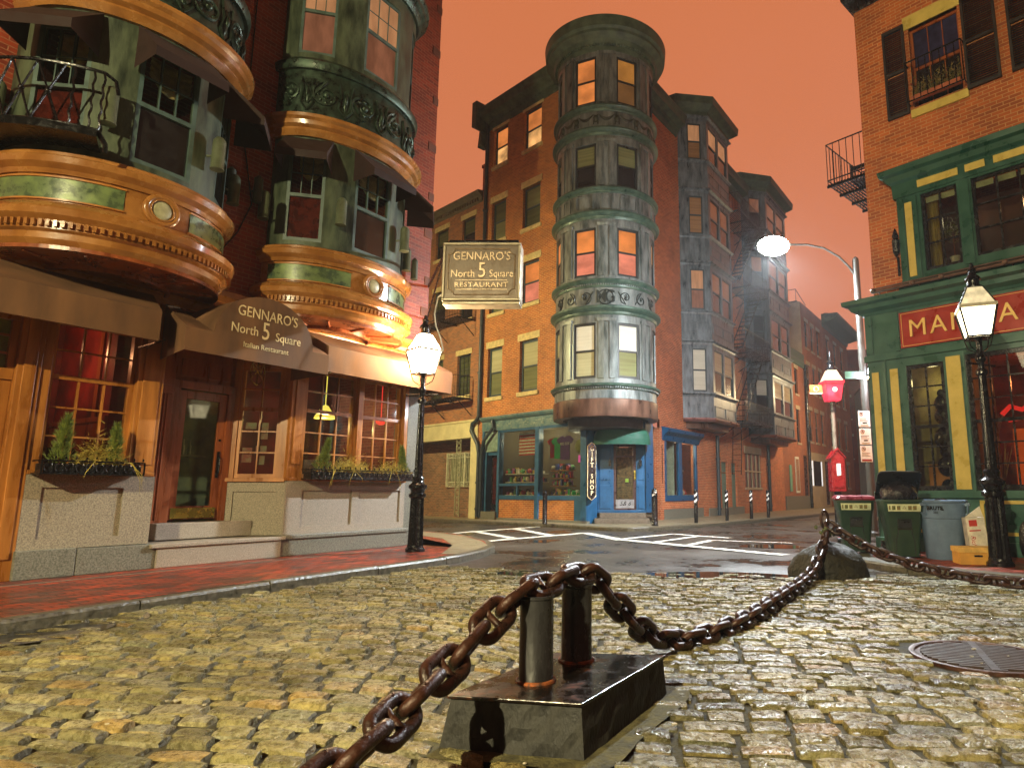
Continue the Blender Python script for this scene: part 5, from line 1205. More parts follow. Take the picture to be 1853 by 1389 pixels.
def pottree(x, z, h, r, label, m__, leafm):
    c = FR @ Vector((x, .25, z)); t = thing('potted_plant', label, 'plant', tuple(c))
    q = MB(frame(c.x, c.y, 1, 0, c.z)); q.lathe([(.06, 0), (.09, .16), (.1, .16), (.1, .18)], 12); q.build('pot', CARDW, t)
    q = MB(frame(c.x, c.y, 1, 0, c.z)); q.tube([(0, 0, .16), (0, 0, h)], .01, 5); q.build('stem', WOODR, t)
    q = MB(frame(c.x, c.y, 1, 0, c.z)); rg = random.Random(int(x*10))
    for i in range(500):
        d = Vector((rg.gauss(0, 1), rg.gauss(0, 1), rg.gauss(0, .8))).normalized()*r*rg.random()**.4; p = Vector((0, 0, h))+d; l = .05; e1 = Vector((rg.gauss(0, 1), rg.gauss(0, 1), rg.gauss(0, 1))).normalized()*l; e2 = e1.orthogonal().normalized()*.018
        q.add([p-e2, p+e2, p+e1], [(0, 1, 2)])
    q.build('foliage', leafm, t)
pottree(1.42, 5.75, .75, .27, 'round-headed potted tree behind the small upper green-framed window', None, LEAF)
pottree(2.95, 5.75, .62, .2, 'pot of yellow flowers behind the wide upper green-framed window', None, mat('flower_yellow', (.35, .40, .05), .5, var=.4, scale=20, bump=0))
# shopfront
q = MB(FR)
q.wall(-.35, 7, .12, 4.0, [(.42, 1.13, 1.28, 3.78), (1.52, 4.3, 1.28, 3.85)], y=-.10, d=.14)
q.add([(-.35, -.10, .12), (-.35, 1, .12), (-.35, 1, 4.0), (-.35, -.10, 4.0)], [(0, 3, 2, 1)])
q.box(-.38, 7, -.16, -.1, 1.14, 1.26); q.box(-.4, 7, -.18, -.1, .12, .36); q.box(-.40, 7.0, -.15, -.1, 3.95, 4.08)
q.box(-.02, .02, -.13, -.10, 1.26, 3.95); q.box(1.49, 1.52, -.13, -.1, 1.26, 3.9)
q.build('green_shopfront', RGRN2, mb_, bevel=.005)
q = MB(FR); q.box(-.35, 7, -.12, .3, 4.08, 4.95); q.box(.28, .36, -.17, -.12, 4.1, 4.93); q.box(-.30, -.2, -.15, -.12, 4.12, 4.9)
q.sweep([(-.35, 1), (-.35, -.10), (7, -.10)], [(-.2, 4.951), (.04, 4.951), (.08, 5.0), (.20, 5.06), (.24, 5.14), (.34, 5.18), (.35, 5.27), (-.2, 5.30)]); q.build('shopfront_cornice', RGRN2, mb_)
q = MB(FR); q.box(.38, 5.6, -.16, -.12, 4.14, 4.88); si = q.build('sign_board', RRED, mb_, bevel=.004)
q = MB(FR)
for b_ in ((.42, 5.56, 4.17, 4.178), (.42, 5.56, 4.842, 4.85), (.42, .428, 4.178, 4.842)): q.box(b_[0], b_[1], -.166, -.16, b_[2], b_[3])
q.build('sign_line', GOLDL, si)
text_mesh("MAMMA MARIA", .50, .03, FR, .55, 4.50, -.175, GOLDL, si, align='LEFT', xs=.95, bold=.0, spacing=1.2)
q = MB(FR)
q.box(-.27, -.13, -.12, -.1, 1.3, 3.72); q.box(.10, .26, -.12, -.1, 1.3, 3.75); q.box(1.18, 1.44, -.12, -.1, 1.3, 3.85)
for x0, x1 in ((.4, 1.1), (1.55, 2.9), (3.0, 4.4)):
    for b_ in ((x0, x1, .48, .54), (x0, x1, 1.04, 1.10), (x0, x0+.06, .54, 1.04), (x1-.06, x1, .54, 1.04)): q.box(b_[0], b_[1], -.125, -.10, b_[2], b_[3])
q.build('yellow_insets', RYEL, mb_)
window(FR, .42, 1.13, 1.28, 3.78, mb_, BLACKP, GL, GL, rec=-.07, cols=2, ru=3, rl=3, fw=.07, mw=.026)
window(FR, 1.52, 2.9, 1.28, 3.85, mb_, BLACKP, GL, GL, rec=-.07, cols=4, ru=3, rl=3, fw=.08, mw=.026)
window(FR, 2.95, 4.3, 1.28, 3.85, mb_, BLACKP, GL, GL, rec=-.07, cols=4, ru=3, rl=3, fw=.08, mw=.026)
q = MB(FR); q.box(1.3, 6.8, 2.4, 2.45, .12, 4.0); q.build('dining_room_wall', mat('room_red', (.22, .02, .012), .7, scale=1.3, var=.8), mb_)
q = MB(FR); q.box(-.3, 1.3, 1.0, 1.05, .12, 4.0); q.box(1.28, 1.34, .3, 2.4, .12, 4); q.build('curtain_wall', mat('room_olive', (.24, .20, .07), .7, scale=2, var=.5), mb_)
q = MB(FR); q.box(-.3, 6.8, .1, 2.4, 1.2, 1.25); q.box(-.3, 6.8, .1, 2.4, 3.95, 4.0); q.build('window_shelf', WOODR, mb_)
q = MB(FR); q.box(1.98, 2.8, .8, .85, 1.3, 2.45); q.build('orange_screen', emit('orange_cloth_glow', (.8, .10, .01), .7, .4, 2), mb_)  # cloth emits by itself, interior glow put into its colour
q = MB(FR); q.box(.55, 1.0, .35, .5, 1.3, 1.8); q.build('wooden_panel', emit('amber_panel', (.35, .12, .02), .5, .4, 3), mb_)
q = MB(FR); q.tube([(1.8, .9, 2.75), (1.95, .9, 2.9), (2.15, .9, 2.82), (2.35, .9, 2.95), (2.6, .9, 2.85)], .05, 6); q.tube([(1.9, .9, 2.62), (2.2, .9, 2.66), (2.6, .9, 2.6)], .03, 6); q.build('neon_glow', emit('neon_red', (1, .03, .02), .9), mb_)
q = MB(FR); cx = .92
for z, r in ((1.35, .13), (1.75, .17), (2.05, .10), (2.3, .19), (2.55, .08), (2.75, .15), (3.0, .14), (3.2, .07)): q.ball((cx, .25, z), r, 10, 7, (1, .5, 1.2))
q.build('wrought_ornament', BLACKP, mb_, smooth=60)
q = MB(FR)
for x, r, h, in ((1.72, .07, .6),): q.lathe([(r, 1.26), (r*1.1, 1.26+h*.6), (r*.6, 1.26+h)], 12, (x, .3))
q.build('green_vase', mat('green_glass_vase', (.01, .16, .02), .15, bump=0), mb_, smooth=40)
q = MB(FR)
for x in (2.25, 2.42, 2.62): q.lathe([(.045, 1.26), (.06, 1.45), (.03, 1.6), (.03, 1.68)], 12, (x, .28))
q.build('glass_carafe', mat('lilac_glass', (.18, .16, .4), .15, bump=0), mb_, smooth=40)
q = MB(FR)
for x, z in ((1.72, 1.8), (1.85, 1.26)):
    for k in range(16): a = random.uniform(-.25, .25); q.tube([(x, .3, z), (x+a*.4, .3, z+.35), (x+a, .32, z+.7+random.uniform(0, .3))], .006, 4)
q.build('dried_stems', mat('stems_tan', (.35, .14, .04), .6), mb_)
light('room_lamp', mb_, (*W(FR, 2.6, 1.2), 3.4), 28, (1, .3, .1), .12); light('room_lamp', mb_, (*W(FR, .7, .6), 3.5), 8, (1, .8, .4), .1)
# sign lighting pipe
q = MB(FR); q.tube([(-.05, -.28, 5.40), (6, -.28, 5.40)], .035, 8); q.tube([(-.05, -.28, 5.46), (2, -.24, 5.48), (6, -.28, 5.47)], .018, 6)
for x in (-.05, .75, 1.3, 2.4, 3.6): q.ball((x, -.3, 5.42), .06, 8, 6); q.tube([(x+.1, -.28, 5.4), (x+.1, -.06, 5.3)], .014, 5)
q.build('sign_light_pipe', mat('pipe_brown', (.10, .05, .035), .4), mb_, smooth=50)
q = MB(FR); q.lathe([(.02, 6.1), (.07, 6.2), (.08, 6.45), (.05, 6.5), (.07, 6.55), (.01, 6.72)], 8, (.42, -.12)); q.tube([(.42, -.02, 5.9), (.42, -.1, 6.12)], .014, 5); q.tube([(.42, -.04, 6.1), (.42, -.04, 5.7)], .03, 6); q.build('wall_lantern', BLACKI, mb_)
# fire balcony on its street side
fe = thing('fire_balcony', 'black iron fire balcony on the left side of the right-hand brick building', 'fire escape', tuple(FR @ Vector((-.6, 1, 8.3))))
q = MB(FR)
for k in range(13): q.box(-1.08+.075*k, -1.04+.075*k, .12, 2.0, 8.30, 8.325)
for y in (.12, .75, 1.4, 2.0): q.box(-1.1, -.17, y-.02, y+.02, 8.24, 8.299)
q.build('platform', BLACKI, fe)
q = MB(FR)
for z in (9.32, 8.42): q.tube([(-.17, .12, z), (-1.08, .12, z), (-1.08, 2.0, z), (-.17, 2.0, z)], .018, 6)
for k in range(6): q.tube([(-1.08+.16*k, .12, 8.3), (-1.08+.16*k, .12, 9.32)], .010, 5); q.tube([(-1.08+.16*k, 2, 8.3), (-1.08+.16*k, 2, 9.32)], .010, 5)
for k in range(1, 12): q.tube([(-1.08, .12+.157*k, 8.3), (-1.08, .12+.157*k, 9.32)], .010, 5)
q.build('railing', BLACKI, fe)
q = MB(FR); q.box(-.65, -.25, .4, .8, 8.33, 8.36); q.box(-.65, -.6, .4, .45, 8.36, 8.75); q.box(-.3, -.25, .4, .45, 8.36, 8.75); q.box(-.65, -.25, .40, .45, 8.62, 8.7); q.build('balcony_chair', BLACKP, fe)

# ================================================================ BUILDING LEFT OF THE CORNER BUILDING
cm = thing('neighbour_building', 'brown brick row building with cream ground-floor band left of the corner building', 'building', tuple(FCL @ Vector((-10, .1, 0))))
hs = [(-9.35, -8.3, 5.6, 7.5), (-9.35, -8.3, 9.2, 11.0), (-9.35, -8.3, 12.7, 14.2), (-11.6, -10.5, 5.6, 7.5), (-11.6, -10.5, 9.2, 11.0), (-11.6, -10.5, 12.7, 14.2)]
q = MB(FCL); q.wall(-16, -7.46, 4.36, 14.9, hs, y=.06, d=.2); q.add([(-16, 8, 0), (-16, .06, 0), (-16, .06, 14.9), (-16, 8, 14.9)], [(0, 1, 2, 3)]); q.build('wall', BR_CM, cm)
for h in hs:
    window(FCL, h[0], h[1], h[2], h[3], cm, WFR, P_BLGRN2, P_BLGRN2 if h[2] < 6 else P_DARK, rec=.18, cols=3 if h[2] < 6 else 1, ru=3 if h[2] < 6 else 1, rl=3 if h[2] < 6 else 1, fw=.08)
    q = MB(FCL); q.box(h[0]-.1, h[1]+.1, .03, .15, h[3], h[3]+.25); q.build('lintel', LINT, cm); q = MB(FCL); q.box(h[0]-.1, h[1]+.1, .0, .15, h[2]-.15, h[2]); q.build('sill', LINT, cm)
q = MB(FCL); q.sweep([(-16, .06), (-7.75, .06)], [(0, 14.7), (.08, 14.75), (.1, 14.95), (.3, 15.1), (.32, 15.2), (0, 15.25)])
for k in range(40): q.box(-15.9+k*.2, -15.8+k*.2, -.1, .06, 14.77, 14.93)
q.build('cornice', mat('cornice_brown', (.12, .10, .06), .7), cm)
q = MB(FCL); q.box(-16, -7.46, .27, 8, 14.9, 15.0); q.build('roof', ROOFM, cm)
q = MB(FCL); q.box(-8.15, -7.5, .3, 1.2, 15.0, 16.6); q.box(-8.2, -7.48, .25, 1.25, 16.6, 16.75); q.build('chimney', BR_L, cm)
q = MB(FCL); q.box(-16, -7.95, -.06, .3, 3.62, 4.33); q.box(-16, -7.46, -.1, .3, 4.33, 4.42); q.box(-7.95, -7.47, -.05, .3, .13, 4.33); q.build('cream_band', CREAMW, cm, bevel=.01)
q = MB(FCL); q.wall(-16, -7.9, .13, 3.7, [(-10.9, -8.2, 1.55, 3.0)], y=.9, d=.2); q.build('ground_floor_wall', BR_CG, cm)
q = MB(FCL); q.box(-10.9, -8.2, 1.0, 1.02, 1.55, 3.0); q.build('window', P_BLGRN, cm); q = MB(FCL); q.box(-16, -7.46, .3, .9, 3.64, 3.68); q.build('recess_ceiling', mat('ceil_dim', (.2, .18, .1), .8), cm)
q = MB(FCL); x = -10.9
while x < -8.15: q.tube([(x, .8, 1.5), (x, .8, 3.05)], .012, 5); x += .12
for z in (1.5, 1.72, 2.85, 3.05): q.tube([(-10.92, .8, z), (-8.15, .8, z)], .018, 5)
for x in (-10.92, -9.5, -8.15): q.box(x-.03, x+.03, .76, .84, 1.5, 3.08)
x = -10.8
while x < -8.25:
    for z in (1.61, 2.95): q.tube([(x+.07*math.cos(s), .8, z+.05*math.sin(s)) for s in [i*math.pi/4 for i in range(8)]], .008, 4, closed=True)
    x += .2
q.build('window_grille', WHITEF, cm)
q = MB(FCL)
for x in (-9.0, -8.68): q.box(x-.02, x+.02, -.05, -.02, .2, 3.62)
z = .25
while z < 3.5:
    q.tube([(-8.98, -.035, z), (-8.7, -.035, z+.2)], .01, 4); q.tube([(-8.7, -.035, z), (-8.98, -.035, z+.2)], .01, 4); q.tube([(-8.84+.07*math.cos(s), -.035, z+.1+.07*math.sin(s)) for s in [i*math.pi/4 for i in range(8)]], .008, 4, closed=True); z += .22
q.build('lattice_post', mat('lattice_iron_cream', (.3, .3, .18), .6), cm)
q = MB(FCL); q.box(-16, -7.9, .3, .9, .13, .3); q.build('brick_step', BR_CG, cm)
def escape(name, label, F, levels, x0, x1, d, br=True, stairs=False, rail=1.0, loc=None):
    t = thing(name, label, 'fire escape', tuple(F @ Vector(((x0+x1)/2, -d/2, levels[0]-.3))))
    for z in levels:
        q = MB(F); n = int(d/.09)
        for k in range(n): q.box(x0, x1, -d+.09*k, -d+.09*k+.035, z, z+.025)
        x = x0
        while x <= x1+.01: q.box(x-.02, x+.02, -d, -.0, z-.06, z-.001); x += (x1-x0)/max(2, int((x1-x0)/1.1))
        q.build('platform', BLACKI, t)
        q = MB(F)
        for zz in (z+rail, z+.12): q.tube([(x0, 0, zz), (x0, -d, zz), (x1, -d, zz), (x1, 0, zz)], .016, 5)
        n = int((x1-x0)/.125)
        for k in range(n+1): x = x0+(x1-x0)*k/n; q.tube([(x, -d, z), (x, -d, z+rail)], .0085, 4)
        n = int(d/.14)
        for k in range(1, n): 
            for xx in (x0, x1): q.tube([(xx, -d*k/n, z), (xx, -d*k/n, z+rail)], .0085, 4)
        q.build('railing', BLACKI, t)
        q = MB(F); x = x0
        while x <= x1+.01: q.tube([(x, -d*.9, z-.05), (x, -.02, z-.75)], .022, 5); x += (x1-x0)/max(2, int((x1-x0)/1.4))
        q.build('bracket', BLACKI, t)
    if stairs:
        for za, zb in zip(levels, levels[1:]):
            q = MB(F); xa, xb = x0+.4, x1-.6
            for yy in (-d*.85, -d*.40): q.tube([(xa, yy, za), (xb, yy, zb)], .03, 5); q.tube([(xa, yy, za+.8), (xb, yy, zb+.8)], .014, 5)
            for k in range(1, 12): u = k/12; x = xa+(xb-xa)*u; z = za+(zb-za)*u; q.box(x-.09, x+.09, -d*.85, -d*.4, z-.012, z+.012)
            for k in range(0, 13, 2): u = k/12; x = xa+(xb-xa)*u; z = za+(zb-za)*u; q.tube([(x, -d*.85, z), (x, -d*.85, z+.8)], .008, 4)
            q.build('stair', BLACKI, t)
    return t
escape('fire_escape', 'black iron fire balconies on the brown brick building left of the corner building', FCL, [5.35, 9.0], -12.2, -8.0, .95)
fe2 = escape('fire_escape', 'long zigzag black iron fire escape between the two grey street bays', FCR, [4.75, 8.5, 12.1, 15.8], 11.0, 15.3, 1.35, stairs=True)
q = MB(FCR)
for yy in (-.95, -.5): q.tube([(11.5, yy, 4.75), (11.15, yy-.02, .9+1.2)], .022, 5)
for k in range(10): q.tube([(11.5-.035*k, -.95, 4.7-.27*k), (11.5-.035*k, -.5, 4.7-.27*k)], .012, 4)
q.build('drop_ladder', BLACKI, fe2)

# ================================================================ FAR STREET
def rowhouse(name, label, F, x0, x1, h, wcols, zrows, wm, corn=None, dep_=9, ground=None, sidemat=None):
    t = thing(name, label, 'building', tuple(F @ Vector(((x0+x1)/2, .5, 0))))
    hs = []
    for (a, b) in wcols:
        for (c, d) in zrows: hs.append((a, b, c, d))
    q = MB(F); q.wall(x0, x1, .13, h, hs, y=.02, d=.2); q.add([(x1, .02, .13), (x1, dep_, .13), (x1, dep_, h), (x1, .02, h)], [(0, 1, 2, 3)]); q.build('wall', wm, t)
    q = MB(F); q.add([(x0, dep_, .13), (x0, .02, .13), (x0, .02, h), (x0, dep_, h)], [(0, 1, 2, 3)]); q.build('side_wall', sidemat or wm, t)
    q = MB(F); q.box(x0, x1, .23, dep_, h, h+.1); q.build('roof', ROOFM, t)
    for hh in hs:
        window(F, *hh, t, WFR, random.choice([P_DARK, P_BLTAN, P_DARK]), P_DARK, rec=.12, fw=.07)
        q = MB(F); q.box(hh[0]-.12, hh[1]+.12, -.02, .1, hh[3], hh[3]+.28); q.build('lintel', RENDC, t)
        q = MB(F); q.box(hh[0]-.08, hh[1]+.08, -.05, .1, hh[2]-.14, hh[2]); q.build('sill', RENDC, t)
    if corn:
        q = MB(F); q.sweep([(x0, .02), (x1, .02)], [(0, h-.5), (.1, h-.45), (.15, h-.2), (corn*.8, h), (corn, h+.3), (corn, h+.5), (0, h+.55)]); q.build('cornice', CORN, t)
    return t
d1 = rowhouse('row_building', 'low two-storey brick building with a thin green eave next to the second grey bay', FCR, 21.45, 27.25, 10.6, [(22.6, 23.4), (24.9, 25.7)], [(4.6, 6.9), (8.0, 9.8)], BR_D, corn=.12)
q = MB(FCR); q.box(24.0, 24.9, -.02, .1, 1.2, 3.6); q.build('white_window_frame', WHITE, d1); q = MB(FCR); q.box(24.12, 24.78, -.03, -.02, 1.35, 3.45); q.build('pane', P_BLTAN, d1)
q = MB(FCR); q.box(22.6, 23.1, -.04, -.0, 1.3, 3.0); q.build('notice_board', mat('board_green', (.15, .35, .25), .5), d1)
q = MB(FCR); q.box(26.2, 26.9, -.01, .05, .3, 3.8); q.build('doorway', BLACKP, d1); q = MB(FCR); q.box(21.6, 27.2, -.05, .02, .13, 1.0); q.build('stone_base', GRAND, d1)
d2 = rowhouse('row_building', 'tall brick building with a bare cream side wall above the low one', FCR, 27.3, 33.6, 15.2, [(28.2, 29.1), (29.9, 30.8), (31.7, 32.6)], [(4.9, 7.2), (8.6, 10.6), (11.9, 13.9)], BR_D, sidemat=RENDC)
q = MB(FCR); q.box(27.35, 33.5, -.03, .05, .13, 4.1); q.build('ground_floor_render', RENDC, d2); q = MB(FCR); q.box(28.6, 30.6, -.06, -.03, 1.7, 3.5); q.build('window', P_DARK, d2)
for xx in (28.2, 30.8): 
    q = MB(FCR); q.box(xx-.12, xx+.12, -.07, -.03, 1.7, 3.5); q.build('lit_side_pane', emit('white_glow', (.9, .85, .8), 1.0), d2)
q = MB(FCR); q.box(32.0, 32.9, -.05, -.03, .3, 3.6); q.build('doorway', BLACKP, d2)
q = MB(FCR); q.tube([(24.3, .6, 15.3), (24.3, .6, 16.2)], .03, 5); q = MB(FCR)
for x in (27.4, 27.4): pass
q.tube([(27.35, .3, 15.3), (27.35, .3, 16.2), (27.35, 3, 16.2), (27.35, 3, 15.3)], .03, 5); q.tube([(27.35, .3, 16.2), (30, .3, 15.6)], .03, 5); q.build('roof_rail', BLACKI, d2)
pipe(FCR, 27.3, -.12, .15, 10.4, .1, d2, BLACKP)
d3 = rowhouse('row_building', 'brick building with deep green cornice at the far end of the row', FCR, 33.7, 43, 15.2, [(34.8, 35.8), (37.4, 38.4), (40.0, 41.0)], [(1.6, 3.6), (4.9, 7.2), (8.6, 10.6), (12, 13.9)], BR_D, corn=1.3)
FE_ = frame(24, 74, 1, -.1)
d4 = rowhouse('end_building', 'dark red building with a chimney closing the end of the street', FE_, 0, 20, 17.5, [(3, 4.5), (6.5, 8)], [(5, 7.5), (9.5, 12)], mat('dark_red_render', (.24, .05, .025), .8, scale=1))
q = MB(FE_); q.box(1.6, 3.2, .5, 2, 17.5, 21); q.box(2.3, 2.8, .9, 1.4, 21, 22.3); q.build('chimney', BR_L, d4)
q = MB(FE_); q.box(-.2, 20, -.3, .02, 13.8, 14.3); q.build('string_course', mat('string_course', (.24, .06, .035), .7), d4)
FG = frame(12.0, 28, 1, -.25)
d5 = rowhouse('side_building', 'narrow grey-green building seen between the street lamp pole and the green shopfront', FG, 0, 6, 6.4, [(.5, 1.0), (1.5, 2.0)], [(2.0, 3.4), (4.2, 5.6)], mat('grey_render', (.13, .14, .12), .7, scale=2), dep_=7)

# ================================================================ GAS LAMPS
GLAMP = emit('gas_lamp_glass', (1, .72, .42), 170); 
GLAMP2 = emit('gas_lamp_glass_soft', (1, .84, .52), 7, .5, 5)
GLAMPR = emit('gas_lamp_glass_red', (1, .03, .07), 1.3, .5, 6)
def gaslamp(label, loc, glassm, toplass=None, s=1.0, name='gas_lamp'):
    t = thing(name, label, 'street lamp', loc, None); F = frame(loc[0], loc[1], 1, 0, loc[2])
    q = MB(F); q.lathe([(.185, 0), (.185, .05), (.155, .08), (.15, .12)], 24); q.lathe([(.145, .12), (.125, 1.0)], 32, flute=.12)
    q.lathe([(.13, 1.0), (.165, 1.03), (.165, 1.08), (.13, 1.11), (.14, 1.16), (.175, 1.20), (.175, 1.25), (.12, 1.29), (.10, 1.34), (.12, 1.38), (.10, 1.42)], 24); q.build('base', BLACKI, t, smooth=35)
    q = MB(F); q.lathe([(.082, 1.42), (.056, 2.85)], 24, flute=.14); q.lathe([(.06, 2.85), (.085, 2.88), (.085, 2.93), (.05, 2.97), (.05, 3.05), (.075, 3.1), (.07, 3.15), (.045, 3.2), (.045, 3.40), (.06, 3.44)], 16); q.build('post', BLACKI, t, smooth=35)
    q = MB(F); q.tube([(-.30, 0, 3.03), (.30, 0, 3.03)], .016, 8); q.ball((-.31, 0, 3.03), .022, 8, 5); q.ball((.31, 0, 3.03), .022, 8, 5); q.build('ladder_bar', BLACKI, t, smooth=50)
    # lantern
    zb, ze, zt = 3.46, 3.90, 4.25; wb, we, wt = .165, .275, .115
    q = MB(F)
    cs = [(1, 0), (0, 1), (-1, 0), (0, -1)]; r2 = 1.35
    for cx, cy in cs:
        q.tube([(cx*wb*r2, cy*wb*r2, zb), (cx*we*r2*.93, cy*we*r2*.93, ze)], .011, 5); q.tube([(cx*we*r2*.93, cy*we*r2*.93, ze+.05), (cx*wt*r2, cy*wt*r2, zt)], .010, 5)
        q.tube([(cx*.05, cy*.05, 3.22), (cx*.19, cy*.19, 3.30), (cx*.225, cy*.225, 3.4), (cx*we*r2*.99, cy*we*r2*.99, ze+.01)], .009, 5)
    for k in range(4):
        a, b = cs[k], cs[(k+1) % 4]; q.tube([(a[0]*wb*r2, a[1]*wb*r2, zb), (b[0]*wb*r2, b[1]*wb*r2, zb)], .014, 5)
    q.slab([(c[0]*wb*r2, c[1]*wb*r2) for c in cs], zb-.03, zb-.015)
    q.build('lantern_frame', BLACKI, t)
    q = MB(F); 
    for k in range(4):
        a, b = cs[k], cs[(k+1) % 4]; e1 = we*r2
        p_ = [(a[0]*e1, a[1]*e1), (b[0]*e1, b[1]*e1), (b[0]*e1*.9, b[1]*e1*.9), (a[0]*e1*.9, a[1]*e1*.9)]; q.slab(p_, ze-.0, ze+.05)
    q.build('lantern_eave', mat('eave_pale', (.5, .45, .35), .5, bump=0), t)
    q = MB(F)
    for (z0, z1, r0, r1) in ((zb+.01, ze-.005, wb*.97, we*.88),):
        v = [(c[0]*r0*r2, c[1]*r0*r2, z0) for c in cs]+[(c[0]*r1*r2, c[1]*r1*r2, z1) for c in cs]; q.add(v, [(k, (k+1) % 4, (k+1) % 4+4, k+4) for k in range(4)])
    q.build('lantern_glass', glassm, t)
    q = MB(F)
    v = [(c[0]*we*r2*.88, c[1]*we*r2*.88, ze+.055) for c in cs]+[(c[0]*wt*r2*.96, c[1]*wt*r2*.96, zt-.005) for c in cs]; q.add(v, [(k, (k+1) % 4, (k+1) % 4+4, k+4) for k in range(4)])
    q.build('lantern_top_glass', toplass or glassm, t)
    q = MB(F); q.lathe([(.13, zt), (.13, zt+.03), (.09, zt+.05), (.09, zt+.13), (.12, zt+.14), (.11, zt+.17), (.06, zt+.23), (.05, zt+.28), (.07, zt+.30), (.03, zt+.35), (.035, zt+.38), (.01, zt+.42)], 12); q.build('cap', BLACKI, t, smooth=40)
    return t
lm = gaslamp('black cast-iron gas lamp glowing white on the left kerb in front of the paired windows', (-3.59, 12.75, .13), GLAMP)
rl = gaslamp('black cast-iron gas lamp with cream lantern in front of the red-signed building', (6.17, 10.35, .12), GLAMP2, emit('gas_lamp_top_cream', (1, .80, .45), 1.0, .45, 6)); rl.scale = (1.05, 1.05, 1.05); rl.rotation_euler.z = R_(24)
for o in (lm, rl): o['group'] = 'cast-iron gas lamps'
# red lamp over the call box
cbx = thing('fire_call_box', 'red fire alarm box on a black pedestal beneath a red lantern', 'call box', (6.98, 19.45, .13))
F = frame(6.98, 19.45, 1, 0, .13)
q = MB(F); q.lathe([(.2, 0), (.2, .06), (.13, .1), (.12, .9), (.16, .95), (.16, 1.02), (.1, 1.06), (.1, 1.14)], 16); q.build('pedestal', BLACKI, cbx, smooth=35)
q = MB(F); q.prism([(-.2, 1.14), (.2, 1.14), (.2, 2.12), (.0, 2.34), (-.2, 2.12)], -.17, .17); q.prism([(-.24, 2.08), (0, 2.36), (.24, 2.08), (.24, 2.13), (0, 2.42), (-.24, 2.13)], -.2, .2); q.box(-.16, .16, -.19, -.17, 1.25, 2.0); q.build('box', REDP, cbx, bevel=.015)
q = MB(F); q.box(-.06, .06, -.196, -.19, 1.6, 1.95); q.build('notice', WHITE, cbx)
q = MB(F); q.tube([(0, 0, 2.3), (0, 0, 3.82)], .06, 12); q.build('pipe', mat('pole_pale', (.11, .09, .06), .5), cbx, smooth=40)
q = MB(F); q.tube([(0, 0, 3.5), (0, 0, 3.82)], .08, 10); q.build('collar', BLACKI, cbx)
zb, ze, zt, wb, we, wt = 3.84, 4.36, 4.78, .19, .30, .13; cs = [(1, 1), (-1, 1), (-1, -1), (1, -1)]
q = MB(F); q.add([(c[0]*wb, c[1]*wb, zb) for c in cs]+[(c[0]*we*.9, c[1]*we*.9, ze) for c in cs], [(k, (k+1) % 4, (k+1) % 4+4, k+4) for k in range(4)]); q.build('lantern_glass', GLAMPR, cbx)
q = MB(F); q.add([(c[0]*we*.9, c[1]*we*.9, ze+.08) for c in cs]+[(c[0]*wt, c[1]*wt, zt) for c in cs], [(k, (k+1) % 4, (k+1) % 4+4, k+4) for k in range(4)]); q.build('lantern_top_glass', emit('lantern_top_warm', (1, .62, .40), 1.0), cbx)
q = MB(F); q.box(-we, we, -we, we, ze, ze+.08); q.build('lantern_band', emit('lantern_band_red', (.9, .02, .05), .6), cbx)
q = MB(F); q.lathe([(.15, zt), (.16, zt+.04), (.1, zt+.08), (.08, zt+.2), (.12, zt+.22), (.04, zt+.32), (.05, zt+.38), (.01, zt+.62)], 10); q.build('cap', BLACKI, cbx, smooth=40)
q = MB(F); q.ball((0, -.27, 4.16), .075, 12, 8); q.build('bulb', emit('bulb_pale', (1, .75, .65), 1.6), cbx)
light('red_lamp', cbx, (6.98, 18.95, 4.2), 60, (1, .05, .08), .15)
# ---- tall street lamp on a pole
SLG = emit('street_lamp_lens', (.95, 1, .92), 90)
def streetlamp(label, x, y, z, ang, power, col, lens, h=7.5, cone=168, spill=.4):
    t = thing('street_lamp', label, 'street lamp', (x, y, z), 'tall street lamps on curved arms'); F = frame(x, y, math.cos(ang), math.sin(ang), z)
    q = MB(F); q.lathe([(.16, 0), (.16, .1), (.105, .14), (.085, h-.05), (.07, h), (.02, h+.05)], 16); q.build('pole', GREYP, t, smooth=35)
    q = MB(F); q.tube([(0, 0, h-.55), (.18, 0, h-.25), (.45, 0, h+.05), (.85, 0, h+.30), (1.3, 0, h+.40), (1.85, 0, h+.40)], [.04, .035, .032, .03, .03, .03], 8); q.build('arm', GREYP, t, smooth=50)
    q = MB(F); n = 14; prof = [(1.75, .05, .05), (1.9, .12, .08), (2.15, .18, .11), (2.4, .17, .11), (2.6, .10, .07), (2.66, .03, .03)]; vv = []
    for (px, ww, hh) in prof:
        for k in range(n+1): a = math.pi*k/n; vv.append((px, ww*math.cos(a), h+.38+hh*math.sin(a)))
    q.add(vv, [(j*(n+1)+k, j*(n+1)+k+1, (j+1)*(n+1)+k+1, (j+1)*(n+1)+k) for j in range(len(prof)-1) for k in range(n)])
    q.build('head', GREYP, t, smooth=50)
    q = MB(F); q.ball((2.25, 0, h+.36), 1, 16, 10, (.44, .28, .27)); q.build('lens', lens, t, smooth=60)  # ball made oversized, the lamp's glare put into its shape
    light('street_lamp_light', t, tuple(F @ Vector((2.25, 0, h+.12))), power*(1-spill), col, .12, 'SPOT', (0, 0, 0), cone)
    light('street_lamp_spill', t, tuple(F @ Vector((2.25, 0, h+.10))), power*spill, col, .12)
    return t
streetlamp('tall street lamp pole with curved arm and dazzling white head, parking signs on it', 6.98, 17.04, .12, math.pi, 26000, (.86, .96, 1), SLG, 7.48, spill=.18)
SLY = emit('street_lamp_lens_yellow', (1, .85, .45), 30)
streetlamp('tall street lamp behind the viewer over the cobbled square', -8.2, -6.6, .13, R_(-22), 47000, (1, .86, .48), SLY, 7.9, spill=.42)
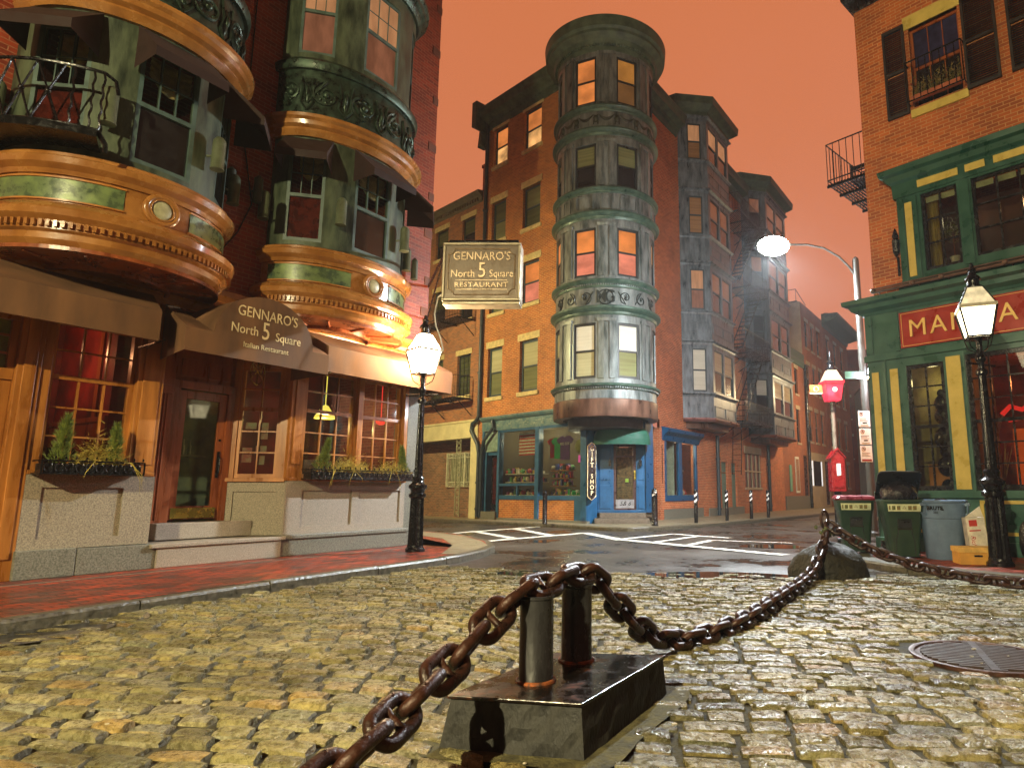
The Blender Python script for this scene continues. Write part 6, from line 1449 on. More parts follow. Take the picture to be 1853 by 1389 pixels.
streetlamp('tall street lamp in the side street behind the restaurant', -13.5, 21.5, .13, R_(5), 11500, (1, .84, .40), SLY, 7.8, spill=.6)
streetlamp('tall street lamp farther up the narrow street', 19.2, 41.5, .13, R_(200), 5000, (1, .72, .38), SLY, 7.8, spill=.6)
# small bright floodlight on the pole
fl = thing('flood_light', 'small dazzling white floodlight bracketed beside the street lamp pole', 'floodlight', (7.2, 16.9, 4.45)); F = frame(7.2, 16.9, 1, 0, 4.45)
q = MB(F); q.tube([(-.2, .1, -.1), (0, 0, -.1), (.1, 0, 0)], .02, 6); q.build('bracket', BLACKI, fl)
q = MB(F); q.lathe([(.02, -.2), (.09, -.12), (.11, 0), (.05, .06)], 12); q.build('housing', BLACKP, fl)
q = MB(F); q.ball((0, -.12, -.04), .19, 14, 10); q.build('lamp_glass', emit('flood_white_blue', (.8, .88, 1), 30), fl, smooth=60)  # glass ball enlarged so its shape covers the glare too
light('flood_light_source', fl, (7.2, 16.45, 4.3), 350, (.8, .88, 1), .1)
# parking signs
for i, (z, lab) in enumerate([(2.93, 'white no-parking sign with red circle, topmost of three on the pole'), (2.47, 'white no-parking sign with red circle, middle of three on the pole'), (2.02, 'white no-parking sign with a red bottom band, lowest of three on the pole')]):
    F = frame(6.86, 16.87, 1, .05); t = thing('parking_sign', lab, 'sign', (6.86, 16.87, z), 'parking signs on the lamp pole')
    q = MB(F); q.box(-.155, .155, 0, .012, z, z+.42); q.build('plate', WHITE, t, bevel=.004)
    q = MB(F); q.tube([(-.07+.05*math.cos(s), -.004, z+.34+.05*math.sin(s)) for s in [k*math.pi/8 for k in range(16)]], .006, 4, closed=True); q.tube([(-.105, -.004, z+.375), (-.035, -.004, z+.305)], .007, 4)
    if i == 2: q.box(-.13, .13, -.004, 0, z+.02, z+.07)
    q.build('red_markings', REDP, t)
    q = MB(F)
    for k in range(3): q.box(-.12, .10-.05*(k % 2), -.003, 0, z+.22-.035*k, z+.229-.035*k)
    q.build('small_print', BLACKP, t)
    text_mesh('P', .07, .004, F, -.07, z+.34, -.004, BLACKP, t)
    q = MB(F)
    if i < 2: q.box(-.05, .07, -.004, 0, z+.09, z+.12); q.tube([(-.1, -.004, z+.045), (.1, -.004, z+.045)], .006, 4); q.build('tow_symbol', BLACKP, t)
F = frame(6.70, 16.95, 1, .0); t = thing('street_name_sign', 'green street name sign reading ST on the lamp pole', 'sign', (6.62, 16.95, 4.25))
q = MB(F); q.box(-.24, .30, 0, .012, 4.22, 4.42); q.build('plate', mat('sign_green', (.004, .05, .022), .4, bump=0), t); text_mesh('ST', .12, .004, F, .08, 4.32, -.004, WHITE, t)
F = frame(6.52, 19.5, 1, 0); t = thing('round_sign', 'small orange and white sign left of the red lantern', 'sign', (6.52, 19.5, 4.2))
q = MB(F); q.box(-.2, .2, 0, .012, 4.2, 4.48); q.build('plate', mat('sign_orange', (.55, .12, .03), .5, bump=0), t); q = MB(F); q.tube([(.07*math.cos(s), -.004, 4.35+.07*math.sin(s)) for s in [k*math.pi/8 for k in range(16)]], .012, 4, closed=True); q.box(-.2, .2, -.004, 0, 4.2, 4.22); q.build('ring_mark', WHITE, t); q = MB(F); q.tube([(0, .03, 4.3), (.42, .03, 4.1)], .015, 5); q.build('arm', BLACKI, t)
# ---- bollards
def bollard(loc, h, r, label, stripes, grp):
    t = thing('bollard', label, 'bollard', loc, grp); F = frame(loc[0], loc[1], 1, 0, loc[2])
    q = MB(F)
    if stripes < 2: q.lathe([(r*1.15, 0), (r*1.15, .04), (r, .06), (r, h-.2), (r*1.12, h-.19), (r*1.12, h-.16), (r*.95, h-.15), (r*.95, h-.08), (r*.8, h-.03), (r*.35, h), (.001, h)], 18)
    else: q.lathe([(r, 0), (r, h-.03), (r*.8, h), (.001, h)], 16)
    q.build('post', BLACKI, t, smooth=40)
    if stripes:
        q = MB(F)
        for k in range(stripes):
            z = h-.28-.2*k; n = 8; v1 = [(r*1.02*math.sin(R_(-60+100*i/n)), -r*1.02*math.cos(R_(-60+100*i/n)), z+.10*i/n) for i in range(n+1)]
            q.add(v1+[(x, y, zz+.09) for x, y, zz in v1], [(i, i+1, n+2+i, n+1+i) for i in range(n)])
        q.build('reflective_band', mat('reflective_white', (.75, .7, .66), .3, bump=0), t)
    return t
bollard((-2.06, 23.6, .13), 1.18, .085, 'plain black bollard in front of the left gift shop window', 0, 'black bollards round the gift shop')
bollard((1.77, 22.3, .13), 1.25, .10, 'black bollard with knob top right of the gift shop door', 1, 'black bollards round the gift shop')
bb = bollard((3.45, 24.3, .13), 1.2, .07, 'striped bollard below the right end of the blue street-side window', 2, 'striped bollards along the street kerb')
copy_thing(bb, 'striped bollard in front of the first pale green door, second along the street kerb', (4.95, 26.2, .13)); copy_thing(bb, 'striped bollard in front of the barred window, third along the street kerb', (6.35, 28.1, .13)); copy_thing(bb, 'farthest striped bollard beside the drainpipe of the second bay', (7.45, 29.6, .13))
# ================================================================ BINS AND RUBBISH
def bin_(label, loc, rz, lid, openlid):
    t = thing('wheelie_bin', label, 'wheelie bin', loc, 'green wheelie bins'); F = Matrix.Translation(loc) @ Matrix.Rotation(rz, 4, 'Z'); wb, wt, db, dt, h = .23, .335, .25, .37, 1.0
    q = MB(F)
    def rr(w_, d_, r=.07, z=0): 
        o = []
        for cx, cy, a0 in ((w_-r, d_-r, 0), (-w_+r, d_-r, 90), (-w_+r, -d_+r, 180), (w_-r, -d_+r, 270)):
            for k in range(5): a = R_(a0+k*22.5); o.append((cx+r*math.cos(a), cy+r*math.sin(a), z))
        return o
    L_ = [rr(wb, db, .06, .03), rr(wb+.075, db+.09, .07, .78), rr(wb+.09, db+.1, .07, .80), rr(wt, dt, .07, .96), rr(wt+.02, dt+.02, .07, .965), rr(wt+.02, dt+.02, .07, h), rr(wt-.02, dt-.02, .06, h), rr(wt-.06, dt-.06, .06, .9)]
    v = [p for l in L_ for p in l]; n = 20
    q.add(v, [(j*n+k, j*n+(k+1) % n, (j+1)*n+(k+1) % n, (j+1)*n+k) for j in range(len(L_)-1) for k in range(n)]+[tuple(range(n-1, -1, -1)), tuple((len(L_)-1)*n+k for k in range(n))])
    q.build('body', BINM, t, smooth=40)
    q = MB(F); yf = lambda z: -(db+(.09)*(z-.03)/.75)-.002
    pts = [(-.11, .66), (-.11, .42), (-.15, .30), (-.15, .06)]
    for s in (-1, 1): q.tube([(s*x, yf(z), z) for x, z in pts], .008, 5)
    q.tube([(-.11, yf(.66), .66), (.11, yf(.66), .66)], .012, 5); q.box(-.10, .10, yf(.6)-.003, yf(.6)+.02, .52, .64); q.build('moulded_ribs', BINL, t)
    q = MB(F); q.tube([(-.12, yf(.5)-.015, .5), (.12, yf(.5)-.015, .5)], .012, 8); q.build('catch_bar', GREYP, t)
    q = MB(F); ys = -(db+.1+.02*.5)-.012
    q.add([(-.26, ys-.003, .80), (.26, ys-.003, .80), (.27, ys-.018, .925), (-.27, ys-.018, .925)], [(0, 1, 2, 3)]); st = q.build('label_strip', mat('label_cream', (.62, .66, .42), .5, bump=0), t)
    q = MB(F)
    for k, x in enumerate((-.235, -.17, -.09, .0, .09, .17)):
        w_ = .012 if k == 0 else .028
        if k == 3: q.tube([(x+.03*math.cos(s), ys-.016, .862+.03*math.sin(s)) for s in (math.pi/2, math.pi*7/6, math.pi*11/6)], .006, 4, closed=True); continue
        q.add([(x-w_, ys-.010, .825), (x+w_, ys-.010, .825), (x+w_, ys-.019, .895), (x-w_, ys-.019, .895)], [(0, 1, 2, 3)])
    q.build('label_pictures', mat('label_print', (.06, .10, .03), .5, col2=(.25, .16, .05), scale=25, bump=0), st)
    q = MB(F)
    for s in (-1, 1): q.tube([(s*.25, .3, .13), (s*.30, .3, .13)], .13, 16)
    q.build('wheel', BLACKP, t, smooth=30)
    q = MB(F)
    if openlid:
        q.F = F @ Matrix.Translation((0, dt, h)) @ Matrix.Rotation(R_(-38), 4, 'X')
    else: q.F = F @ Matrix.Translation((0, dt, h+.002)) @ Matrix.Rotation(R_(1.5), 4, 'X')
    o1 = [(x, y-dt, z) for x, y, z in rr(wt+.03, dt+.03, .08, .0)]; o2 = [(x, y-dt, z) for x, y, z in rr(wt+.03, dt+.03, .08, .03)]; o3 = [(x*.9, (y)*.9-dt, .07) for x, y, z in rr(wt+.03, dt+.03, .08, .03)]
    v = o1+o2+o3; q.add(v, [(j*n+k, j*n+(k+1) % n, (j+1)*n+(k+1) % n, (j+1)*n+k) for j in range(2) for k in range(n)]+[tuple(range(n-1, -1, -1)), tuple(2*n+k for k in range(n))])
    q.build('lid', lid, t, smooth=40)
    return t
bin_('dark green wheelie bin with closed red lid, left of the open one', (4.86, 12.75, .12), R_(-14), BINR, False)
bin_('dark green wheelie bin with its black lid open over a bulging rubbish bag', (5.34, 11.82, .12), R_(-14), BINL, True)
def bag(label, c, r, sq, tie=True, seed=1, knots=14):
    rg = random.Random(seed); q = MB(); n, m = 40, 26; vv = []
    ph = [(rg.uniform(0, 6.28), rg.uniform(2, 7), rg.uniform(0, 6.28), rg.uniform(1, 6)) for _ in range(9)]
    for i in range(m+1):
        p_ = math.pi*i/m
        for k in range(n):
            th = 2*math.pi*k/n; d = 1+sum(.022*math.sin(a[1]*th+a[0])*math.sin(a[3]*p_+a[2]) for a in ph)+rg.uniform(-.018, .018)
            if tie and p_ < .5: d *= 1+.28*(1-p_/.5)**2*math.sin(p_*9)
            x, y, z = r*sq[0]*math.sin(p_)*math.cos(th)*d, r*sq[1]*math.sin(p_)*math.sin(th)*d, r*sq[2]*math.cos(p_)*d
            zz = c[2]+max(z, -r*sq[2]*.8)+r*sq[2]*.8
            vv.append((c[0]+x, c[1]+y, zz))
    q.add(vv, [(i*n+k, (i+1)*n+k, (i+1)*n+(k+1) % n, i*n+(k+1) % n) for i in range(m) for k in range(n)])
    if tie:
        zt = c[2]+r*sq[2]*1.75
        for k in range(9): a = k*.7; q.tube([(c[0], c[1], zt), (c[0]+.05*math.cos(a), c[1]+.05*math.sin(a), zt+.05), (c[0]+.11*math.cos(a), c[1]+.11*math.sin(a), zt+.06*rg.random())], [.02, .025, .006], 5)
    return tag(q.build('rubbish_bag', BAGM, None, smooth=50), label, 'rubbish bag', 'black rubbish bags')
bag('black rubbish bag bulging out of the open wheelie bin', (5.34, 11.82, 1.0), .34, (.95, 1.0, .75), seed=3, tie=False)
bag('shiny black rubbish bag on the pavement right of the gas lamp', (7.0, 10.35, .12), .46, (.95, .9, 1.0), seed=5)
bag('crumpled black bag liner poking out of the grey-blue bin', (5.92, 11.5, .93), .27, (1.15, 1.1, .3), seed=8)
t = thing('round_bin', 'round grey-blue plastic dustbin with black lettering, right of the wheelie bins', 'dustbin', (5.92, 11.5, .12)); F = frame(5.92, 11.5, 1, -.35, .12)
q = MB(F); q.lathe([(.29, 0), (.30, .02), (.345, .68), (.36, .69), (.365, .72), (.385, .95), (.41, .955), (.415, .985), (.38, 1.0), (.36, .99), (.34, .7)], 40); q.build('body', CANM, t, smooth=30)
q = MB(F)
for an in (-1.05, 1.35):
    G = F @ Matrix.Rotation(an, 4, 'Z'); q.F = G; q.box(-.12, .12, -.44, -.36, .90, .95); q.tube([(-.12, -.405, .92), (-.09, -.40, .78), (.09, -.40, .78), (.12, -.405, .92)], .014, 6); q.box(-.09, .09, -.39, -.36, .74, .77)
q.build('handle', CANM, t)
G = F @ Matrix.Rotation(R_(-22), 4, 'Z'); text_mesh('BRUTE.', .085, .004, G, 0, .86, -.392, BLACKP, t, bold=.003); text_mesh('250', .05, .004, G, 0, .79, -.388, BLACKP, t)
t = thing('storage_box', 'orange cardboard file box with lid and handle hole beside the gas lamp', 'box', (5.98, 10.72, .12)); F = frame(5.98, 10.72, 1, -.2, .12)
q = MB(F); q.box(-.27, .27, -.19, .19, 0, .20); q.build('body', CARD, t, bevel=.004); q = MB(F); q.box(-.285, .285, -.205, .205, .185, .265); q.build('lid', mat('card_lid', (.66, .40, .10), .7, bump=.04), t, bevel=.004)
q = MB(F); q.box(-.06, .06, -.195, -.19, .12, .15); q.build('handle_hole', BLACKP, t)
t = thing('carton', 'small printed orange carton behind the file box', 'box', (6.42, 11.45, .12)); F = frame(6.42, 11.45, 1, -.6, .12)
q = MB(F); q.box(-.2, .2, -.15, .15, 0, .42); q.build('body', CARD, t, bevel=.004); q = MB(F)
for j in range(4):
    for i in range(4): q.box(-.17+.09*i, -.12+.09*i, -.153, -.15, .05+.09*j, .10+.09*j)
q.build('print', mat('carton_print', (.25, .09, .02), .7, bump=0), t)
t = thing('wine_carton', 'tall white wine carton with red script leaning behind the gas lamp', 'box', (6.22, 11.0, .12)); F = frame(6.22, 11.0, 1, -.25, .12) @ Matrix.Rotation(R_(-4), 4, 'Y')
q = MB(F); q.box(-.14, .14, -.12, .12, 0, .72); q.build('body', CARDW, t, bevel=.004); q = MB(F); q.prism([(-.15, .73), (.13, .73), (.10, .90), (-.02, .82)], -.12, -.115); q.build('flap', CARDW, t)
q = MB(F); q.box(-.10, .02, -.124, -.12, .58, .68); q.box(-.11, .06, -.124, -.12, .50, .52); q.build('print', mat('print_red', (.45, .03, .02), .6, bump=0), t)
Gt = F @ Matrix.Translation((-.07, -.124, .28)) @ Matrix.Rotation(R_(90), 4, 'Y'); text_mesh('Richard', .10, .003, Gt, 0, 0, 0, mat('print_red_script', (.4, .02, .03), .6, bump=0), t, shear=.3)

# ================================================================ ANCHOR STONE, CHAINS
an_ = thing('anchor_block', 'black painted stone block with rusty steel top and two black pipe posts', 'bollard block', (-.2, 3.85, 0))
tq = [(-.75, 3.42), (-.10, 3.29), (.37, 4.19), (-.29, 4.26)]
bq = [(-.80, 3.37), (-.08, 3.21), (.40, 4.24), (-.31, 4.32)]
q = MB(); nx = 14; nz = 5; rg = random.Random(4)
for e in range(4):
    a, b, c, d = bq[e], bq[(e+1) % 4], tq[(e+1) % 4], tq[e]; vv = []
    ex, ey = b[0]-a[0], b[1]-a[1]; l = math.hypot(ex, ey); nxx, nyy = ey/l, -ex/l
    for j in range(nz+1):
        for i in range(nx+1):
            u, v = i/nx, j/nz; o = rg.uniform(-.006, .006) if 0 < i < nx and 0 < j < nz else 0
            x = (a[0]*(1-u)+b[0]*u)*(1-v)+(d[0]*(1-u)+c[0]*u)*v+nxx*o; y = (a[1]*(1-u)+b[1]*u)*(1-v)+(d[1]*(1-u)+c[1]*u)*v+nyy*o
            vv.append((x, y, -.02+.265*v))
    q.add(vv, [(j*(nx+1)+i, j*(nx+1)+i+1, (j+1)*(nx+1)+i+1, (j+1)*(nx+1)+i) for j in range(nz) for i in range(nx)])
q.build('stone', STONEBK, an_)
def shrink(poly, s):
    cx = sum(p[0] for p in poly)/4; cy = sum(p[1] for p in poly)/4; return [(cx+(x-cx)*s, cy+(y-cy)*s) for x, y in poly]
m__, t__, p__ = nodes('rusty_wet_plate'); tcx = N(t__, 'TexCoord'); nn_ = N(t__, 'TexNoise', Scale=5., Detail=7., Roughness=.7); t__.links.new(tcx.outputs['Object'], nn_.inputs['Vector'])
t__.links.new(ramp(t__, nn_.outputs['Fac'], [(.35, (.005, .005, .005)), (.56, (.012, .007, .005)), (.66, (.13, .035, .01)), (.74, (.04, .014, .008))]), p__.inputs['Base Color'])
t__.links.new(ramp(t__, nn_.outputs['Fac'], [(.4, (.06,)*3), (.6, (.4,)*3)]), p__.inputs['Roughness']); p__.inputs['Metallic'].default_value = .2
n9 = N(t__, 'TexNoise', Scale=40., Detail=4.); t__.links.new(tcx.outputs['Object'], n9.inputs['Vector']); b9 = N(t__, 'Bump', Strength=.25, Distance=.01); t__.links.new(n9.outputs['Fac'], b9.inputs['Height']); t__.links.new(b9.outputs[0], p__.inputs['Normal'])
q = MB(); q.slab(shrink(tq, 1.03), .245, .262); q.build('top_plate', m__, an_, bevel=.004)
for px, py, hh in ((-.355, 3.66, .70), (-.155, 4.08, .70)):
    q = MB(frame(px, py, 1, 0)); q.lathe([(.098, .262), (.098, .27), (.092, .28), (.090, hh-.02), (.095, hh-.015), (.095, hh), (.08, hh), (.08, hh-.06)], 28); q.build('pipe_post', mat('post_black_worn', (.012, .012, .013), .25, metal=.3, scale=6, col2=(.045, .045, .048), stretch=(1, 1, .4), bump=.15, bscale=50), an_, smooth=35)
    q = MB(frame(px, py, 1, 0)); q.lathe([(.11, .262), (.108, .272), (.098, .276)], 24); q.build('weld_bead', mat('orange_rust', (.015, .008, .005), .7, scale=26, col2=(.40, .10, .015)), an_)
# studded link mesh
def link_mesh():
    q = MB(); L, Wd, r = .31, .185, .029; hl = L/2-Wd/2; ra = Wd/2-r; pts = []
    for i in range(12): a = -math.pi/2+math.pi*i/11; pts.append((hl+ra*math.cos(a), ra*math.sin(a), 0))
    for i in range(12): a = math.pi/2+math.pi*i/11; pts.append((-hl+ra*math.cos(a), ra*math.sin(a), 0))
    q.tube(pts, r, 12, closed=True); q.tube([(0, -ra, 0), (0, -ra*.4, 0), (0, ra*.4, 0), (0, ra, 0)], [.030, .018, .018, .030], 10)
    me = bpy.data.meshes.new('chain_link'); me.from_pydata([tuple(p) for p in q.v], [], q.f); me.materials.append(RUSTI); me.shade_smooth(); return me
LM = link_mesh()
def chain(label, pts, pitch=.200, roll0=0, loc=None):
    loc = loc or (pts[0][0], pts[0][1], 0); t = thing('heavy_chain', label, 'chain', loc, 'rusty studded chains')
    P = [Vector(p) for p in pts]; D = []      # catmull-rom dense
    for i in range(len(P)-1):
        a, b, c, d = P[max(0, i-1)], P[i], P[i+1], P[min(len(P)-1, i+2)]
        for k in range(16):
            u = k/16; D.append(.5*((2*b)+(-a+c)*u+(2*a-5*b+4*c-d)*u*u+(-a+3*b-3*c+d)*u**3))
    D.append(P[-1]); S = [D[0]]; acc = 0
    cur = D[0]
    for p in D[1:]:
        while (p-cur).length >= pitch:
            # step along segment until distance from last point = pitch
            last = S[-1]; lo, hi = 0, 1
            if (p-last).length < pitch: break
            for _ in range(24):
                m = (lo+hi)/2
                if (prev.lerp(p, m)-last).length < pitch: lo = m
                else: hi = m
            nxt = prev.lerp(p, hi); S.append(nxt); cur = nxt; prev = nxt
        prev = p
    rg = random.Random(3)
    for i in range(len(S)-1):
        a, b = S[i], S[i+1]; tt = (b-a).normalized(); up = Vector((0, 0, 1)); side = tt.cross(up).normalized(); nn = side.cross(tt)
        ro = (math.pi/4 if i % 2 else -math.pi/4)+roll0+rg.uniform(-.12, .12); y = side*math.cos(ro)+nn*math.sin(ro); z = tt.cross(y)
        M = Matrix(((tt.x, y.x, z.x, 0), (tt.y, y.y, z.y, 0), (tt.z, y.z, z.z, 0), (0, 0, 0, 1)))
        o = bpy.data.objects.new('link', LM); COL.objects.link(o); o.parent = t; o.matrix_local = Matrix.Translation((a+b)/2-Vector(loc)) @ M
    return t
chain('heavy rusty chain draped over two pipe posts and sagging up to the boulder ring',
      [(-1.12, 1.9, .20), (-1.0, 2.2, .25), (-.91, 2.45, .30), (-.85, 2.62, .34), (-.80, 2.82, .38), (-.75, 3.0, .43), (-.67, 3.2, .49), (-.58, 3.4, .59), (-.47, 3.57, .69), (-.355, 3.70, .748), (-.25, 3.88, .738), (-.155, 4.08, .765), (-.06, 4.24, .73), (.05, 4.42, .58), (.20, 4.68, .38), (.38, 5.0, .20), (.62, 5.35, .11), (.98, 5.75, .095), (1.38, 6.35, .095), (1.9, 7.3, .11), (2.45, 8.35, .12), (2.85, 9.1, .17), (3.12, 9.6, .34), (3.30, 9.85, .56), (3.37, 10.0, .76)])
chain('heavy rusty chain running from the boulder ring down past the bins',
      [(3.40, 9.98, .78), (3.55, 9.88, .66), (3.75, 9.74, .52), (4.02, 9.5, .37), (4.34, 9.2, .25), (4.63, 8.9, .18), (4.96, 8.6, .14), (5.3, 8.25, .13), (5.7, 7.8, .14), (6.1, 7.3, .18)])
bd = thing('boulder', 'dark rounded boulder with an iron ring holding both chains', 'boulder', (3.42, 10.1, 0))
q = MB(); rg = random.Random(2); n, m = 32, 16; vv = []
for i in range(m+1):
    p_ = math.pi/2*i/m
    for k in range(n):
        th = 2*math.pi*k/n; d = 1+.07*math.sin(3*th+1)+.05*math.sin(5*th+2+p_*3)+rg.uniform(-.025, .025); vv.append((3.42+.58*math.sin(p_)**.8*math.cos(th)*d, 10.1+.55*math.sin(p_)**.8*math.sin(th)*d, -.02+.50*math.cos(p_)**.9*(1+.06*math.sin(2*th))))
q.add(vv, [(i*n+k, (i+1)*n+k, (i+1)*n+(k+1) % n, i*n+(k+1) % n) for i in range(m) for k in range(n)]); q.build('stone', BOULD, bd, smooth=50)
q = MB(); q.tube([(3.37+.06*math.cos(s), 10.02+.02*math.cos(s), .84+.13*math.sin(s)) for s in [k*math.pi/10 for k in range(20)]], .022, 8, closed=True); q.tube([(3.40, 10.06, .35), (3.38, 10.04, .74)], .04, 8); q.build('iron_ring', RUSTI, bd, smooth=50)
q = MB()
for k in range(26): q.ball((3.38+rg.gauss(0, .05), 10.0+rg.gauss(0, .04), .66+rg.gauss(0, .045)), .03, 6, 4, jit=.2)
q.build('lichen_wrap', mat('lichen_green', (.10, .12, .05), .7), bd)
# ---- manhole
mh = thing('manhole_cover', 'round rusty ribbed manhole cover set in the setts', 'manhole cover', (MHC[0], MHC[1], .0)); F = frame(MHC[0], MHC[1], 1, -.35)
q = MB(F); q.lathe([(MHR+.01, .0), (MHR+.01, .034), (MHR-.005, .037), (MHR-.03, .034), (MHR-.035, .02)], 64); q.build('rim', mat('manhole_rust', (.03, .013, .008), .45, metal=.3, scale=14, col2=(.085, .032, .018), bump=.4), mh, smooth=40)
q = MB(F); q.lathe([(MHR-.035, .0), (MHR-.035, .012)], 64); q.build('slot_shadow_plate', mat('slot_shade_black', (.004, .003, .003), .9, bump=.2, rvar=.05), mh); q = MB(F)  # black plate puts the shade between the lid bars into colour
for k in range(-8, 9):
    y = k*.053; hw = math.sqrt(max(0, (MHR-.07)**2-y*y))
    for a, b in ((-hw, -.03), (.03, hw)): q.box(a, b, y-.015, y+.015, .0125, .036)
q.box(-.028, .028, -MHR+.05, MHR-.05, .0125, .0365); q.build('lid', mat('manhole_lid', (.02, .012, .009), .6, metal=.2, scale=10, col2=(.04, .018, .011), bump=.3), mh)
tag(mh, mh['label'], 'manhole cover')

# ================================================================ GIFT SHOP GOODS
def shirt(F, x, z, s, m__, label, y=.45, txt=None, num=None):
    t = thing('t_shirt', label, 'shirt', tuple(F @ Vector((x, y, z-s*.75))), 'shirts hanging in the gift shop'); 
    o = [(-.5, -.12), (-.36, -.30), (-.27, -.22), (-.27, -.95), (.27, -.95), (.27, -.22), (.36, -.30), (.5, -.12), (.28, .02), (.1, .03), (0, -.04), (-.1, .03), (-.28, .02)]
    q = MB(F); q.prism([(x+a*s, z+b*s) for a, b in o], y, y+.03); q.build('shirt_body', m__, t)
    q = MB(F); q.tube([(x-.2*s, y+.015, z), (x, y+.015, z+.08*s), (x+.2*s, y+.015, z)], .008, 4); q.tube([(x, y+.015, z+.08*s), (x, y+.015, z+.16*s)], .006, 4); q.build('hanger', GREYP, t)
    if txt: text_mesh(txt, .15*s, .004, F, x, z-.30*s, y-.004, WHITE, t, xs=.9)
    return t
shirt(FCL, -3.22, 3.35, .8, mat('shirt_red', (.55, .02, .02), .8, bump=.1), 'red shirt hanging at the left of the right-hand shop window', y=.55)
shirt(FCL, -2.86, 3.35, .85, mat('shirt_green', (.01, .22, .05), .8, bump=.1), 'green shirt hanging between the red and the purple one', y=.45)
shirt(FCL, -2.38, 3.38, .95, mat('shirt_purple', (.07, .02, .12), .8, bump=.1), 'dark purple shirt with white lettering in the shop window', y=.34, txt='RED SOX')
shirt(FCR, 7.1, 2.45, .85, mat('shirt_charcoal', (.03, .03, .04), .8, bump=.1), 'charcoal shirt with pale print in the street-side shop window', y=.35, txt='BOSTON')
shirt(FCR, 6.65, 2.6, .75, mat('shirt_coral', (.5, .08, .05), .8, bump=.1), 'coral shirt behind the charcoal one in the street-side window', y=.6)
t = thing('flag', 'striped red and white flag hung in the left shop window', 'flag', tuple(FCL @ Vector((-4.8, .5, 2.8))))
for k in range(7):
    q = MB(FCL); x0 = -5.3; 
    q.add([(x0, .5+.02*math.sin(i), 2.75+.13*k) if False else (x0+1.15*i/6, .5+.03*math.sin(i*1.3), 2.75+.13*k) for i in range(7)]+[(x0+1.15*i/6, .5+.03*math.sin(i*1.3), 2.75+.13*(k+.5)) for i in range(7)], [(i, i+1, 8+i, 7+i) for i in range(6)]); q.build('red_stripe', mat('flag_red', (.5, .05, .04), .8, bump=0) if k == 0 else bpy.data.materials['flag_red'], t)
    q = MB(FCL); q.add([(x0+1.15*i/6, .5+.03*math.sin(i*1.3), 2.75+.13*(k+.5)) for i in range(7)]+[(x0+1.15*i/6, .5+.03*math.sin(i*1.3), 2.75+.13*(k+1)) for i in range(7)], [(i, i+1, 8+i, 7+i) for i in range(6)]); q.build('white_stripe', WHITE, t)
def goods(F, x0, x1, y0, y1, zs, label, n, seed, cols, shm=WHITE):
    c = F @ Vector(((x0+x1)/2, y0, zs[0])); t = thing('display_shelf', label, 'shelf', tuple(c)); rg = random.Random(seed)
    q = MB(F)
    for z in zs: q.box(x0, x1, y0, y1, z-.03, z)
    q.build('shelf_boards', shm, t)
    ms = [mat('goods', c_, .5, var=.3, bump=0) for c_ in cols]
    for mi, mm in enumerate(ms):
        q = MB(F)
        for z in zs:
            for k in range(n):
                x = rg.uniform(x0+.05, x1-.08); s = rg.uniform(.06, .14); h = rg.uniform(.08, .26); y = rg.uniform(y0+.05, y1-.05)
                if rg.random() < .5: q.box(x-s/2, x+s/2, y-s/2, y+s/2, z, z+h)
                elif rg.random() < .5: q.lathe([(s*.4, z), (s*.6, z+h*.5), (s*.3, z+h*.8), (s*.35, z+h)], 8, (x, y))
                else: q.ball((x, y, z+s*.8), s*.8, 8, 6)
        q.build('souvenirs', mm, t)
    return t
CS = [(.5, .05, .06), (.05, .08, .3), (.6, .55, .45), (.10, .28, .10), (.35, .12, .28), (.5, .35, .08), (.03, .03, .03)]
goods(FCL, -5.85, -3.75, .25, .8, [1.14, 1.66, 2.0], 'shelves of small souvenirs and caps in the left shop window', 9, 3, CS)
goods(FCL, -3.35, -2.3, .5, .9, [1.15, 1.5, 1.8, 2.1], 'honey-coloured wooden rack of souvenirs below the hanging shirts', 8, 5, CS, WOODG)
goods(FCL, -2.2, -1.2, .2, .8, [1.14], 'row of green and silver trinkets on the sill of the right shop window', 9, 7, [(.02, .4, .10), (.4, .45, .4), (.03, .03, .03), (.6, .6, .55)])
goods(FCR, 6.45, 7.85, .2, .6, [1.14], 'yellow display ledge with cards in the street-side shop window', 8, 9, [(.6, .4, .05), (.6, .55, .5), (.5, .05, .05)])
q = MB(FCL); q.box(-2.2, -1.25, 1.1, 1.2, 1.1, 3.3); tag(q.build('dark_rack', BLACKP), 'tall dark rack at the back of the right shop window', 'rack')
q = MB(FCL); q.box(-1.52, -1.27, .22, .225, 2.35, 2.62); tag(q.build('pink_notice', emit('pink_card', (1, .12, .45), .8)), 'bright pink square notice in the shop window', 'notice')
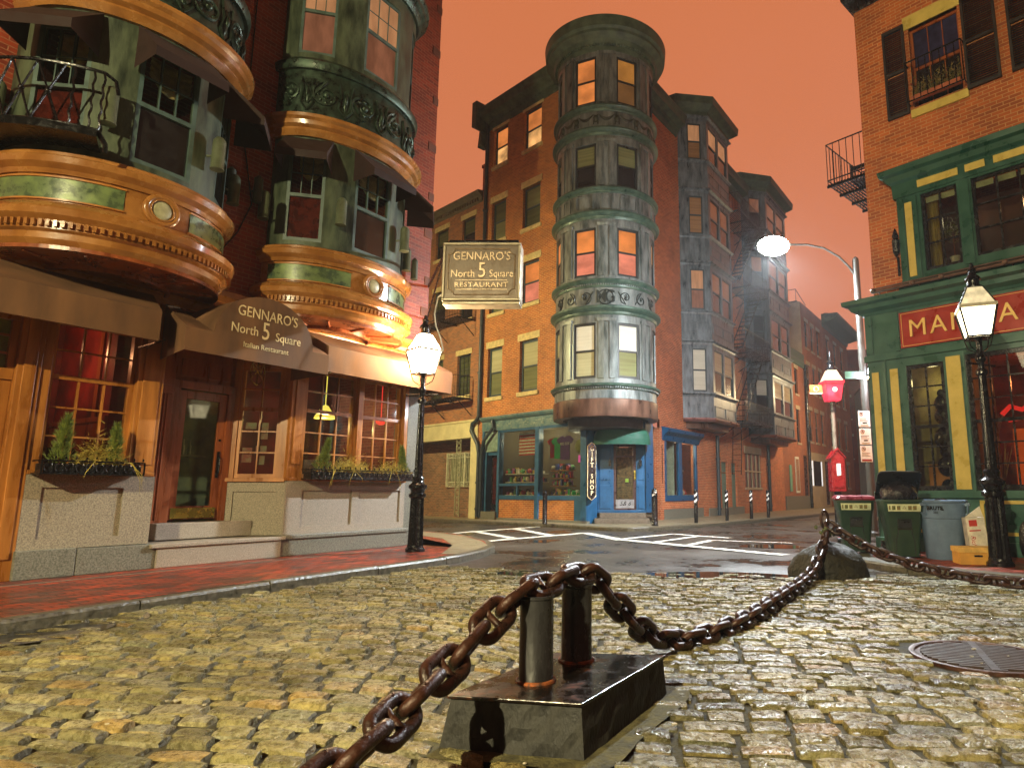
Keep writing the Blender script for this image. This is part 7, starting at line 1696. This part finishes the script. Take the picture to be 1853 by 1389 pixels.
q = MB(FCL); q.ball((-1.75, .5, 3.0), .25, 20, 14, (1, .15, 1)); tag(q.build('green_disc', mat('yellow_green_disc', (.20, .22, .04), .6)), 'dull yellow-green round disc hanging right of the shirts', 'decoration')
# gift shop hanging sign
gs = thing('gift_shop_sign', 'tall black GIFT SHOP board with pale border on the blue corner post', 'sign', (-.50, 23.6, 1.0)); F = frame(-.38, 23.60, .75, .35)
q = MB(F); pl = [(-.15, 1.12), (-.10, 1.06), (0, .98), (.10, 1.06), (.15, 1.12), (.15, 2.88), (.10, 2.94), (0, 3.02), (-.10, 2.94), (-.15, 2.88)]
q.prism([(x*1.12, 2+(z-2)*1.02) for x, z in pl], .0, .04); q.build('border', CREAM, gs); q = MB(F); q.prism([(x, z) for x, z in pl], -.012, .0); q.build('board', BLACKP, gs)
for i, ch in enumerate('GIFT SHOP'):
    if ch != ' ': text_mesh(ch, .225, .006, F, 0, 2.80-.198*i, -.016, CREAM, gs, name='letter', xs=.9, bold=.004)
q = MB(F); q.box(-.03, .03, .04, .25, 2.6, 2.64); q.box(-.03, .03, .04, .25, 1.4, 1.44); q.build('bracket', BLACKI, gs)
q = MB(FCR); q.tube([(4.5, -.04, 3.2), (4.42, -.06, 3.1), (4.45, -.05, 2.95), (4.5, -.04, 3.05), (4.46, -.05, 2.9), (4.46, -.05, 1.6)], .012, 5); q.build('wall_hook', BLACKI, cb)

# ================================================================ DAMP NIGHT AIR
if HAZE:
    hz = MB(); hz.box(-22, 55, -6, 98, -1, 24); hm = bpy.data.materials.new('haze_air'); hm.use_nodes = True; t = hm.node_tree
    for n in list(t.nodes):
        if n.type == 'BSDF_PRINCIPLED': t.nodes.remove(n)
    pv = N(t, 'VolumePrincipled'); pv.inputs['Color'].default_value = (.85, .87, .9, 1); pv.inputs['Density'].default_value = HAZE; pv.inputs['Anisotropy'].default_value = .35
    t.links.new(pv.outputs[0], [n for n in t.nodes if n.type == 'OUTPUT_MATERIAL'][0].inputs['Volume'])
    o = hz.build('haze', hm); o['kind'] = 'stuff'
